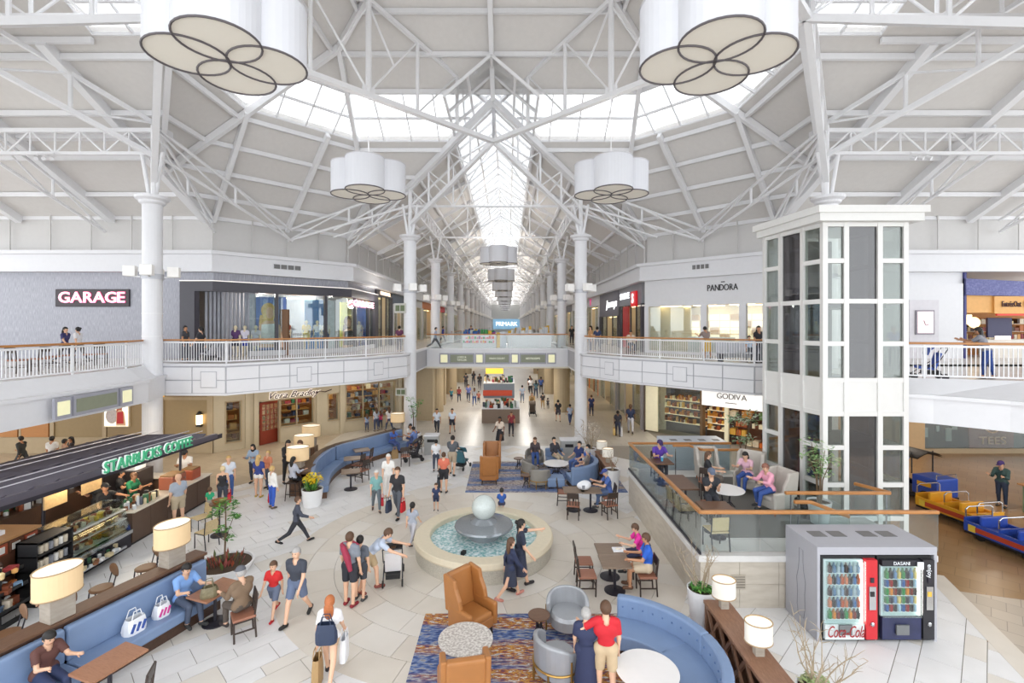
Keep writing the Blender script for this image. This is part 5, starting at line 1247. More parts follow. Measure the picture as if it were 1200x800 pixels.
# black merchandise shelf, oak cabinet, tiered rack
ms = thing('merchandise_shelf', 'black open shelf of white mugs and bags beside the pastry case', 'shelf', (-11.0, 11.3, 0), 0)
MB().box(-.5, -.45, 0, .95, 0, 1.5).build('back', black, ms)
for y in (0, .92): MB().box(-.5, 0, y, y+.03, 0, 1.5).build('side', black, ms)
for z in (.1, .45, .8, 1.15, 1.47): MB().box(-.5, 0, 0, .95, z, z+.03).build('shelf_board', black, ms)
b = MB()
for z in (.13, .48, .83, 1.18):
    for k in range(7): b.lathe([(.05, 0), (.055, .16), (.05, .18), (0, .18)], 8, (-.12, .09+k*.128, z), mi=random.randrange(3))
tag(b.build('mugs', pal('efece6', 'd8cdb8', '8b8f96'), ms), kind='stuff')
oc = thing('oak_cabinet', 'oak topped cabinet with drawers of gift cards behind the black shelf', 'cabinet', (-11.75, 10.6, 0)); MB().box(-1.1, 0, 0, 1.5, 0, 1.55).build('body', mat('mahogany', '6b4634', .45, var=.08), oc); MB().box(-1.15, .05, -.05, 1.55, 1.55, 1.6).build('cabinet_top', mat('oak_top', 'b98a5c', .45), oc)
for k in range(4): MB().box(-.01, .03, .08+k*.36, .38+k*.36, 1.25, 1.5).build('compartment', mat('copper_red') if k % 2 else mat('mahogany'), oc); MB().box(.03, .05, .12+k*.36, .3+k*.36, 1.3, 1.45).build('card_pack', mat('goods_e3dfd8'), oc)
MB().cbox((-.5, .8, 1.66), (.45, .35, .1)).build('paper_stack', bagm, oc); MB().cbox((.08, .25, 1.25), (.03, .28, .4)).build('framed_card', bagm, oc)
tr = thing('tiered_rack', 'black stepped rack of snacks at the photo edge', 'rack', (-11.0, 9.85, 0)); 
for x in (-.55, .02): MB().box(x, x+.05, 0, 1.1, 0, .1).build('foot', black, tr); MB().box(x, x+.05, .5, .6, .1, 1.35).build('upright', black, tr)
for k, z in enumerate((.4, .75, 1.1)):
    MB().box(-.65+k*.05, .25-k*.1, 0, 1.1, z, z+.03).build('tier', black, tr); MB().box(.23-k*.1, .25-k*.1, 0, 1.1, z, z+.1).build('tier_lip', black, tr); goods_line(tr, -.12, .08, 1.0, z+.03, 26, WARM+COOL, (.08, .2), .13, 'snacks')
MB().box(-.65, -.6, 0, 1.1, .1, 1.4).build('back', black, tr)
# canopy with lettering
cn = thing('kiosk_canopy', 'dark slatted canopy over the coffee kiosk with green lettering', 'canopy', (-11.0, 9.6, 2.8)); cn.rotation_euler = (-.034, 0, 0)
cm = mat('canopy_slate', '55515c', .45, var=.05); CL = 8.0
zc = lambda y: .16-.0*y
for x, w in ((0, .14), (-3.1, .14), (-1.55, .1)): MB().bar((x, 0, 0), (x+.2*(x == 0), CL+(.3 if x == 0 else .1), 0), w, .16).build('long_beam', cm, cn)
MB().bar((.02, 0, -.12), (.24, CL+.6, -.05), .05, .16).build('front_edge', dark, cn)
for k in range(13): MB().add([(-3.15, k*.64, .02), (.02, k*.64, .02), (.02, k*.64+.33, .13), (-3.15, k*.64+.27, .1), (-3.15, k*.64, -.02), (.02, k*.64, -.02), (.02, k*.64+.33, .09), (-3.15, k*.64+.27, .06)], [(0, 1, 2, 3), (7, 6, 5, 4), (0, 4, 5, 1), (1, 5, 6, 2), (2, 6, 7, 3), (3, 7, 4, 0)]).build('slat', cm, cn)
for x in (-.5, -1.0, -2.1, -2.6): MB().bar((x, 0, .17), (x+.2, CL+.3, .17), .03, .02).build('cable', mat('pale_cable', 'd5d3d8', .4), cn)
for y in (1.5, 5.0, 7.6): MB().tube([(-2.95, y, 0), (-2.95, y, -2.8+.034*y)], .05, 8).build('post', dark, cn)
MB().tube([(-.55, 7.5, 0), (-.55, 7.5, -1.5)], .04, 8).build('post', dark, cn)
letters('STARBUCKS COFFEE', .5, mat('letter_halo', 'd9f2e6', .4, emit=.2), cn, 3.35, 6.85, 0, .1, ext=.01, rot=(PI/2, 0, PI/2)) if 0 else None
gm_ = mat('letter_green', '3f9a72', .4, emit=.25)
def yletters(word, size, m, parent, y0, y1, x, z, ext, offs=0):
    ws = []
    for ch in word:
        if ch == ' ': ws.append(size*.35); continue
        q = text('letter', ch, size, m, None); ws.append(q.dimensions.x+size*.07); bpy.data.objects.remove(q)
    k = (y1-y0)/sum(ws); y = y0
    for ch, w in zip(word, ws):
        if ch != ' ': text('letter', ch, size, m, parent, (x, y+w*k/2, z), rot=(PI/2, 0, PI/2), ext=ext, sx=k, offs=offs)
        y += w*k
yletters('STARBUCKS COFFEE', .44, mat('letter_white', 'eef7f2', .4, emit=.1), cn, 3.3, 6.9, .2, .08, .02, .018); yletters('STARBUCKS COFFEE', .44, gm_, cn, 3.3, 6.9, .235, .08, .03)
for ly in (4.4, 6.2, 7.4):  # lamps added under the canopy to brighten the dim kiosk
    kl = thing('kiosk_added_lamp', 'added small warm fill lamp under the kiosk canopy, %s' % {4.4: 'over the pastry case', 6.2: 'over the till', 7.4: 'nearest the kiosk end'}[ly], 'lamp', (-12.4, 9.6+ly, 2.3)); MB().lathe([(.1, 0), (.12, .03), (.05, .14), (.02, .16), (.02, .3)], 16).build('shade', dark, kl); MB().sph((0, 0, .02), .05, 8, 6).build('bulb', warmlamp, kl)
    l = bpy.data.lights.new('kiosk_fill_light', 'POINT'); l.energy = 28; l.color = (1, .84, .62); l.shadow_soft_size = .08; lo_ = bpy.data.objects.new('kiosk_fill_light', l); COL.objects.link(lo_); lo_.parent = kl; lo_.location = (0, 0, -.08)
for y in (4.2, 5.4): mbx = thing('menu_board', 'kraft menu board under the canopy, %s' % ('near the barista' if y > 5 else 'beside the pastry case'), 'sign', (-12.9, 9.6+y, 1.7)); MB().cbox((0, 0, 0), (.04, .7, .5)).build('board', mat('kraft', 'c9a877', .6, var=.15, scale=14), mbx); MB().tube([(0, .3, .25), (0, .3, .75)], .012, 5).build('hanger', dark, mbx)
cr_ = thing('drawer_unit', 'dark kiosk cabinet with white till beside the end counter', 'cabinet', (-13.3, 17.4, 0)); MB().box(-.9, .3, -.4, .35, 0, 1.45).build('body', mat('dark_cabinet', '3c3433', .5), cr_); MB().box(-.35, .15, -.3, .2, 1.45, 1.72).build('till', bagm, cr_, bevel=.02)

# ================================================================ CORNER BANQUETTE, BACK LEFT
def smooth(P, k=4):
    out = []; n = len(P)
    for i in range(n-1):
        p0, p1, p2, p3 = P[max(i-1, 0)], P[i], P[i+1], P[min(i+2, n-1)]
        for j in range(k):
            t = j/k; out.append(tuple(.5*(2*p1[c]+(p2[c]-p0[c])*t+(2*p0[c]-5*p1[c]+4*p2[c]-p3[c])*t*t+(3*p1[c]-p0[c]-3*p2[c]+p3[c])*t**3) for c in (0, 1)))
    return out+[P[-1]]
bp_ = smooth([(-6.85, 18.5), (-7.35, 20.2), (-7.35, 22.0), (-6.6, 23.3), (-5.2, 25.6)])
o_ = bp_[0]; bl = [(x-o_[0], y-o_[1]) for x, y in bp_]
cb = thing('banquette', 'curved blue corner banquette in front of the bag shop', 'bench', (o_[0], o_[1], 0))
MB().path_slab(bl, .06, .6, 0, .22).build('plinth', walnut, cb)
for i0, i1 in ((0, 8), (8, 12), (12, 16)):
    MB().path_slab(bl[i0:i1+1], 0, .58, .22, .46).build('seat_cushion', blue, cb, bevel=.03); MB().path_slab(bl[i0:i1+1], .5, .68, .44, 1.05).build('back_cushion', blue, cb, bevel=.03)
MB().path_slab(bl, .68, .8, 0, 1.0).build('partition', darkwood, cb); MB().path_slab(bl, .64, .95, 1.0, 1.06).build('ledge', darkwood, cb)
for (x, y), lb in (((-8.2, 18.9), 'close lamp behind the curved banquette end'), ((-8.8, 20.9), 'middle lamp behind the curved banquette'), ((-9.3, 22.9), 'lamp behind the curved banquette closest to the bag shop')):
    lamp((x, y, 0), 'cream drum '+lb, ped=.9, block=.42, r=.42, h=.5)
x = (466-VX)*26.3/FPX; lamp((x, 26.3, 0), 'cream drum lamp standing by the column planter', ped=.9, r=.38)
for px, py, rz, lb in ((411, 573, .3, 'closest to the banquette tip'), (413, 556, .3, 'in the middle of the banquette tables'), (424, 545, .5, 'furthest of the banquette tables')):
    x, y, _ = fl(px, py); K_tab2.put((x, y, 0), rz, 'square brown cafe table '+lb)
for px, py, rz, lb in ((420, 556, 1.3, 'between the banquette tables'), (430, 548, 1.5, 'at the furthest banquette table'), (475, 545, .2, 'facing the women on the back banquette'), (424, 563, 1.1, 'pulled out by the banquette table')):
    x, y, _ = fl(px, py); K_din.put((x, y, 0), rz, 'dark chair with brown seat '+lb)
pl = planter(fl(366, 592), 'white tub planter full of yellow flowers by the banquette tip', .3, .38, .62); b = MB()
for k in range(60):
    a = random.random()*6.28; r = random.uniform(0, .3); t = Vector((math.cos(a)*(r+.15), math.sin(a)*(r+.15), .62+random.uniform(.1, .55))); s0 = Vector((r*.6*math.cos(a), r*.6*math.sin(a), .55)); w = Vector((-math.sin(a), math.cos(a), 0))*.04; m_ = (s0+t)/2
    b.add([s0, m_+w, t, m_-w], [(0, 1, 2), (0, 2, 3)], mi=k % 3)
tag(b.build('leaves', leafs, pl), kind='stuff'); b = MB(); leaves(b, (0, 0, .98), .36, 190, .07, 2, .6); tag(b.build('yellow_flowers', pal('f2d832', 'e8c21e'), pl), kind='stuff')
def sapling(loc, label, h, top, n, r=.45, s=.06, pot=(.2, .28, .6), base=0, stems=3):
    o = planter(loc, label, *pot); hp = pot[2]
    b = MB()
    for k in range(stems):
        a = 2*PI*k/stems+.5; e = (math.cos(a)*r*.6, math.sin(a)*r*.6, h*random.uniform(.8, 1.))
        MB().tube([(math.cos(a)*.04, math.sin(a)*.04, hp-.06), (e[0]*.3, e[1]*.3, hp+(e[2]-hp)*.5), e], [.02, .015, .008], 6).build('stem', mat('bark'), o)
        leaves(b, e, r*.7, n//stems, s); leaves(b, (e[0]*.5, e[1]*.5, hp+(e[2]-hp)*.65), r*.5, n//stems//2, s)
    tag(b.build('foliage', top, o), kind='stuff'); return o
x = (487-VX)*27/FPX; sapling((x, 26.6, 0), 'white square planter with thin green sapling at the column foot', 2.6, leafs, 120, .45, .07, (.3, .38, .7))

# ================================================================ RUGS AND LOUNGE GROUPS
def rug_mat(name, blues, warms, bias):
    m = bpy.data.materials.new(name); m.use_nodes = True; N = m.node_tree.nodes; L = m.node_tree.links; p = N['Principled BSDF']; p.inputs['Roughness'].default_value = .95
    tc = N.new('ShaderNodeTexCoord'); outs = []
    def nz(scale, st, det):
        mp = N.new('ShaderNodeMapping'); mp.inputs['Scale'].default_value = st; L.new(tc.outputs['Object'], mp.inputs[0]); t = N.new('ShaderNodeTexNoise'); t.inputs['Scale'].default_value = scale; t.inputs['Detail'].default_value = det; L.new(mp.outputs[0], t.inputs['Vector']); return t.outputs['Fac']
    def ramp(src, stops, const=False):
        r = N.new('ShaderNodeValToRGB'); e = r.color_ramp.elements; r.color_ramp.interpolation = 'CONSTANT' if const else 'LINEAR'
        while len(e) < len(stops): e.new(.5)
        for k, (q, c) in enumerate(stops): e[k].position = q; e[k].color = lin(rgb(c))+(1,)
        L.new(src, r.inputs[0]); return r.outputs[0]
    band = nz(1.0, (.22, 1.9, 1), 3); fine = nz(9, (.7, 2.4, 1), 8)
    A = ramp(fine, blues); B = ramp(fine, warms); F = ramp(band, [(0, '000000'), (bias-.05, '000000'), (bias+.05, 'ffffff')])
    mx = N.new('ShaderNodeMixRGB'); L.new(F, mx.inputs[0]); L.new(A, mx.inputs[1]); L.new(B, mx.inputs[2]); L.new(mx.outputs[0], p.inputs['Base Color']); return m
rugm = rug_mat('rug_pattern', [(.3, '2a3a66'), (.46, '4a6096'), (.56, '7f90b4'), (.62, 'a9a49a'), (.72, '34477c')], [(.32, '31406e'), (.44, '9a4f36'), (.5, 'd9a44e'), (.55, '7c4436'), (.62, 'e9e2d4'), (.72, '5b6f9e')], .49)
rugm2 = rug_mat('rug_pattern_muted', [(.3, '34466f'), (.48, '5d74a5'), (.6, '8896b4'), (.7, '42557f')], [(.32, '55607c'), (.46, '927a70'), (.55, 'd8d2c8'), (.65, '7a6a66')], .5)
tag(MB().box(-1.88, 3.9, 7.2, 11.06, .001, .014).build('rug', rugm), 'colourful blue and rust rug under the tan wing chairs in front', 'rug')
tag(MB().box(-1.68, 4.75, 19.1, 23.4, .001, .014).build('rug', rugm2), 'muted blue patterned rug under the far lounge seats', 'rug')
K_wing.put((-.78, 10.35, .0145), 3.95, 'tan leather wing chair facing the speckled round table', sc=1.05); K_wing.put((-.75, 8.15, .0145), .2, 'tan leather wing chair cut by the bottom edge', sc=1.05)
K_wing.put((-.78, 20.3, .0145), .05, 'tan wing chair with its back to the fountain', sc=1.0); K_wing.put((-.72, 21.9, .0145), PI, 'tan wing chair facing the fountain on the far rug', sc=1.05)
K_ter.put((-.8, 9.2, .0145), .3, 'speckled stone round table between the two tan wing chairs')
K_side.put((.66, 10.2, .0145), 0, 'small dark round side table beside the silver chairs')
K_bar.put((1.28, 10.35, .0145), PI-.15, 'silver barrel chair facing the camera side beside the curved sofa', sc=1.1); K_bar.put((.92, 9.05, .0145), -.95, 'silver barrel chair with brass frame turned towards the curved sofa', sc=1.1)
K_wht.put((2.42, 8.4, .0145), .2, 'white round table in the bend of the front curved sofa')
def curved_sofa(c, R, a0, a1, label, seat_only=None):
    o = thing('curved_sofa', label, 'sofa', (c[0], c[1], .0145)); n = 20
    arc = [(R*math.cos(a0+(a1-a0)*i/n), R*math.sin(a0+(a1-a0)*i/n)) for i in range(n+1)]    # anticlockwise: positive offset points to the centre
    MB().path_slab(arc, .1, .75, .0, .14).build('plinth', darkwood, o)
    h = n//2
    for s0, s1 in ((0, h), (h, n)):
        MB().path_slab(arc[s0:s1+1], .18, .86, .14, .44).build('seat_cushion', blue, o, bevel=.04, seg=3)
    e = n-3
    for s0, s1 in ((0, 8), (8, e)): bk_ = MB().path_slab(arc[s0:s1+1], 0, .2, .14, .84).build('back_cushion', blue, o, bevel=.05, seg=3)
    for i in range(1, e, 1):
        a = a0+(a1-a0)*(i+.5)/n
        MB().sph(((R-.205)*math.cos(a), (R-.205)*math.sin(a), .66), .02, 6, 4).build('button', mat('blue_button', '55709a', .5), bk_)
    return o
curved_sofa((2.0, 8.6), 1.85, -.75, 1.75, 'curved blue buttoned sofa around the white table in front')
curved_sofa((2.4, 20.9), 1.5, -1.45, .9, 'curved blue sofa on the far rug with seated people')
ot = thing('ottoman', 'square blue ottoman at the end of the far curved sofa', 'ottoman', (1.95, 19.75, .0145)); MB().cbox((0, 0, .25), (.7, .65, .36)).build('cushion', blue, ot, bevel=.05); [MB().cbox((sx*.28, sy*.25, .035), (.06, .06, .07)).build('foot', chairw, ot) for sx in (-1, 1) for sy in (-1, 1)]
ot = thing('sofa_seat', 'blue lounge seat at the back of the far rug', 'sofa', (2.2, 22.6, .0145)); MB().cbox((0, 0, .25), (.85, .75, .36)).build('seat_cushion', blue, ot, bevel=.05); MB().cbox((.0, .33, .55), (.85, .15, .45)).build('back_cushion', blue, ot, bevel=.05); MB().cbox((0, 0, .04), (.7, .6, .07)).build('plinth', chairw, ot)
K_wht.put((2.1, 21.0, .0145), 0, 'white round table inside the far curved sofa')
for x, y, rz, lb in ((1.0, 20.9, -1.3, 'taupe barrel chair at the edge of the far rug'), (1.3, 19.75, .1, 'taupe barrel chair with its back to the fountain'), (1.25, 22.6, PI, 'taupe barrel chair with a dark clothed sitter')): K_bar2.put((x, y, .0145), rz, lb, sc=1.05)
K_side.put((.5, 22.2, .0145), 0, 'small round side table behind the far barrel chairs'); K_side.put((.75, 19.7, .0145), 0, 'small round side table next to the far barrel chair')
# consoles with lamps and branches
wside = ramp_mat('console_wood', [(0, '6b4a38'), (.5, '8b6650'), (1, 'a37e66')], .4, 4, (6, 1, 1), distort=2)
def console(x0, x1, y0, y1, h, label):
    o = thing('console', label, 'console', (x0, y0, 0)); w, l = x1-x0, y1-y0
    MB().box(0, w, 0, l, h-.07, h).build('console_top', wside, o, bevel=.01)
    for y in (0, l-.06): MB().box(.03, w-.03, y, y+.06, 0, h-.07).build('end_panel', wside, o)
    MB().box(w-.06, w, .06, l-.06, 0, h-.07).build('back_panel', mat('console_dark_brown', '5a4234', .5), o); n = round(l/.55)  # back panel in a darker brown than the console wood
    for k in range(n):
        ya, yb = .06+(l-.12)*k/n, .06+(l-.12)*(k+1)/n
        MB().bar((.06, ya, .03), (.06, yb, h-.1), .05, .07).build('diagonal_slat', wside, o); MB().bar((.08, yb, .03), (.08, ya, h-.1), .05, .07).build('diagonal_slat', wside, o)
    MB().box(.05, w-.05, .06, l-.06, .0, .05).build('bottom_board', wside, o); return o
console(4.1, 4.62, 7.3, 10.15, .85, 'brown console with crossed slats behind the front curved sofa'); console(3.98, 4.42, 19.6, 22.2, .85, 'brown console with crossed slats behind the far curved sofa')
shw = mat('white_shade', 'e6e2d8', .7, emit=.05, ecol='fff0d8'); 
for loc, lb in (((4.4, 9.85, .85), 'white drum lamp on the console beside the succulent planter'), ((4.38, 8.45, .85), 'white drum lamp on the console among the bare branches'), ((4.2, 21.6, .85), 'white drum lamp on the far console'), ((4.2, 20.3, .85), 'white drum lamp on the far console nearer the fountain')): lamp(loc, lb, .16, .23, .34, .2, shadec=shw)
def branches(parent, z0, n, h, spread, m=None, tw=5):
    m = m or mat('pale_branch', 'a3937c', .8, var=.15)
    for k in range(n):
        a = random.random()*6.28; p = Vector((.05*math.cos(a), .05*math.sin(a), z0)); pts = [p]; d = Vector((math.cos(a)*spread, math.sin(a)*spread, 1)).normalized()
        for j in range(6):
            d = (d+Vector((random.uniform(-.35, .35), random.uniform(-.35, .35), random.uniform(-.05, .25)))).normalized(); p = p+d*h/6; pts.append(p)
        MB().tube(pts, [.016, .014, .012, .01, .008, .006, .003], 5).build('branch', m, parent)
        b = MB()
        for j in range(tw):
            q = pts[random.randrange(2, 7)]; e = q+Vector((random.uniform(-1, 1), random.uniform(-1, 1), random.uniform(.1, 1))).normalized()*h*.2; b.tube([q, (q+e)/2+Vector((0, 0, .03)), e], [.006, .005, .002], 4)
        tag(b.build('twigs', m, parent), kind='stuff')
pl = planter((4.2, 10.5, 0), 'white planter with succulents and bare branches by the stone wall', .2, .3, .9); b = MB(); leaves(b, (0, 0, .92), .22, 120, .06, 3, .4); tag(b.build('succulents', leafs, pl), kind='stuff'); branches(pl, .85, 9, .95, .45)
pl = planter((4.95, 7.75, 0), 'planter of bare curling branches at the bottom edge', .2, .3, .8); branches(pl, .75, 11, 1.05, .5); b = MB(); leaves(b, (0, 0, .85), .25, 120, .06, 2, .5); tag(b.build('grasses', pal('8fa06a', 'b4b58a'), pl), kind='stuff')
pl = planter((4.15, 19.2, 0), 'white tall planter at the corner of the far rug', .22, .3, .9, sq=False); branches(pl, .85, 5, .7, .4)
pl = planter((3.9, 22.9, 0), 'planter of pale blossom branches behind the far console', .2, .28, .8); branches(pl, .75, 12, 1.3, .5); b = MB(); leaves(b, (0, 0, 1.7), .55, 150, .05, 2, .8); tag(b.build('blossoms', pal('efe8de', 'e3d6c8'), pl), kind='stuff')
# tables in the open floor
for (x, y, rz), lb in (((2.68, 12.7, 0), 'brown square table in front of the woman in pink'), ((2.66, 12.03, 0), 'brown square table in front of the man in blue'), ((2.95, 17.25, 0), 'brown square table with white helmet shaped bag'), ((2.35, 17.3, 0), 'brown square table joined to the one with the white bag')): K_tab2.put((x, y, 0), rz, lb)
for x, y, rz, lb in ((1.98, 12.62, -PI/2, 'empty dark chair opposite the woman in pink'), (1.95, 11.95, -PI/2, 'empty dark chair opposite the man in blue'), (3.45, 12.75, PI/2, 'dark chair under the woman in pink'), (3.42, 11.95, PI/2, 'dark chair under the man in blue'), (2.05, 17.85, -1.7, 'empty dark chair nearest the far ottoman'), (2.25, 16.6, -.2, 'empty dark chair with its back to the fountain rim'), (3.5, 16.65, .3, 'empty dark chair beside the man in the cap'), (3.62, 17.35, PI/2, 'dark chair under the man in the cap')): K_din.put((x, y, 0), rz, lb)
hb_ = thing('bag', 'crumpled white bag on the brown table by the man in the cap', 'bag', (2.72, 17.25, .742)); b = MB(); b.sph((0, 0, .15), (.24, .2, .16), 14, 10); b.v = [(x*(1+.12*math.sin(9*y+5*z)), y*(1+.1*math.sin(8*x)), max(0, z*(1+.1*math.sin(7*x+6*y)))) for x, y, z in b.v]; b.build('sack', bagm, hb_)
MB().cbox((-.05, -.2, .15), (.1, .03, .12)).build('handle_hole', mat('grey_slot', '8a8d94', .5), hb_)
sn_ = thing('snack_tray', 'white paper tray with food on the brown table', 'tray', (2.9, 12.6, .742)); MB().cbox((0, 0, .02), (.34, .24, .04)).build('tray', bagm, sn_, bevel=.01)
for k in range(5): MB().sph((random.uniform(-.1, .1), random.uniform(-.07, .07), .05), (.04, .03, .03), 8, 5).build('food_piece', mat('paper_food', 'e9dfcf', .6, var=.15), sn_)

# ================================================================ RAISED LOUNGE
PX0, PX1, PY0, PY1, PZ = 4.5, 10.0, 11.3, 18.0, 1.2
pf = sempty('floor_platform'); wallst = ramp_mat('travertine', [(0, 'aaa092'), (.5, 'c3baac'), (1, 'd3ccc0')], .55, 2.2, (1, 1, 4), detail=8)
MB().box(PX0+.05, PX1, PY0+.05, PY1, 0, PZ-.02).build('core', grout, pf)
pale = ramp_mat('platform_tile', [(0, 'd2cfca'), (.5, 'dedbd6'), (1, 'e6e4e0')], .4, 1.5)
for i in range(6):
    for j in range(8): MB().box(PX0+.1+i*.91, PX0+.1+i*.91+.9, PY0+.1+j*.83, PY0+.1+j*.83+.82, PZ-.02, PZ).build('tile', pale, pf)
for j in range(7): MB().box(PX0, PX0+.06, PY0+j*.957+.004, PY0+(j+1)*.957-.004, 0, PZ-.1).build('side_slab', wallst, pf)
for i in range(6): 
    for k in range(2): MB().box(PX0+i*.917+.004, PX0+(i+1)*.917-.004, PY0, PY0+.06, k*.55+.003, (k+1)*.55-.003).build('front_slab', wallst, pf)
MB().box(PX0-.06, PX0+.14, PY0-.06, PY1, PZ-.1, PZ+.04).build('coping', mat('pale_coping', 'd9d7d4', .4), pf); MB().box(PX0+.14, PX1, PY0-.06, PY0+.14, PZ-.1, PZ+.04).build('coping', mat('pale_coping'), pf)
MB().box(PX0-.02, PX0+.02, PY0, PY1, PZ+.04, PZ+.1).build('glass_shoe', dark, pf)
MB().box(5.2, 5.55, PY0-.02, PY0, .45, .78).build('wall_vent', mat('vent_beige', 'b8ae9f', .5), pf)
for k in range(5): MB().box(5.22, 5.53, PY0-.03, PY0-.02, .48+k*.06, .51+k*.06).build('vent_slat', mat('vent_dark', '8b8377', .5), pf)
tag(MB().box(5.5, 8.6, 12.3, 17.2, PZ+.001, PZ+.012).build('carpet', mat('grey_carpet', '7b7873', .95, var=.08, scale=30)), 'plain grey carpet on the raised lounge', 'carpet')
glass_rail('lounge_railing', 'glass railing with oak handrail along the stone wall of the raised lounge', [(PX0+.02, PY1), (PX0+.02, PY0+.02)], PZ+.05, PZ+1.06, base=False, step=1.1)
glass_rail('lounge_railing', 'glass railing with oak handrail above the drink machines', [(PX0+.02, PY0+.05), (PX1+.1, PY0+.05)], PZ+.05, PZ+1.06, base=False, step=1.4)
glass_rail('lounge_railing', 'glass railing with oak handrail at the back of the raised lounge', [(PX0+.02, PY1-.03), (8.3, PY1-.03)], PZ+.05, PZ+1.06, base=False, step=1.3)
def rail_bit(label, pts, posts):
    o = thing('ramp_rail', label, 'railing', pts[0]); q = [tuple(Vector(p)-Vector(pts[0])) for p in pts]
    for a, b in zip(q[:-1], q[1:]): MB().bar(a, b, .09, .08).build('handrail', oak, o, bevel=.015)
    for p in posts: p = Vector(p)-Vector(pts[0]); MB().tube([p, p-Vector((0, 0, .95))], .02, 6).build('post', chrome, o)
    for a, b in zip(q[:-1], q[1:]):
        if math.dist(a, b) > .8: m_ = MB(); a = Vector(a); b = Vector(b); d = Vector((0, 0, .85)); n = Vector((0, .008, 0)); m_.add([a-n, b-n, b-n-d, a-n-d, a+n, b+n, b+n-d, a+n-d], [(0, 1, 2, 3), (7, 6, 5, 4), (0, 4, 5, 1), (1, 5, 6, 2), (2, 6, 7, 3), (3, 7, 4, 0)]).build('glass_panel', balglass, o)
rail_bit('oak ramp rail in front of the lift', [(7.25, 12.65, 2.22), (10.0, 12.65, 2.22), (9.6, 13.4, 2.22)], [(7.4, 12.65, 2.2), (9.9, 12.65, 2.2)])
rail_bit('short bent oak rail below the lift planter', [(7.1, 12.0, 2.22), (7.5, 12.0, 2.22), (8.3, 11.75, 1.95)], [(7.2, 12.0, 2.2)])
rail_bit('oak rail with a bend at the back of the raised lounge', [(5.9, 17.3, 2.3), (6.5, 17.3, 2.3), (6.8, 16.9, 2.25), (8.3, 16.9, 2.25)], [(6.0, 17.3, 2.2), (7.0, 16.9, 2.2)])
Z1 = PZ+.0125
K_wht.put((6.4, 14.2, Z1), 0, 'white round table on the raised lounge', sc=.95)
K_gwing.put((7.75, 14.0, Z1), PI/2+.25, 'pale grey wing chair nearest the lift', sc=1.02); K_gwing.put((7.85, 15.7, Z1), PI-.7, 'pale grey wing chair behind the woman in pink', sc=1.05); K_gwing.put((6.9, 16.7, Z1), PI-.1, 'pale grey wing chair at the back of the raised lounge', sc=.95)
def lt(loc, w, l, label): 
    o = thing('lounge_table', label, 'table', loc); MB().cbox((0, 0, .73), (w, l, .05)).build('table_top', walnut, o, bevel=.008)
    for s in (-1, 1): MB().tube([(0, s*l*.3, .03), (0, s*l*.3, .71)], .03, 8).build('pedestal', dark, o); MB().lathe([(.2, 0), (.2, .02), (.04, .04)], 16, (0, s*l*.3, 0)).build('foot', dark, o)
lt((5.15, 14.4, PZ+.0005), .6, 1.3, 'long brown table behind the lounge glass'); lt((5.35, 12.5, PZ+.0005), .8, .6, 'brown table at the lounge corner'); lt((5.25, 16.6, PZ+.0005), .7, .7, 'brown table of the person in purple')
for x, y, rz, lb in ((5.05, 11.75, .1, 'dark chair at the lounge corner by the glass'), (4.8, 13.7, -1.5, 'woven chair behind the lounge glass'), (4.8, 13.1, -1.5, 'woven chair nearer the lounge corner')): K_wick.put((x, y, PZ+.0005), rz, lb)
tb = thing('waste_bin', 'small black bin beside the grey wing chair', 'bin', (8.35, 13.55, Z1)); MB().lathe([(.13, 0), (.15, .36), (.13, .36), (.12, .02)], 20).build('bin_body', black, tb); MB().lathe([(.152, .34), (.16, .36), (.14, .37)], 20).build('bin_rim', dark, tb)
sapling((8.5, 13.2, PZ), 'white planter with small leafy tree in front of the lift', 2.15, pal('5f8a4a', '86a86a', 'a8b88a', '4a7040'), 200, .45, .06, (.2, .3, .62), stems=5)
sapling((9.1, 18.7, 0), 'pale leafy tree in front of the chocolate shop', 3.3, pal('a8c49a', '86a878', 'd8e0cc'), 240, .6, .07, (.25, .32, .6), stems=4)
bx2 = thing('machine_box', 'pale grey machine box standing behind the raised lounge', 'box', (6.0, 18.3, 0)); MB().box(0, 2.4, 0, 1.2, 0, 2.15).build('box_body', mat('pale_box', 'c3c9d2', .4), bx2, bevel=.01)
for k in range(4): MB().box(.3+k*.55, .55+k*.55, .35, .6, 2.15, 2.16).build('top_vent', louver, bx2)
# ================================================================ DRINK MACHINES
vm = thing('vending_enclosure', 'grey enclosure around two drink machines', 'enclosure', (6.46, 10.1, 0)); VG = mat('enclosure_grey', 'a9a9b0', .45, var=.02); VW, VD, VH = 2.5, 1.15, 1.97
MB().box(0, .06, 0, VD, 0, VH-.16).build('side_panel', VG, vm); MB().box(VW-.06, VW, 0, VD, 0, VH-.16).build('side_panel', VG, vm); MB().box(0, VW, 0, VD, VH-.16, VH).build('top_panel', VG, vm); MB().box(.06, VW-.06, VD-.05, VD, 0, VH-.16).build('rear_panel', VG, vm)
for x in (.25, .68, 1.35, 1.78): MB().box(x, x+.3, .5, .78, VH, VH+.01).build('top_vent', louver, vm)
bot = [(-.1, .2), (-.14, .4), (-.13, .7), (-.16, .95), (-.1, 1.15), (-.07, 1.35), (-.07, 1.6), (.07, 1.6), (.07, 1.35), (.1, 1.15), (.16, .95), (.13, .7), (.14, .4), (.1, .2), (-.1, .2)]
MB().tube([(-.004, .55+y, z*1.05) for y, z in bot], .006, 4).build('bottle_outline', mat('outline_grey', '77777d', .5), vm)
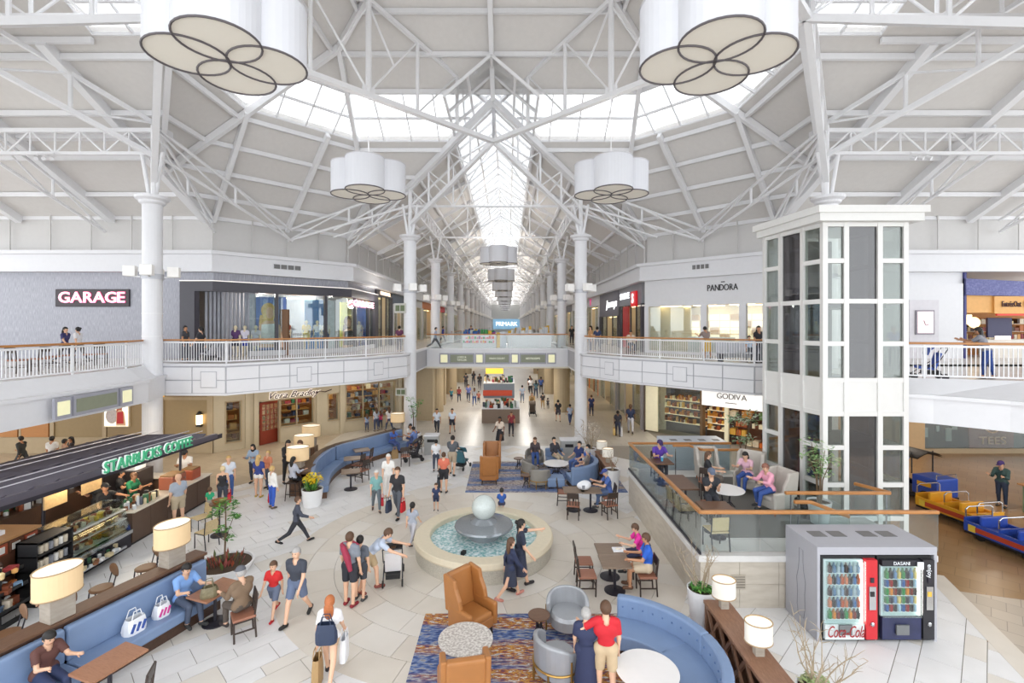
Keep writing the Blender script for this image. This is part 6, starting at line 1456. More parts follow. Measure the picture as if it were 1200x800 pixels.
def drink_machine(x0, label, accent, name_, wide, dasani):
    o = thing('drink_machine', label, 'vending machine', (6.46+x0, 10.06, 0)); w = 1.14
    MB().box(0, w, .06, .9, .02, 1.78).build('cabinet', black, o); dk = mat('machine_dark', '26252c', .4)
    gx0, gx1 = .05, .86; gz0 = .4 if not dasani else .55; gz1 = 1.72 if not dasani else 1.6
    MB().box(gx0, gx1, .02, .06, gz0, gz1).build('lit_back', mat('machine_light', 'b5c8c8', .5, emit=.06, ecol='eaf6ff'), o)
    for z in np.linspace(gz0+.12, gz1-.25, 5):
        ty_ = MB().box(gx0+.04, gx1-.1, -.03, .02, z-.02, z).build('tray', mat('tray_white', 'e9eef0', .4), o)
        row = pal(*( [['2f8a4a', '2f2a2c', '7a2a20', 'd8852f'], ['3a5f9a', 'a8c4d8', '2a2a30', '9a2a30'], ['c97a5a', 'b8552f', '4a6fa0', '2a2a2c'], ['4a8a5a', 'd8c07a', '6a8ab0', '3a3a44'], ['3a2a2a', '8aa0b8', 'a8b8c0', '5a7a9a']][int(z*10) % 5]))
        for k in range(8):
            bx = gx0+.1+k*(gx1-gx0-.22)/7.; MB().lathe([(.04, 0), (.042, .12), (.017, .17), (.017, .205), (0, .205)], 8, (bx, -.005, z)).build('bottle', row[(k*3) % 4], ty_)
    MB().box(gx1-.06, gx1-.03, -.03, .02, gz0+.04, gz1-.05).build('light_tube', coollamp, o)
    MB().box(gx0, gx1, -.045, -.035, gz0 if not dasani else .55, gz1).build('glass_door', glass, o)
    MB().box(gx1+.02, w-.03, -.05, .06, .1, 1.74).build('control_panel', accent, o)
    px = (gx1+w)/2
    MB().box(px-.07, px+.07, -.07, -.05, .72, 1.2).build('coin_plate', chrome, o); MB().box(px-.05, px+.03, -.08, -.07, 1.0, 1.1).build('note_reader', black if not dasani else mat('amber_reader', 'd8b04a', .4), o); MB().box(px-.04, px+.03, -.07, -.05, 1.28, 1.38).build('card_reader', dark, o); MB().sph((px, -.06, .42), (.04, .03, .05), 8, 6).build('lock', chrome, o)
    MB().cbox((.45, -.05, .3), (.26, .03, .2)).build('pickup_door', mat('pickup_grey', '6d6f70', .5), o)
    if not dasani:
        MB().box(gx0, gx1, -.02, .05, .08, .4).build('lower_panel', mat('pale_lower', 'd9e2e2', .4), o); letters('Coca-Cola', .34, mat('script_red', '9a1f24', .5), o, .05, .83, -.07, .26, ext=.004, shear=.4)
    else:
        MB().box(gx0, gx1, -.02, .05, .08, .53).build('lower_panel', mat('navy_sheen', '2c3050', .35, var=.3, scale=4), o); MB().box(gx0, gx1, -.02, .05, 1.6, 1.72).build('upper_panel', dk, o); letters('DASANI', .1, mat('white_print', 'eef2f6', .5), o, .28, .62, -.03, 1.66, ext=.003)
        t = text('lettering', 'enjoy', .13, mat('white_print'), o, (px, -.06, 1.52), rot=(PI/2, PI/2, 0), ext=.003); MB().box(gx1-.1, gx1+.02, -.06, -.04, 1.55, 1.7).build('price_card', bagm, o)
    for x in (.08, w-.14): MB().box(x, x+.08, .1, .18, 0, .03).build('foot', black, o)
drink_machine(.08, 'lit drink machine with red control strip and red script', mat('machine_red', 'c42a32', .35), '', 0, False); drink_machine(1.26, 'lit water machine with black control strip', mat('machine_black', '26252a', .4), '', 0, True)
# ================================================================ SMALL TRAIN
tblu = mat('train_blue', '2f4fae', .35, var=.05); tyel = mat('train_yellow', 'e0a52c', .35, var=.05); tred = mat('train_red', 'b8452c', .4)
def train_car(loc, rz, m, label):
    o = thing('train_car', label, 'ride', loc, rz, 'cars of the small train')
    MB().box(-.5, .5, -1.0, 1.0, .12, .22).build('chassis', black, o)
    for s in (-1, 1):
        MB().box(s*.5-.03, s*.5+.03, -1.0, 1.0, .2, .5).build('side', m, o); MB().box(s*.5-.02+s*.03, s*.5+.02+s*.03, -.8, .8, .26, .4).build('side_stripe', tred, o); MB().cbox((s*.545, .75, .33), (.02, .2, .2)).build('wheel_print', mat('wheel_print', 'e8c84a', .4), o)
        for y in (-.6, .6): MB().lathe([(.12, -.03), (.12, .03)], 14).build('wheel', black, o, loc=(s*.42, y, .12)).rotation_euler = (0, PI/2, 0)
    for y in (-1.0, 0, .97): MB().box(-.5, .5, y, y+.05, .2, .6).build('end_board', m, o)
    for y in (-.6, .4): MB().box(-.46, .46, y-.2, y+.15, .22, .42).build('bench_seat', m, o, bevel=.03); MB().box(-.46, .46, y+.13, y+.22, .4, .75).build('bench_back', m, o, bevel=.03)
    for y in (-.95, .05, .98): MB().tube([(-.48, y, .6), (-.48, y, .85), (-.38, y, .92), (.38, y, .92), (.48, y, .85), (.48, y, .6)], .022, 8).build('grab_rail', chrome, o)
train_car((15.3, 16.45, 0), .16, tyel, 'yellow open car in the middle of the small train'); train_car((14.95, 14.25, 0), .12, tblu, 'blue open car at the end of the small train'); train_car((14.8, 12.1, 0), .05, tblu, 'blue open car of the small train cut by the photo edge')
lo = thing('train_engine', 'blue engine of the small train with black canopy', 'ride', (15.9, 18.8, 0), .2)
MB().box(-.52, .52, -1.1, 1.1, .1, .25).build('chassis', black, lo); MB().box(-.5, .5, -1.1, -.2, .25, .95).build('hood', tblu, lo, bevel=.04); MB().box(-.5, .5, .75, 1.1, .25, 1.3).build('rear_box', tblu, lo, bevel=.03)
MB().box(-.51, .51, -.9, -.4, .6, .75).build('gold_stripe', tyel, lo)
for s in (-1, 1):
    for y in (-.7, .7): MB().lathe([(.22, -.03), (.22, .03)], 18).build('wheel', black, lo, loc=(s*.5, y, .22)).rotation_euler = (0, PI/2, 0); MB().lathe([(.12, -.035), (.12, .035)], 14).build('hub', tyel, lo, loc=(s*.51, y, .22)).rotation_euler = (0, PI/2, 0)
    MB().box(s*.48-.03, s*.48+.03, .7, .8, 1.2, 1.7).build('canopy_post', tblu, lo)
MB().add([(x, y, 1.55+.25*math.cos(x*2.2)) for y in (-.5, 1.15) for x in np.linspace(-.6, .6, 9)]+[(x, y, 1.5+.25*math.cos(x*2.2)) for y in (-.5, 1.15) for x in np.linspace(-.6, .6, 9)], [(i, i+1, i+10, i+9) for i in range(8)]+[(18+i, 27+i, 28+i, 19+i) for i in range(8)]).build('canopy', black, lo)
MB().tube([(-.5, -.2, .95), (-.5, -.2, 1.75)], .025, 6).build('canopy_post', black, lo); MB().tube([(.5, -.2, .95), (.5, -.2, 1.75)], .025, 6).build('canopy_post', black, lo); MB().tube([(-.45, -1.05, .95), (-.45, -1.05, 1.1), (.45, -1.05, 1.1), (.45, -1.05, .95)], .02, 6).build('grab_rail', chrome, lo)
gc = thing('green_counter', 'green counter with wooden top beside the small train', 'counter', (18.2, 16.3, 0)); MB().box(0, 2.2, 0, .8, 0, .95).build('front_panel', mat('sage_counter', '7f9a7a', .5), gc); MB().box(-.1, 2.3, -.1, .9, .95, 1.0).build('worktop', mat('oak_top'), gc)
# ================================================================ CORRIDOR KIOSKS
def kiosk(x0, x1, y0, y1, z, h, label, m, cols, n=40, top=None, hs=(.1, .5)):
    o = thing('sales_kiosk', label, 'kiosk', (x0, y0, z)); w, l = x1-x0, y1-y0
    MB().box(0, w, 0, l, 0, h).build('counter_body', m, o); MB().box(-.04, w+.04, -.04, l+.04, h, h+.04).build('worktop', top or white, o)
    b = MB()
    for k in range(n):
        hh = random.uniform(*hs); c = (random.uniform(.1, w-.1), random.uniform(.1, l-.1)); b.cbox((c[0], c[1], h+.04+hh/2), (random.uniform(.06, .25), random.uniform(.06, .25), hh), random.random(), mi=random.randrange(len(cols)))
    tag(b.build('goods', cols, o), kind='stuff'); return o
kiosk(-1.75, .8, 32.6, 35, 0, .95, 'brown kiosk with white goods in the middle of the corridor', mat('kiosk_taupe', '7d6a5a', .5), mixc+pal('f2f2f2', 'b8452c'), 60); ko = kiosk(-2.2, .6, 44, 47, 0, 1.3, 'grey kiosk with red trim further along the corridor', mat('slate'), BOUT, 40); MB().box(-.05, 2.6, -.06, 0, .2, .7).build('red_band', tred, ko); MB().box(.2, 1.8, -.08, -.02, 2.2, 3.1).build('yellow_sign', mat('yellow_sign', 'e8c04a', .5, emit=.5), ko)
for x in (.25, 1.7): MB().tube([(x, 0, 1.3), (x, 0, 2.3)], .03, 6).build('sign_post', dark, ko)
MB().box(2.5, 3.3, -8.5, -7.2, .9, 1.9).build('green_panel', mat('lime_panel', 'b5d04a', .5), ko) if 0 else None
k1 = kiosk(-3.4, -.9, 36.5, 39, UF, 1.0, 'white kiosk with rows of coloured goods on the bridge', white, pal('e0583c', 'f0c040', '4a9a5a', '3a6ab0', 'a04a8a', 'f4f4f4'), 60, hs=(.1, .35)); shelf_goods(k1, .05, 2.4, -.12, .35, .95, 2, pal('e0583c', 'f0c040', '4a9a5a', 'e88a9a', 'a04a8a'), depth=.1, dens=.14)
k2 = kiosk(0, 3.3, 36.8, 39.5, UF, 1.05, 'long white kiosk with clear tops on the bridge', white, pal('f4f4f4', 'dfe6ee', 'c9ccd0', 'f0c040'), 40, hs=(.1, .6)); kx = thing('display_stand', 'grey stand with yellow edge between the white kiosks', 'stand', (-.85, 36.9, UF)); MB().box(0, .25, 0, .4, 0, 1.15).build('yellow_side', mat('goods_f0c040'), kx); MB().box(.25, .75, 0, .4, 0, 1.2).build('grey_panel', mat('collar_grey'), kx)
rb = thing('recycling_box', 'grey bin box near the white column planter', 'bin', (-3.9, 24.9, 0)); MB().box(-.35, .35, -.3, .3, 0, .95).build('bin_body', mat('bin_grey', 'a8a8a6', .5), rb, bevel=.02); MB().box(-.38, .38, -.33, .33, .95, 1.0).build('bin_lid', white, rb); MB().box(-.2, .2, -.31, -.3, .65, .8).build('slot', black, rb)
rb = thing('recycling_box', 'grey bin box behind the sofa of the far rug', 'bin', (3.0, 23.9, 0)); MB().box(-.4, .4, -.3, .3, 0, .95).build('bin_body', mat('bin_grey'), rb, bevel=.02); MB().box(-.43, .43, -.33, .33, .95, 1.0).build('bin_lid', white, rb); MB().box(-.2, .2, -.31, -.3, .65, .8).build('slot', black, rb)
# ================================================================ STROLLERS
def stroller(loc, rz, label, m, fr=None, hood=None):
    o = thing('stroller', label, 'stroller', loc, rz); fr = fr or dark
    for s in (-1, 1):
        MB().tube([(s*.24, -.42, 1.0), (s*.24, -.2, .6), (s*.22, .42, .12)], .014, 6).build('frame_tube', fr, o); MB().tube([(s*.24, -.32, .1), (s*.23, .05, .5)], .014, 6).build('frame_tube', fr, o)
        for y in (-.34, .44): MB().lathe([(.085, -.02), (.1, 0), (.085, .02)], 16).build('wheel', black, o, loc=(s*.24, y, .1)).rotation_euler = (0, PI/2, 0)
    MB().tube([(-.24, -.42, 1.0), (.24, -.42, 1.0)], .018, 6).build('handlebar', black, o)
    MB().add([(-.2, .3, .42), (.2, .3, .42), (.2, -.08, .38), (-.2, -.08, .38), (-.2, -.22, .85), (.2, -.22, .85), (.2, -.28, .82), (.2, -.12, .3), (.2, .3, .34), (-.2, .3, .34), (-.2, -.12, .3), (-.2, -.28, .82)], [(0, 1, 2, 3), (3, 2, 5, 4), (4, 5, 6, 11), (11, 6, 7, 10), (10, 7, 8, 9), (9, 8, 1, 0), (1, 8, 7, 2), (2, 7, 6, 5), (0, 3, 10, 9), (3, 4, 11, 10)]).build('seat', m, o)
    v = []; 
    for i in range(6):
        a = -.2+i*.32; 
        for x in (-.23, -.12, 0, .12, .23): v.append((x, -.24+.34*math.sin(a), .72+.34*math.cos(a)-.25*x*x))
    MB().add(v, [(i*5+j, i*5+j+1, i*5+j+6, i*5+j+5) for i in range(5) for j in range(4)]).build('hood', hood or m, o).modifiers.new('s', 'SOLIDIFY').thickness = .015
    MB().box(-.18, .18, -.25, .15, .16, .28).build('basket', black, o); return o
# ================================================================ PEOPLE
EDG = [(0, 1), (2, 3), (4, 5), (6, 7), (0, 2), (1, 3), (4, 6), (5, 7), (0, 4), (1, 5), (2, 6), (3, 7)]
def surfnet(F, org, h):
    S_ = F < 0; nx, ny, nz = F.shape
    cnt = np.zeros((nx-1, ny-1, nz-1), np.int8); cor = []
    for dz in (0, 1):
        for dy in (0, 1):
            for dx in (0, 1):
                cor.append((dx, dy, dz)); cnt += S_[dx:nx-1+dx, dy:ny-1+dy, dz:nz-1+dz]
    I = np.argwhere((cnt > 0) & (cnt < 8))
    vals = [F[I[:, 0]+c[0], I[:, 1]+c[1], I[:, 2]+c[2]] for c in cor]
    acc = np.zeros((len(I), 3)); n = np.zeros(len(I)); C = np.array(cor, float)
    for a, b in EDG:
        va, vb = vals[a], vals[b]; m = (va < 0) != (vb < 0); t = np.where(m, va/np.where(va-vb == 0, 1, va-vb), 0)
        acc += m[:, None]*(C[a]+(C[b]-C[a])*t[:, None]); n += m
    V = (I+acc/n[:, None])*h+org
    G = -np.ones((nx-1, ny-1, nz-1), np.int64); G[I[:, 0], I[:, 1], I[:, 2]] = np.arange(len(I)); faces = []
    for ax in range(3):
        sl = [slice(None)]*3; s2 = [slice(None)]*3; sl[ax] = slice(0, -1); s2[ax] = slice(1, None)
        A, B = S_[tuple(sl)], S_[tuple(s2)]; E = np.argwhere(A != B); o1, o2 = [(1, 2), (2, 0), (0, 1)][ax]
        ok = (E[:, o1] > 0) & (E[:, o2] > 0) & (E[:, o1] < F.shape[o1]-1) & (E[:, o2] < F.shape[o2]-1); E = E[ok]
        if not len(E): continue
        def cell(d1, d2):
            Q = E.copy(); Q[:, o1] += d1; Q[:, o2] += d2; return G[Q[:, 0], Q[:, 1], Q[:, 2]]
        q = np.stack([cell(-1, -1), cell(0, -1), cell(0, 0), cell(-1, 0)], 1); fl_ = A[E[:, 0], E[:, 1], E[:, 2]]
        q[~fl_] = q[~fl_][:, ::-1]; faces.append(q)
    Fq = np.concatenate(faces); Fq = Fq[(Fq >= 0).all(1)]
    return V, Fq
def npmesh(name, V, F, m, parent=None, smooth=True):
    me = bpy.data.meshes.new(name); me.from_pydata(V.tolist(), [], F.tolist() if hasattr(F, 'tolist') else F); me.materials.append(m)
    if smooth: me.polygons.foreach_set('use_smooth', np.ones(len(me.polygons), bool))
    o = bpy.data.objects.new(name, me); COL.objects.link(o)
    if parent: o.parent = parent
    return o
SK = {'l': 'e2b698', 'm': 'c48f6c', 'd': '7d543c', 'b': '523729'}
def cloth(c): return mat('cloth_'+c, c, .75, var=.07, scale=12)
R = math.radians
POSES = {
    'stand': dict(hip=(2, -2), knee=(3, 3), arm=((4, 8, 10), (4, 8, 10))),
    'walk': dict(hip=(24, -20), knee=(8, 22), arm=((-18, 8, 15), (22, 8, 20)), lean=3),
    'walk2': dict(hip=(-18, 22), knee=(20, 6), arm=((20, 8, 20), (-16, 8, 15)), lean=3),
    'stride': dict(hip=(32, -30), knee=(6, 30), arm=((-25, 8, 30), (30, 8, 40)), lean=6),
    'hold': dict(hip=(2, -3), knee=(3, 5), arm=((25, 8, 85), (25, 8, 85)), head=18),
    'phone': dict(hip=(3, -2), knee=(3, 5), arm=((4, 10, 10), (30, 6, 110)), head=20),
    'push': dict(hip=(14, -12), knee=(6, 14), arm=((35, 6, 35), (35, 6, 35)), lean=10),
    'bend': dict(hip=(22, -10), knee=(18, 8), arm=((62, 8, 15), (55, 8, 15)), lean=48, head=10),
    'sit': dict(hip=(82, 80), knee=(82, 78), arm=((30, 8, 60), (30, 8, 60)), head=12),
    'sit2': dict(hip=(80, 84), knee=(70, 95), arm=((42, 14, 62), (38, 12, 70)), lean=10, head=18),
    'sitback': dict(hip=(78, 84), knee=(60, 85), arm=((18, 14, 50), (22, 12, 55)), lean=-10, head=5),
    'sitarm': dict(hip=(82, 80), knee=(82, 78), arm=((35, -6, 95), (35, -6, 95)), head=14),
    'stool': dict(hip=(70, 66), knee=(70, 60), arm=((25, 8, 70), (25, 8, 70)), head=10),
    'lean': dict(hip=(6, -6), knee=(4, 6), arm=((50, 10, 60), (50, 10, 60)), lean=20, head=8),
    'reach': dict(hip=(18, -14), knee=(6, 14), arm=((80, 15, 10), (10, 8, 30)), lean=4),
    'hug': dict(hip=(3, -3), knee=(3, 3), arm=((10, 10, 10), (12, 62, 60)), head=6),
    'hug2': dict(hip=(3, -3), knee=(3, 3), arm=((10, 55, 70), (6, 8, 12)), head=6),
    'carry': dict(hip=(16, -14), knee=(6, 16), arm=((2, 10, 8), (8, 10, 14)), lean=2),
}
NP = 0
def person(loc, face, h, pose, skin='l', top=('f0f0f0', 'short'), bottom=('3a4a6a', 'pants'), shoes='3a3a3a', hair=('3b2a20', 'short'), label='', sit=None, hk=1.0, fem=False, vox=None, name='person', cat='person', fat=1.0, group=None, hat=None, socks=None):
    P_ = POSES[pose]; s = h/1.75; d = math.hypot(loc[0], loc[1])
    vox = vox or (.021 if d < 13 else .026 if d < 20 else .034 if d < 30 else .045)
    lean = R(P_.get('lean', 0)); up = np.array((0, math.sin(lean), math.cos(lean))); fw = np.array((0, math.cos(lean), -math.sin(lean))); X = np.array((1., 0, 0)); P = np.array((0, 0, .93))
    w = .92 if fem else 1.0; pr = []            # (a, b, ra, rb, zone, flat)
    pr.append((P-X*.085, P+X*.085, .105*fat*(1.05 if fem else 1), .105*fat*(1.05 if fem else 1), 0, 1)); pr.append((P+up*.05, P+up*.26, .118*fat*w, .122*fat*w, 1, 1)); pr.append((P+up*.32-X*.08*w, P+up*.32+X*.08*w, .12*fat*w, .12*fat*w, 1, 1)); pr.append((P+up*.455-X*.13*w, P+up*.455+X*.13*w, .068, .068, 1, 1))
    hl = R(P_.get('head', 0))+lean*.5; hup = np.array((0, math.sin(hl), math.cos(hl))); hfw = np.array((0, math.cos(hl), -math.sin(hl))); nb = P+up*.5; HC = nb+hup*.175*(.5+.5*hk)
    pr.append((P+up*.46, nb+hup*.09, .056, .05, 2, 0)); pr.append((HC-hup*.045*hk+hfw*.015, HC+hup*.03*hk, .078*hk, .092*hk, 3, 0))
    hands = []
    for i, sd in enumerate((-1, 1)):
        a, b, e = [R(q) for q in P_['arm'][i]]; sh = P+up*.45+X*sd*.185*w
        dirv = lambda p, q: np.array((sd*math.sin(q), math.sin(p)*math.cos(q), -math.cos(p)*math.cos(q)))
        el = sh+dirv(a, b)*.285; fd = dirv(a+e, b*.2-.12*math.sin(e)); wr = el+fd*.255; hd = wr+fd*.09
        pr.append((sh, el, .05*fat**.5, .041, 4, 0)); pr.append((el, wr, .04, .028, 5, 0)); pr.append((wr, hd, .028, .03, 6, 0)); hands.append((wr, hd, fd, sd))
        hp, kn = R(P_['hip'][i]), R(P_['knee'][i]); ab = .06; hj = P+X*sd*.088-np.array((0, 0, .02)); th = np.array((sd*math.sin(ab), math.sin(hp), -math.cos(hp))); k = hj+th*.43; sn = np.array((0, math.sin(hp-kn), -math.cos(hp-kn))); an = k+sn*.41
        ft = np.array((sd*.15, math.cos(max(-.5, hp-kn)*.6), math.sin(max(-.6, min(.3, hp-kn))*.6)))
        pr.append((hj, k, .088*fat**.5, .058, 7, 0)); pr.append((k, an, .057, .037, 8, 0)); pr.append((an-ft*.04-np.array((0, 0, .03)), an+ft*.15-np.array((0, 0, .035)), .04, .034, 9, 0))
    pts = np.array([q for t in pr for q in t[:2]]); lo = pts.min(0)-.2; hi = pts.max(0)+.2; hh = vox/s
    n = np.ceil((hi-lo)/hh).astype(int)+1; F = np.full(n, .5)
    ax = [lo[c]+hh*np.arange(n[c]) for c in range(3)]
    def dist(Q, a, b, ra, rb, flat):
        if flat:
            c = (Q-P)@fw; Q = Q+fw*(c*.38)[..., None]
        ab_ = b-a; L2 = ab_@ab_+1e-12; t = np.clip(((Q-a)@ab_)/L2, 0, 1); return np.linalg.norm(Q-a-t[..., None]*ab_, axis=-1)-(ra+(rb-ra)*t), t
    for a, b, ra, rb, zn, flat in pr:
        m = max(ra, rb)+.1; i0 = np.maximum(((np.minimum(a, b)-m-lo)/hh).astype(int), 0); i1 = np.minimum(((np.maximum(a, b)+m-lo)/hh).astype(int)+2, n)
        sl = tuple(slice(i0[c], i1[c]) for c in range(3)); Q = np.stack(np.meshgrid(*[ax[c][sl[c]] for c in range(3)], indexing='ij'), -1)
        dd, _ = dist(Q, a, b, ra, rb, flat); f = F[sl]; k = .035 if zn < 3 or zn == 7 else .02; hm = np.clip(.5+.5*(f-dd)/k, 0, 1); F[sl] = f+(dd-f)*hm-k*hm*(1-hm)
    V, Fq = surfnet(F, lo, hh)
    D = np.full(len(V), 9.); Z = np.zeros(len(V), int); T = np.zeros(len(V))
    for a, b, ra, rb, zn, flat in pr:
        dd, t = dist(V, a, b, ra, rb, flat); q = dd < D; D[q] = dd[q]; Z[q] = zn; T[q] = t[q]
    Nn = np.zeros_like(V); fn = np.cross(V[Fq[:, 2]]-V[Fq[:, 0]], V[Fq[:, 3]]-V[Fq[:, 1]])
    for c in range(4): np.add.at(Nn, Fq[:, c], fn)
    Nn /= np.linalg.norm(Nn, axis=1)[:, None]+1e-9
    if sit is None: dz = -V[:, 2].min()
    else: dz = (sit+.055*1.0)/s-(.93-.105)+.02
    sh3 = np.array((0, 0, dz))
    root = thing(name, label, cat, loc, R(face)-PI/2, group)
    skm = mat('skin_'+SK.get(skin, skin), SK.get(skin, skin), .55, var=.05)
    fin = MB()
    for wr, hd, fd, sd in hands:        # fingers and thumb
        side = np.cross(fd, X*1.0); side = side/(np.linalg.norm(side)+1e-9) if np.linalg.norm(side) > .2 else np.array((0, 1., 0)); nrm = np.cross(fd, side)
        for q, ln in zip((-1.5, -.5, .5, 1.5), (.066, .08, .085, .07)):
            b0 = hd+side*q*.016; b1 = b0+fd*ln*.6-nrm*sd*.012; fin.tube([b0-fd*.01, b1, b1+fd*ln*.35-nrm*sd*.025], [.0095, .0085, .006], 5)
        b0 = wr+fd*.03+side*.025; fin.tube([b0, b0+side*.03+fd*.03, b0+side*.035+fd*.065], [.011, .01, .007], 5)
    for sd in (-1, 1):
        e = MB(); e.sph((0, 0, 0), (.012*hk, .025*hk, .032*hk), 6, 4); fin.add([tuple(HC+X*(sd*.088*hk+v[0])+hfw*v[1]+hup*(v[2]-.01)) for v in e.v], e.f)
    nz_ = [HC+hfw*.085*hk+hup*.02*hk, HC+hfw*.118*hk-hup*.03*hk, HC+hfw*.09*hk-hup*.045*hk-X*.018*hk, HC+hfw*.09*hk-hup*.045*hk+X*.018*hk]
    fin.add([tuple(q) for q in nz_], [(0, 2, 1), (0, 1, 3), (1, 2, 3)])
    nb_ = len(V); Vb = np.concatenate([V, np.array(fin.v)]); Fb = Fq.tolist()+[tuple(i+nb_ for i in f) for f in fin.f]
    body_o = npmesh('body', (Vb+sh3)*s, Fb, skm, root)
    def shell(nm, mask, off, col, smooth_=True):
        fm = mask[Fq].sum(1) >= 3; f = Fq[fm]
        if not len(f): return
        u, inv = np.unique(f, return_inverse=True); v = V[u]+Nn[u]*off
        return npmesh(nm, (v+sh3)*s, inv.reshape(f.shape), cloth(col), root)
    H = (V-P)@up
    if bottom:
        c, k = bottom[:2]; wb = ((Z == 0) | ((Z == 1) & (H < .1)) | (Z == 7) & (T < .02))
        if k == 'pants': shell('trousers', wb | (Z == 7) | ((Z == 8) & (T < .93)), .012, c)
        elif k == 'shorts': shell('shorts', wb | ((Z == 7) & (T < .78)), .024, c)
        elif k == 'minishorts': shell('shorts', wb | ((Z == 7) & (T < .35)), .014, c)
        if k in ('skirt', 'dress', 'long'):
            shell('underskirt', wb | ((Z == 7) & (T < .5)), .012, c)
            ln = {'skirt': .45, 'dress': .52, 'long': .8}[k]; v = []; f = []; m_ = 16
            for j in range(6):
                t = j/5; zc = .13-t*(ln+.13); r = .15+.085*t
                for q in range(m_): a = 2*PI*q/m_; v.append(P+X*r*1.05*math.cos(a)*(1+.05*math.sin(5*a)*t)+np.array((0, 1., 0))*r*.85*math.sin(a)*(1+.06*math.sin(4*a)*t)+np.array((0, 0, zc)))
            f = [(j*m_+q, j*m_+(q+1) % m_, (j+1)*m_+(q+1) % m_, (j+1)*m_+q) for j in range(5) for q in range(m_)]
            npmesh('skirt', (np.array(v)+sh3)*s, np.array(f), cloth(c), root)
    if top:
        c, k = top[:2]; tm_ = (Z == 1) & (H > -.02) | ((Z == 0) & (H > -.03)) 
        if k == 'short': tm_ |= (Z == 4) & (T < .72)
        if k == 'long': tm_ |= (Z == 4) | ((Z == 5) & (T < .93))
        if k == 'tank': tm_ &= (H < .44)
        shell('shirt' if k != 'jacket' else 'jacket', tm_, .02, c)
    if shoes: shell('shoes', (Z == 9) | ((Z == 8) & (T > .97)), .008, shoes)
    if hair and hair[1] != 'bald':
        c, k = hair; hm_ = cloth(c) if k == 'scarf' else mat('hair_'+c, c, .6, var=.2, scale=30); b = MB(); b.sph((0, 0, 0), (.1*hk, .112*hk, .122*hk), 16, 12)
        keep = []
        for q in b.f:
            cc = np.mean([b.v[i] for i in q], 0)/(.11*hk)
            lim = .35 if cc[1] > .45 else (-.15 if cc[1] > -.1 else -.75)
            if k == 'scarf': lim = .45 if cc[1] > .62 else -1.2
            if cc[2] > lim: keep.append(q)
        b.f = keep; vv = [tuple(HC+X*v[0]+hfw*(v[1]-.008*hk)+hup*(v[2]+.012*hk)) for v in b.v]; g2 = MB(); g2.add(vv, keep)
        if k in ('long', 'scarf'):
            e = MB(); e.sph((0, 0, 0), (.1*hk, .05*hk, .19*hk), 12, 8); g2.add([tuple(HC+X*v[0]-hfw*.085*hk+hfw*v[1]-np.array((0, 0, .14*hk))+np.array((0, 0, v[2]))) for v in e.v], e.f)
            if k == 'scarf': e = MB(); e.sph((0, 0, 0), (.11, .1, .09), 12, 6); g2.add([tuple(nb+v+np.array((0, 0, .02))) for v in np.array(e.v)], e.f)
        if k == 'bun': e = MB(); e.sph((0, 0, 0), .05*hk, 8, 6); g2.add([tuple(HC+X*v[0]-hfw*.12*hk+hfw*v[1]+hup*(v[2]+.05*hk)) for v in e.v], e.f)
        if k == 'tail': e = MB(); e.sph((0, 0, 0), (.03*hk, .03*hk, .14*hk), 8, 6); g2.add([tuple(HC+X*v[0]-hfw*.13*hk+hfw*v[1]+np.array((0, 0, v[2]-.08*hk))) for v in e.v], e.f)
        npmesh('hair' if k != 'scarf' else 'headscarf', (np.array(g2.v)+sh3)*s, g2.f, hm_, root)
    if hat:
        b = MB(); b.sph((0, 0, 0), (.104*hk, .116*hk, .1*hk), 16, 8); kf = [q for q in b.f if np.mean([b.v[i][2] for i in q]) > -.005]; g2 = MB(); g2.add([tuple(HC+X*v[0]+hfw*v[1]+hup*(v[2]+.045*hk)) for v in b.v], kf)
        g2.add([tuple(HC+X*x+hfw*y+hup*.045*hk) for x, y in ((-.075, .09), (.075, .09), (.06, .19), (-.06, .19))]+[tuple(HC+X*x+hfw*y+hup*.035*hk) for x, y in ((-.075, .09), (.075, .09), (.06, .19), (-.06, .19))], [(0, 1, 2, 3), (7, 6, 5, 4), (0, 4, 5, 1), (1, 5, 6, 2), (2, 6, 7, 3), (3, 7, 4, 0)])
        npmesh('cap', (np.array(g2.v)+sh3)*s, g2.f, cloth(hat), root)
    if d < 17 and cat == 'person':
        for sd in (-1, 1):
            e = MB(); e.sph((0, 0, 0), .011*hk, 6, 4); npmesh('eye', (np.array([HC+X*(sd*.033*hk+v[0])+hfw*(.088*hk+v[1])+hup*(v[2]+.012*hk) for v in e.v])+sh3)*s, e.f, mat('eye_dark', '2a201c', .3), body_o)
        e = MB(); e.cbox((0, 0, 0), (.042*hk, .012, .01)); npmesh('mouth', (np.array([HC+X*v[0]+hfw*(.086*hk+v[1])+hup*(v[2]-.068*hk) for v in e.v])+sh3)*s, e.f, mat('lips', 'a8604f', .5), body_o)
    root['sc'] = s
    return root, [tuple((np.array(hd)+sh3)*s) for wr, hd, fd, sd in hands], s
def W_of(root, p):
    a = root.rotation_euler[2]; return (root.location[0]+p[0]*math.cos(a)-p[1]*math.sin(a), root.location[1]+p[0]*math.sin(a)+p[1]*math.cos(a), root.location[2]+p[2])
def stand(px, yh, yf, face, pose, label, z=0., h=None, d=None, **k):
    if d is None: x, d, _ = fl(px, yf, z)
    else: x = (px-VX)*d/FPX
    hh = h or (pz(yh, d)-z); return person((x, d, z), face, max(.9, min(1.9, hh)), pose, label=label, **k)
def hold_bag(pr, i, label, m, w=.3, d_=.12, h=.34):
    root, hs, s = pr; p = W_of(root, hs[i]); bag((p[0], p[1], p[2]-h-.17), root.rotation_euler[2]+PI/2, label, m, w, d_, h, soft=False)
BL, BR, BD, GR, WH, RD, AU = '1e1a18', '5a3f2c', 'c9a66b', 'a8a5a2', 'd9d7d3', '8a4a2c', 'b3683a'
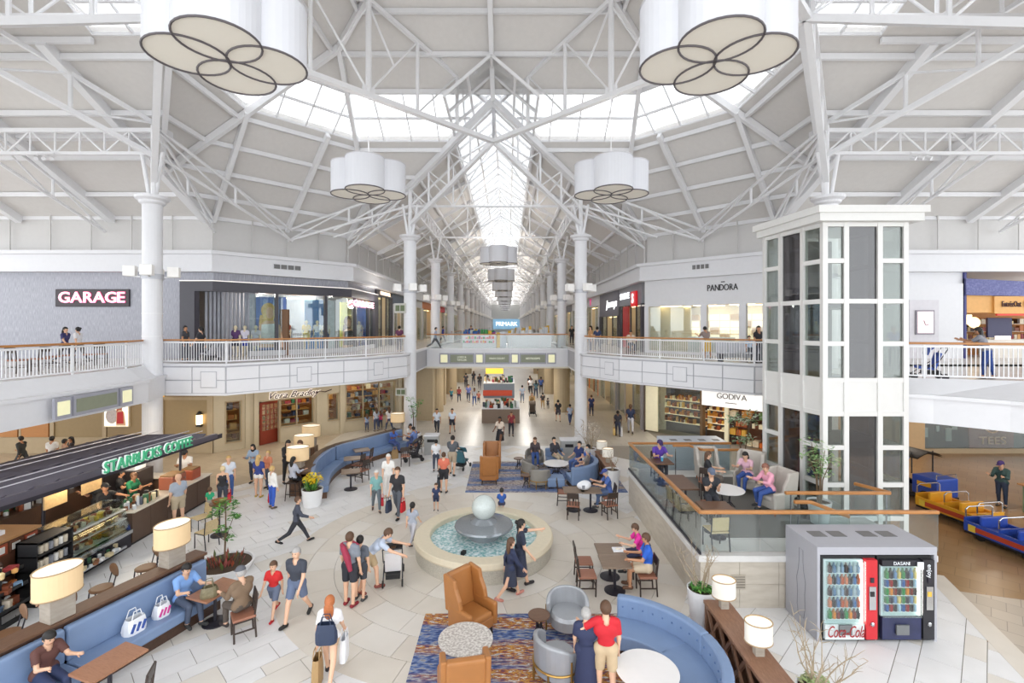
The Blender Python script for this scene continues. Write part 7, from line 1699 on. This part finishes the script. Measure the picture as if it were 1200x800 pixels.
# ---- in the open court
stand(321, 655, 722, 265, 'walk', 'boy in red tee and grey shorts walking beside the man in dark tee', top=('d02a2c', 'short'), bottom=('6d7890', 'shorts'), shoes='b8242c', hair=(BR, 'short'), hk=1.18)
stand(348, 637, 727, 262, 'walk2', 'man in charcoal tee and grey blue shorts walking towards the camera', top=('3d414c', 'short'), bottom=('64718c', 'shorts'), shoes='2a2a2a', hair=(GR, 'short'), fat=1.1)
pr = stand(386, 694, 796, 95, 'walk', 'woman with long red hair walking away in white top and tan shorts', top=('eceaea', 'short'), bottom=('c9a888', 'minishorts'), shoes='2a2426', hair=(AU, 'long'), fem=True)
hold_bag(pr, 0, 'brown paper shopping bag carried by the red haired woman', mat('kraft_bag', 'a8885c', .6), .36, .16, .48); hold_bag(pr, 1, 'white shopping bag carried by the red haired woman', bagm, .36, .14, .42)
q = W_of(pr[0], (0, -.22, 1.05*pr[2])); bag((q[0], q[1], q[2]-.15), pr[0].rotation_euler[2], 'navy backpack on the red haired woman', mat('navy_bag', '2f3a52', .5), .38, .16, .36)
pr = stand(410, 622, 709, 75, 'stand', 'man with maroon sweater over a grey tee seen from behind', top=('7d838c', 'short'), bottom=('2f3038', 'shorts'), shoes='8a2430', hair=(BR, 'short'))
b = MB(); s = pr[2]; b.tube([(-.2*s, -.02, 1.42*s), (-.08*s, -.14*s, 1.4*s), (.03*s, -.16*s, 1.2*s), (.12*s, -.16*s, .9*s)], [.05, .07, .08, .05], 8); b.tube([(-.2*s, .0, 1.42*s), (0, .08*s, 1.46*s), (.2*s, .02*s, 1.42*s)], .05, 8); b.build('sweater', cloth('9a2f48'), pr[0])
stand(422, 626, 702, 80, 'stand', 'dark haired woman in grey beside the man with the maroon sweater', top=('5c626c', 'short'), bottom=('3d4048', 'shorts'), shoes='4a4a4a', hair=(BL, 'short'), fem=True)
stand(432, 618, 693, 5, 'bend', 'man in light blue shirt and khaki shorts bending over a stroller', h=1.78, top=('b9c4d6', 'short'), bottom=('c0a884', 'shorts'), shoes='8a4a40', hair=(BR, 'short'))
x, y, _ = fl(461, 680); st = stroller((x, y, 0), R(10), 'black and white stroller with a baby near the fountain', mat('stroller_white', 'e6e4e6', .6), hood=black); 
person((x, y, .0), 100, .78, 'sitback', sit=.48, top=('f0e8ec', 'long'), bottom=('e8e0e4', 'pants'), shoes=None, hair=(BR, 'short'), hk=1.6, label='baby lying in the black and white stroller')
stand(483, 587, 637, 75, 'walk', 'girl in pale grey tee and leggings walking to the fountain', top=('a8aebc', 'short'), bottom=('c3c3cc', 'pants'), shoes='5a4a4a', hair=(BL, 'tail'), hk=1.15, fem=True)
stand(511, 566, 598, 275, 'stand', 'small boy in navy standing behind the fountain', top=('2f3a5e', 'short'), bottom=('2c3450', 'shorts'), shoes='555555', hair=(BR, 'short'), hk=1.2)
pr = stand(441, 549, 599, 290, 'carry', 'grey haired woman in teal top and grey trousers', top=('7fb0ae', 'short'), bottom=('6a747c', 'pants'), shoes='5a4a44', hair=(WH, 'short'), fem=True); hold_bag(pr, 0, 'small red bag of the woman in teal', cloth('c8303c'), .24, .1, .24)
stand(455, 531, 583, 280, 'stand', 'woman all in white walking behind the woman in teal', top=('eeece8', 'short'), bottom=('e9e6e2', 'pants'), shoes='c9b8a4', hair=(WH, 'short'), fem=True)
pr = stand(466, 545, 606, 255, 'carry', 'man in black printed tee carrying red and navy bags', top=('2d2c30', 'short'), bottom=('5a5f68', 'pants'), shoes='2c2c2c', hair=(BR, 'short'), fat=1.1); hold_bag(pr, 0, 'red shopping bag of the man in black tee', cloth('c8242c'), .3, .1, .32); hold_bag(pr, 1, 'navy shopping bag of the man in black tee', cloth('3a4358'), .34, .12, .36)
pr = stand(520, 529, 577, 90, 'stand', 'woman in coral top and black shorts seen from behind', top=('d9755c', 'short'), bottom=('26252a', 'shorts'), shoes='3a3a3a', hair=(BR, 'bun'), fem=True, fat=1.15); hold_bag(pr, 0, 'dark and white bag beside the woman in coral', cloth('3c4048'), .4, .16, .34)
stand(511, 514, 552, 95, 'stand', 'man in white shirt standing behind the woman in coral', top=('e3e3e6', 'short'), bottom=('3c4254', 'pants'), shoes='3a3a3a', hair=(BL, 'short'))
stand(530, 509, 556, 85, 'push', 'man in dark grey tee pushing the teal stroller', top=('55585e', 'short'), bottom=('b0a08a', 'shorts'), shoes='444444', hair=(BL, 'short'))
x, y, _ = fl(541, 549); stroller((x, y, 0), R(-20), 'teal stroller pushed by the man in dark grey', mat('stroller_teal', '4a7f8e', .6))
stand(598, 627, 701, 20, 'walk', 'girl in navy sweater with yellow band walking past the fountain', top=('2c3450', 'long'), bottom=('353a4c', 'skirt'), shoes='c9877a', hair=(BR, 'long'), fem=True, hk=1.05)
stand(609, 606, 689, 10, 'reach', 'woman in navy dress pointing across the fountain', top=('2a3042', 'short'), bottom=('33384c', 'dress'), shoes='2a2426', hair=(BL, 'bun'), fem=True)
person((-.2, 16.05, 0), 95, 1.05, 'sit', sit=.57, top=('2f5aa8', 'short'), bottom=('3a3a52', 'shorts'), shoes='444444', hair=(BL, 'short'), hk=1.2, label='small boy in blue sitting behind the fountain rim')
stand(687, 711, 818, 78, 'hug', 'grey haired woman in long navy dress seen from behind', h=1.62, top=('2c3352', 'short'), bottom=('2c3352', 'long'), shoes='4a4046', hair=(GR, 'short'), fem=True, fat=1.1)
stand(710, 703, 822, 85, 'hug2', 'young man in red tee and khaki shorts seen from behind', h=1.78, top=('c4202c', 'short'), bottom=('c2ab8a', 'shorts'), shoes='8a8078', hair=(BR, 'short'))
stand(347, 577, 637, 20, 'stride', 'man in dark shirt striding past the ring of tiles', top=('4a4e5c', 'long'), bottom=('33343c', 'pants'), shoes='1c1c1c', hair=(BR, 'short'))
# ---- at the kiosk and bag shop
stand(209, 557, 607, 150, 'stand', 'bald man in grey blue tee and beige shorts at the kiosk counter', d=15.9, h=1.75, top=('a4adbb', 'short'), bottom=('b9a98f', 'shorts'), shoes='b8a898', hair=('c9c0b4', 'bald'), fat=1.15)
pr = stand(261, 545, 596, 110, 'stand', 'blonde woman in black tank top and dark jeans with a red bag', top=('2a2a2e', 'tank'), bottom=('3f4450', 'pants'), shoes='33302e', hair=('d9c49a', 'short'), fem=True); hold_bag(pr, 1, 'red shopping bag with white mark held by the woman in black', cloth('d0283a'), .34, .12, .32)
stand(268, 533, 583, 300, 'stand', 'fair haired person in white tee behind the woman in black', top=('dfe6f0', 'short'), bottom=('4a6aa8', 'pants'), shoes='555555', hair=(BD, 'short'))
stand(246, 571, 604, 100, 'stand', 'child in bright green tee near the kiosk', top=('2fa878', 'short'), bottom=('9a948a', 'shorts'), shoes='6a5a50', hair=(BR, 'short'), hk=1.25)
stand(303, 532, 582, 88, 'stand', 'woman in blue tee and white shorts by the shop entrance', top=('37478c', 'short'), bottom=('efedea', 'minishorts'), shoes='b8a04a', hair=(BD, 'long'), fem=True)
stand(297, 519, 566, 270, 'hold', 'woman in black headscarf and pale denim jacket', top=('9db0c8', 'long'), bottom=('3c4458', 'pants'), shoes='333333', hair=('17171a', 'scarf'), fem=True)
pr = stand(319, 545, 595, 60, 'stand', 'woman in white with blue trousers and a red bag', top=('eceae6', 'long'), bottom=('3a62c4', 'pants'), shoes='6a5a50', hair=(BD, 'short'), fem=True); hold_bag(pr, 0, 'red carrier bag of the woman with blue trousers', cloth('c42434'), .26, .1, .34)
stand(314, 527, 572, 250, 'stand', 'person in orange and white by the shop entrance', top=('d88a6a', 'short'), bottom=('5a6478', 'pants'), hair=(BD, 'short'), fem=True)
stand(337, 514, 566, 320, 'hold', 'woman with dark hair in black and white top at the high table', top=('2c2c30', 'long'), bottom=('2c2c30', 'pants'), hair=(BL, 'long'), fem=True)
stand(353, 514, 568, 240, 'hold', 'man in blue grey tee with yellow lanyard at the high table', top=('56688c', 'short'), bottom=('d8c832', 'pants'), hair=(BR, 'short'))
hx, hy, _ = fl(343, 585); person((hx, hy, 0), 60, 1.68, 'stool', sit=.68, top=('b9bcc8', 'long'), bottom=('26262a', 'pants'), shoes='222222', hair=(BL, 'long'), fem=True, label='person in grey top sitting on the high stool')
so = thing('bar_stool', 'dark high stool under the person in grey top', 'stool', (hx, hy, 0)); MB().cbox((0, 0, .66), (.38, .38, .05)).build('seat', chairw, so, bevel=.01)
for sx in (-1, 1):
    for sy in (-1, 1): MB().tube([(sx*.2, sy*.2, 0), (sx*.16, sy*.16, .65)], .018, 6).build('leg', chairw, so)
for yy in (-.18, .18): MB().bar((-.18, yy, .25), (.18, yy, .25), .025).build('foot_rail', chairw, so)
hx2, hy2, _ = fl(356, 578); ht = thing('high_table', 'tall dark table of the group by the yellow flowers', 'table', (hx2, hy2, 0)); MB().cbox((0, 0, 1.05), (.7, .6, .05)).build('table_top', darkwood, ht); 
for sx in (-1, 1):
    for sy in (-1, 1): MB().bar((sx*.3, sy*.25, 0), (sx*.3, sy*.25, 1.03), .05).build('leg', chairw, ht)
# baristas
for px, yh, d, fc, lb, tp, hr in ((155, 563, 15.4, 0, 'barista in green apron at the kiosk till', '1f7a52', (BR, 'short')), (140, 558, 15.0, 30, 'barista in black behind the pastry case', '1f1f22', (BL, 'short')), (122, 570, 14.0, -20, 'barista in black reaching over the kiosk counter', '232326', (BR, 'short')), (114, 560, 14.6, 180, 'barista with orange cap at the kiosk back shelf', '2a2a2c', (BR, 'short'))):
    x = -12.55 if px > 150 else (-13.2 if px > 135 else (-12.6 if px > 118 else -13.4)); d = x*FPX/(px-VX)
    person((x, d, 0), fc, 1.72, 'hold' if px != 122 else 'reach', top=(tp, 'short'), bottom=('2a2a2e', 'pants'), hair=hr, label=lb, hat='d8652c' if px == 114 else ('1f1f22' if px == 122 else None), skin='m')
stand(217, 528, 577, 290, 'hold', 'man in white tee and black cap working at the kiosk end', d=18.9, h=1.78, top=('e6e4e2', 'short'), bottom=('33343a', 'pants'), hair=(BL, 'short'), hat='2a2a2c', skin='m')
# ---- seated left
hx, hy, _ = onb(3.2, .3, 0); person((hx, hy, 0), R(0)+340, 1.66, 'sit2', sit=.46, top=('5c3a34', 'short'), bottom=('2f3a5c', 'pants'), shoes='333333', hair=(BL, 'short'), fem=True, label='woman in patterned dark red top seated on the banquette', fat=1.1)
hx, hy, _ = onb(.75, .3, 0); person((hx, hy, 0), 335, 1.72, 'sit2', sit=.46, top=('7da4dc', 'short'), bottom=('4a5468', 'pants'), shoes='333333', hair=(BL, 'short'), label='man in light blue shirt seated on the banquette')
person((-5.66, 10.3, 0), 148, 1.74, 'sit', sit=.49, top=('7d6752', 'long'), bottom=('5a5048', 'pants'), shoes='3a3230', hair=(GR, 'short'), hat='5f6066', label='man in brown jacket and grey cap seated with back to the room', fat=1.1)
hx, hy, _ = fl(72, 742); person((hx, hy, 0), 300, 1.7, 'sit2', sit=.47, top=('2a2a2e', 'short'), bottom=('333338', 'pants'), hair=(BL, 'short'), label='person in black seated behind the banquette ledge lamp')
# ---- seated right
person((3.5, 12.75, 0), 180, 1.62, 'sit2', sit=.49, top=('e0309a', 'short'), bottom=('3a3f5c', 'pants'), shoes='444444', hair=(BR, 'short'), fem=True, label='woman in bright pink top eating at the brown table')
person((3.45, 11.95, 0), 170, 1.76, 'sit', sit=.49, top=('2a62c8', 'short'), bottom=('c9b79c', 'shorts'), shoes='6a4a38', hair=(BR, 'short'), skin='m', fat=1.15, label='man in bright blue tee seated at the brown table')
person((3.65, 17.38, 0), 185, 1.74, 'sit2', sit=.49, top=('4a66a8', 'short'), bottom=('54688c', 'pants'), shoes='555555', hair=(GR, 'short'), hat='3a4a8c', label='man in blue tee and cap seated by the white bag')
# ---- far lounge
person((1.27, 22.55, .0145), 270, 1.66, 'sit', sit=.46, top=('4a3f42', 'long'), bottom=('3d5a9a', 'pants'), hair=(BR, 'long'), fem=True, label='long haired woman in dark top in the taupe barrel chair')
person((2.2, 22.45, .0145), 300, 1.7, 'sitback', sit=.44, top=('3a3a42', 'long'), bottom=('b9a98f', 'pants'), hair=(BL, 'short'), label='man in dark jacket in the blue lounge seat')
for a, tp, bt, lb, hr in ((.75, '2c3a6a', '5a74ac', 'man in navy leaning back on the far curved sofa', (BL, 'short')), (.15, '3a62b8', '2f3f6a', 'person in blue with white bag on the far curved sofa', (BL, 'short')), (-.5, '8a7f78', '4a5a8c', 'grey haired person on the far curved sofa', (GR, 'short'))):
    person((2.4+1.02*math.cos(a), 20.9+1.02*math.sin(a), .0145), math.degrees(a)+180, 1.72, 'sitback', sit=.45, top=(tp, 'short'), bottom=(bt, 'pants'), hair=hr, label=lb)
# ---- raised lounge
person((5.3, 17.05, PZ), 275, 1.7, 'sit2', sit=.47, top=('5a3aa0', 'short'), bottom=('33343c', 'pants'), hair=(BL, 'short'), hat='3a2a5c', label='person in purple tee and cap with a blue cup in the raised lounge')
person((5.65, 13.45, Z1), 262, 1.72, 'sitarm', sit=.47, top=('26282e', 'short'), bottom=('3a3c44', 'pants'), hair=(GR, 'short'), hat='5a6478', label='person in black tee and grey cap with folded arms in the lounge')
person((6.35, 15.4, Z1), 340, 1.66, 'sit', sit=.46, top=('26262a', 'short'), bottom=('6a6058', 'pants'), hair=(BR, 'long'), fem=True, label='dark haired woman in black tee with a bag in the lounge')
person((7.6, 14.05, Z1), 195, 1.64, 'sit2', sit=.49, top=('e8a4b8', 'long'), bottom=('3d5aa0', 'pants'), hair=('8a5a4a', 'short'), fem=True, fat=1.1, label='woman in pink sweater in the pale wing chair')
person((7.65, 15.45, Z1), 220, 1.62, 'sit2', sit=.49, top=('dcb0c0', 'short'), bottom=('3d5aa0', 'pants'), hair=(BL, 'long'), fem=True, label='dark haired woman in pale pink behind the pink sweater')
for (x, y, z), lb, bm in (((5.45, 13.45, PZ), 'dark chair under the person with folded arms', 0), ((5.3, 17.05, PZ), 'dark chair under the person in purple', 0), ((6.3, 15.4, Z1), 'dark chair under the woman in black tee', 1)): K_din.put((x+.2*(lb.endswith('arms')), y, z if z == Z1 else PZ+.0005), PI if bm == 0 else -.35, lb)
cu = thing('paper_cup', 'blue paper cup on the table of the person in purple', 'cup', (5.28, 16.55, PZ+.757)); MB().lathe([(.035, 0), (.045, .14), (.04, .14), (0, .13)], 14).build('cup', mat('cup_blue', '5ab0d8', .4), cu); MB().lathe([(.047, .14), (.045, .155), (0, .16)], 14).build('lid', bagm, cu)
# ---- back banquette and shop front walkers
for (x, y), tp, lb, hr in (((-5.95, 24.9), '4a6ab8', 'woman in blue floral top on the back banquette', (BL, 'short')), ((-5.3, 25.9), 'e0dcd6', 'woman in white top on the back banquette', (BL, 'long')), ((-4.75, 25.0), '7088c0', 'woman in pale blue seated facing the back banquette', (BL, 'short'))):
    person((x-.0, y, 0), -40 if x < -5 else 160, 1.64, 'sit2', sit=.46, top=(tp, 'short'), bottom=('4a5a8c', 'pants'), hair=hr, skin='d' if x < -5.5 else 'm', fem=True, label=lb)
K_din.put((-4.72, 24.95, 0), 1.2, 'dark chair under the woman in pale blue'); stroller((-4.55, 23.6, 0), 1.9, 'black stroller beside the back banquette', black)
bag((-5.6, 24.0, 0), .4, 'brown paper bag on the floor by the back banquette', mat('kraft_bag'), .34, .2, .42, soft=False)
for px, yf, h, tp, lb, fem in ((430, 506, 1.15, '8a9ab8', 'small child in pale top by the bag shop window', True), (441, 505, 1.5, 'a8b0c0', 'girl in grey looking into the bag shop window', True), (446, 503, 1.2, 'd84a7a', 'child in pink by the bag shop window', True), (456, 505, 1.6, 'd8d8dc', 'woman in white tee leaving the bag shop window', True)):
    x, y, _ = fl(px, yf); person((x, y, 0), 130, h, 'stand' if px != 456 else 'walk', top=(tp, 'short'), bottom=('3f4a68', 'pants'), hair=(BR, 'long'), fem=fem, hk=1.15 if h < 1.4 else 1, label=lb)
# ---- corridor walkers
CW = [(512, 477, 508, 270, 'walk', 'd5dce6', '2f3440', 'man in pale shirt and dark trousers leaving the corridor', 'short'), (530, 477, 507, 268, 'walk2', 'd8e2f0', '2a2c38', 'man in white tee and dark shorts carrying bags', 'short'), (586, 485, 522, 250, 'stride', 'e3d2c2', '26252a', 'woman in black skirt and white top behind the wing chairs', 'long'), (599, 481, 511, 280, 'phone', '8a3038', '2c2d34', 'man in black and red standing by the brown kiosk', 'short'),
      (529, 454, 470, 270, 'walk', '3f8a9a', '2f3a55', 'child in teal tee in the corridor', 'short'), (538, 452, 471, 270, 'walk2', 'a84a4a', '2f3a55', 'man in red patterned top in the corridor', 'short'), (549, 449, 471, 270, 'walk', '6a74b0', '3a4258', 'man in violet tee in the corridor', 'short'), (556, 453, 475, 268, 'walk2', 'b0b4c0', '3d5a94', 'woman in grey and blue jeans in the corridor', 'long'), (561, 458, 474, 270, 'stand', 'b86a5a', '4a4a55', 'child in coral in the corridor', 'short'),
      (546, 436, 455, 90, 'walk', '55565c', '3a3a44', 'person in grey walking away far left in the corridor', 'short'), (555, 436, 452, 90, 'walk2', '3c3f4a', '5a5a62', 'person in charcoal walking away far in the corridor', 'long'), (570, 441, 454, 90, 'walk', '2f3038', '2c2d36', 'person in black walking away beside the grey kiosk', 'short'), (562, 443, 456, 270, 'walk', '3a3a40', '4a4a58', 'dark clothed shopper approaching beside the grey kiosk', 'short'),
      (636, 459, 479, 90, 'walk', '3a3436', 'a88a5a', 'man in black with tan trousers walking beyond the stroller', 'short'), (642, 465, 479, 90, 'stand', '4a4a50', '3a3a42', 'child beside the man in tan trousers', 'short'), (654, 467, 494, 90, 'walk', '2c2c30', '4a4248', 'woman in black tee and shorts walking up the corridor', 'short'), (668, 472, 497, 100, 'walk2', 'a8b0c2', '3a4a72', 'man in grey sweatshirt and jeans walking up the corridor', 'short'), (693, 462, 487, 90, 'stand', '2f3a6a', '2a3254', 'man in navy standing by the white column', 'short'),
      (724, 480, 511, 80, 'carry', '2f2e36', '33384c', 'dark clothed shopper with bags near the chocolate shop', 'short'), (739, 472, 508, 75, 'walk', '26304f', 'c3c4cc', 'man in navy vest and pale trousers near the chocolate shop', 'short'), (621, 443, 459, 90, 'walk', '2a2a30', '33343c', 'shopper in black near the lime panel', 'short'), (612, 450, 472, 90, 'walk', 'a8b4c8', '6a7488', 'man in pale blue walking past the grey kiosk', 'short'), (622, 448, 462, 270, 'walk', 'd8d8dc', '2a2a2c', 'person in white tee in the middle of the corridor', 'short'),
      (628, 445, 466, 90, 'walk', '4a6a7a', '3a4258', 'shopper in slate blue walking up the corridor', 'long'), (634, 446, 461, 90, 'walk2', '34508c', '2a2a35', 'person in royal blue further up the corridor', 'short'), (642, 440, 455, 90, 'walk', '3a3c48', 'c8b8a8', 'person in dark top far up the corridor', 'long'), (632, 435, 445, 90, 'walk', '2c2c34', '3a3a44', 'dark clothed figure furthest up the corridor', 'short'), (649, 437, 446, 270, 'walk', '8a8a94', '3a3a44', 'grey figure at the far corridor end', 'short')]
for px, yh, yf, fc, ps, tp, bt, lb, hr in CW:
    pr = stand(px, yh, yf, fc, ps, lb, h=None if yf > 470 else 1.7, top=(tp, 'short'), bottom=(bt, 'pants' if 'skirt' not in lb and 'shorts' not in lb else ('dress' if 'skirt' in lb else 'shorts')), hair=((BL, BR)[px % 2], hr), skin='ldm'[px % 3], fem=hr == 'long', hk=1.2 if 'child' in lb else 1) if 'child' not in lb else stand(px, yh, yf, fc, ps, lb, top=(tp, 'short'), bottom=(bt, 'pants'), hair=(BL, 'short'), hk=1.2)
    if 'with bags' in lb: hold_bag(pr, 0, 'yellow paper bag of the dark clothed shopper', mat('kraft_yellow', 'd8b878', .6), .4, .16, .42); hold_bag(pr, 1, 'white bag of the dark clothed shopper', bagm, .36, .14, .5)
x, y, _ = fl(624, 487); stroller((x, y, 0), R(180), 'dark stroller coming down the corridor', mat('stroller_brown', '5a4a3c', .6)); person((x, y+.75, 0), 270, 1.68, 'push', top=('a8885c', 'long'), bottom=('33343c', 'pants'), hair=(BR, 'long'), fem=True, label='woman in tan top pushing the dark stroller')
# behind the kiosk canopy
for px, yh, d, fc, ps, tp, lb in ((26, 510, 22.0, 180, 'stride', '3a3c3c', 'dark figure striding behind the kiosk canopy'), (61, 518, 21.5, 100, 'stand', 'e3e1de', 'person in white tee behind the kiosk canopy'), (76, 516, 21.0, 60, 'stand', 'b08a72', 'person in tan top behind the kiosk canopy'), (83, 512, 21.4, 240, 'stand', '2a2426', 'person with long dark hair behind the kiosk canopy')):
    person(((px-VX)*d/FPX, d, 0), fc, 1.7, ps, top=(tp, 'short' if tp[0] > '3' else 'long'), bottom=('3a3d40', 'pants'), hair=(BL, 'long' if px == 83 else 'short'), label=lb, skin='m')
stand(1174, 552, 607, 200, 'hold', 'ride operator in dark uniform and purple cap by the green counter', d=17.6, h=1.7, top=('2f4a4c', 'long'), bottom=('2c3a52', 'pants'), hair=(BL, 'short'), hat='3a2a6a')
# ---- upper level
UPP = [(76, 21.3, 0, 'walk', '3a3a6a', 'woman with flying dark hair walking on the upper left walkway', 'long'), (92, 21.6, 180, 'walk', 'eceaec', 'person in white tee walking on the upper left walkway', 'bun'), (217, 23.2, 0, 'stand', '4a4a50', 'man in grey by the stroller outside the grey shop', 'short'), (236, 22.8, 180, 'walk2', '2f3036', 'man in black tee walking past the grey shop', 'short'),
       (510, 34.5, 0, 'stride', '9aa4b8', 'man striding across the bridge', 'short'), (519, 46, 0, 'walk', '3a4ab0', 'person in blue beyond the bridge', 'short'), (552, 44, 270, 'stand', '3a3f6a', 'dark haired person standing behind the bridge kiosks', 'short'), (468, 31, 90, 'stand', '6a3a5a', 'person in plum top by the upper railing corner', 'short'), (670, 42, 270, 'stand', '2a2a2e', 'person in black standing by the far right column upstairs', 'short'),
       (692, 30.5, 200, 'stand', 'c99a6a', 'woman in mustard by the red sign shop', 'long'), (700, 30.8, 90, 'walk', '3a4a72', 'man with navy backpack by the red sign shop', 'short'), (739, 28.5, 270, 'sit', 'd8c8b8', 'person in beige sitting by the red door panel', 'short'), (829, 24.2, 100, 'lean', '8a7a74', 'woman in yellow skirt carrying a child at the jewellery shop railing', 'short'), (878, 22.3, 270, 'stand', 'b8d0e8', 'child in pale blue near the lift upstairs', 'short'), (889, 21.7, 270, 'stand', '26242a', 'woman with long dark hair standing by the lift upstairs', 'long'),
       (1157, 15.4, 120, 'lean', '8a8a92', 'woman in navy jeans leaning at the upper right railing', 'long'), (928, 24, 270, 'stand', '8aa0d0', 'person in pale blue seen through the lift glass', 'short'), (1047, 20, 260, 'stand', '2a4ab0', 'person in blue seen through the edge of the lift', 'short')]
for px, d, fc, ps, tp, lb, hr in UPP:
    x = (px-VX)*d/FPX; person((x, d, UF), fc, 1.7 if 'child' not in lb.split()[0] else 1.25, ps, top=(tp, 'short'), bottom=('d8b048', 'dress') if 'yellow' in lb else ('2f4a8c' if 'jeans' in lb else '3a3c48', 'pants'), hair=(BL, hr), label=lb, fem=hr != 'short', sit=.45 if ps == 'sit' else None, skin='m' if px % 2 else 'l')
    if ps == 'sit': K_din.put((x, d, UF), PI, 'dark chair under the person in beige upstairs')
stroller((13.3, 15.3, UF), 1.2, 'black stroller with blue hood at the upper right railing', mat('stroller_blue', '3a5ab0', .6)); stroller((-14.0, 22.7, UF), 1.4, 'pale stroller outside the grey shop upstairs', mat('stroller_grey', 'a8a8b0', .6))
# cafe chairs and tables on the left bridge
for k, (px, d) in enumerate(((20, 17.2), (48, 18.0), (62, 19.2), (80, 20.0), (105, 20.6), (118, 21.0))):
    K_din.put(((px-VX)*d/FPX, d, UF), (k*1.3) % 6, 'dark chair behind the left bridge railing, %s from the photo edge' % ('first', 'second', 'third', 'fourth', 'fifth', 'sixth')[k], 'chairs on the left bridge')
bench = thing('bench', 'grey slatted bench upstairs beside the lift', 'bench', ((866-VX)*22.6/FPX, 22.6, UF)); 
for k in range(7): MB().cbox((-.9+k*.3, .15, .55), (.26, .04, .75), rx=-.15).build('back_slat', mat('bench_grey', 'c2c3ca', .5), bench)
MB().cbox((0, -.15, .42), (2.1, .5, .05)).build('seat', mat('bench_grey'), bench)
for x in (-.9, .9): MB().cbox((x, -.1, .2), (.06, .5, .4)).build('leg', dark, bench)
# mannequins in the clothing shop
for px, d, tp, bt in ((276, 26.4, '5a3a6a', '2a2a40'), (287, 26.6, 'e6e0ee', '2a3aa8'), (300, 26.6, 'd8d4e0', 'd8b8c0'), (336, 27.6, '8a4a3a', '5a3a30'), (359, 28.6, 'e0b83a', 'd8c050'), (372, 29.2, 'dfe6f0', '7a9ac0'), (382, 29.6, 'f0ece8', '3a4a7a'), (421, 33.4, 'f0f0f2', 'e0e0e4')):
    person(((px-VX)*d/FPX, d, UF+.3 if px > 330 else UF), 280, 1.72, 'stand', skin='e9d9b8', top=(tp, 'short'), bottom=(bt, 'shorts'), shoes=None, hair=None, name='mannequin', cat='mannequin', label='shop mannequin in the grey clothing shop window, %s' % {276: 'closest to the ribbed wall', 287: 'white top and blue shorts', 300: 'beside the blue poster', 336: 'rust coloured outfit', 359: 'yellow outfit', 372: 'pale blue shorts', 382: 'white top and navy shorts', 421: 'all white outfit'}[px])
# ================================================================ ADDED CEILING FILL LIGHTS
def fill_downlight(x, y, z, e, label, r=.5, col=(1, .86, .68)):  # recessed lamps added as fill for the dark lower level
    o = thing('added_ceiling_light', label, 'lamp', (x, y, z), 0, 'added recessed fill lights'); MB().lathe([(.16, -.03), (.2, -.03), (.2, 0), (.16, 0), (.16, -.03)], 16).build('trim', white, o); MB().lathe([(.16, -.012), (.16, -.008)], 16).build('lens', coollamp, o)
    l = bpy.data.lights.new('fill_downlight', 'AREA'); l.shape = 'DISK'; l.size = r; l.energy = e; l.color = col; lo_ = bpy.data.objects.new('bulb', l); COL.objects.link(lo_); lo_.location = (0, 0, -.06); lo_.parent = o
i = 0
for x, y in ((-18.5, 22.3), (-25, 22.3), (-13.5, 22.8), (-11, 25.3), (-8.6, 28), (8.0, 27.5), (10.5, 24), (13.5, 22.5), (17.5, 22), (22, 22)):
    i += 1; fill_downlight(x, y, 3.84, 24, 'added round recessed fill light under the balcony soffit', col=(1, .9, .78))
for y in (36, 41, 45.5): 
    for x in (-3, 1.6): fill_downlight(x, y, 3.79, 45, 'added recessed fill light under the bridge deck', col=(1, .95, .88))
for y in (52, 62, 72):
    for x in (-6.3, 5): fill_downlight(x, y, 3.84, 45, 'added recessed fill light under the corridor balconies', col=(1, .95, .88))
for x, y in ((-24, 16), (-19, 12), (17, 17), (20, 12), (24, 18)): fill_downlight(x, y, 3.88, 26, 'added recessed fill light under the side bridge', col=(1, .8, .58))
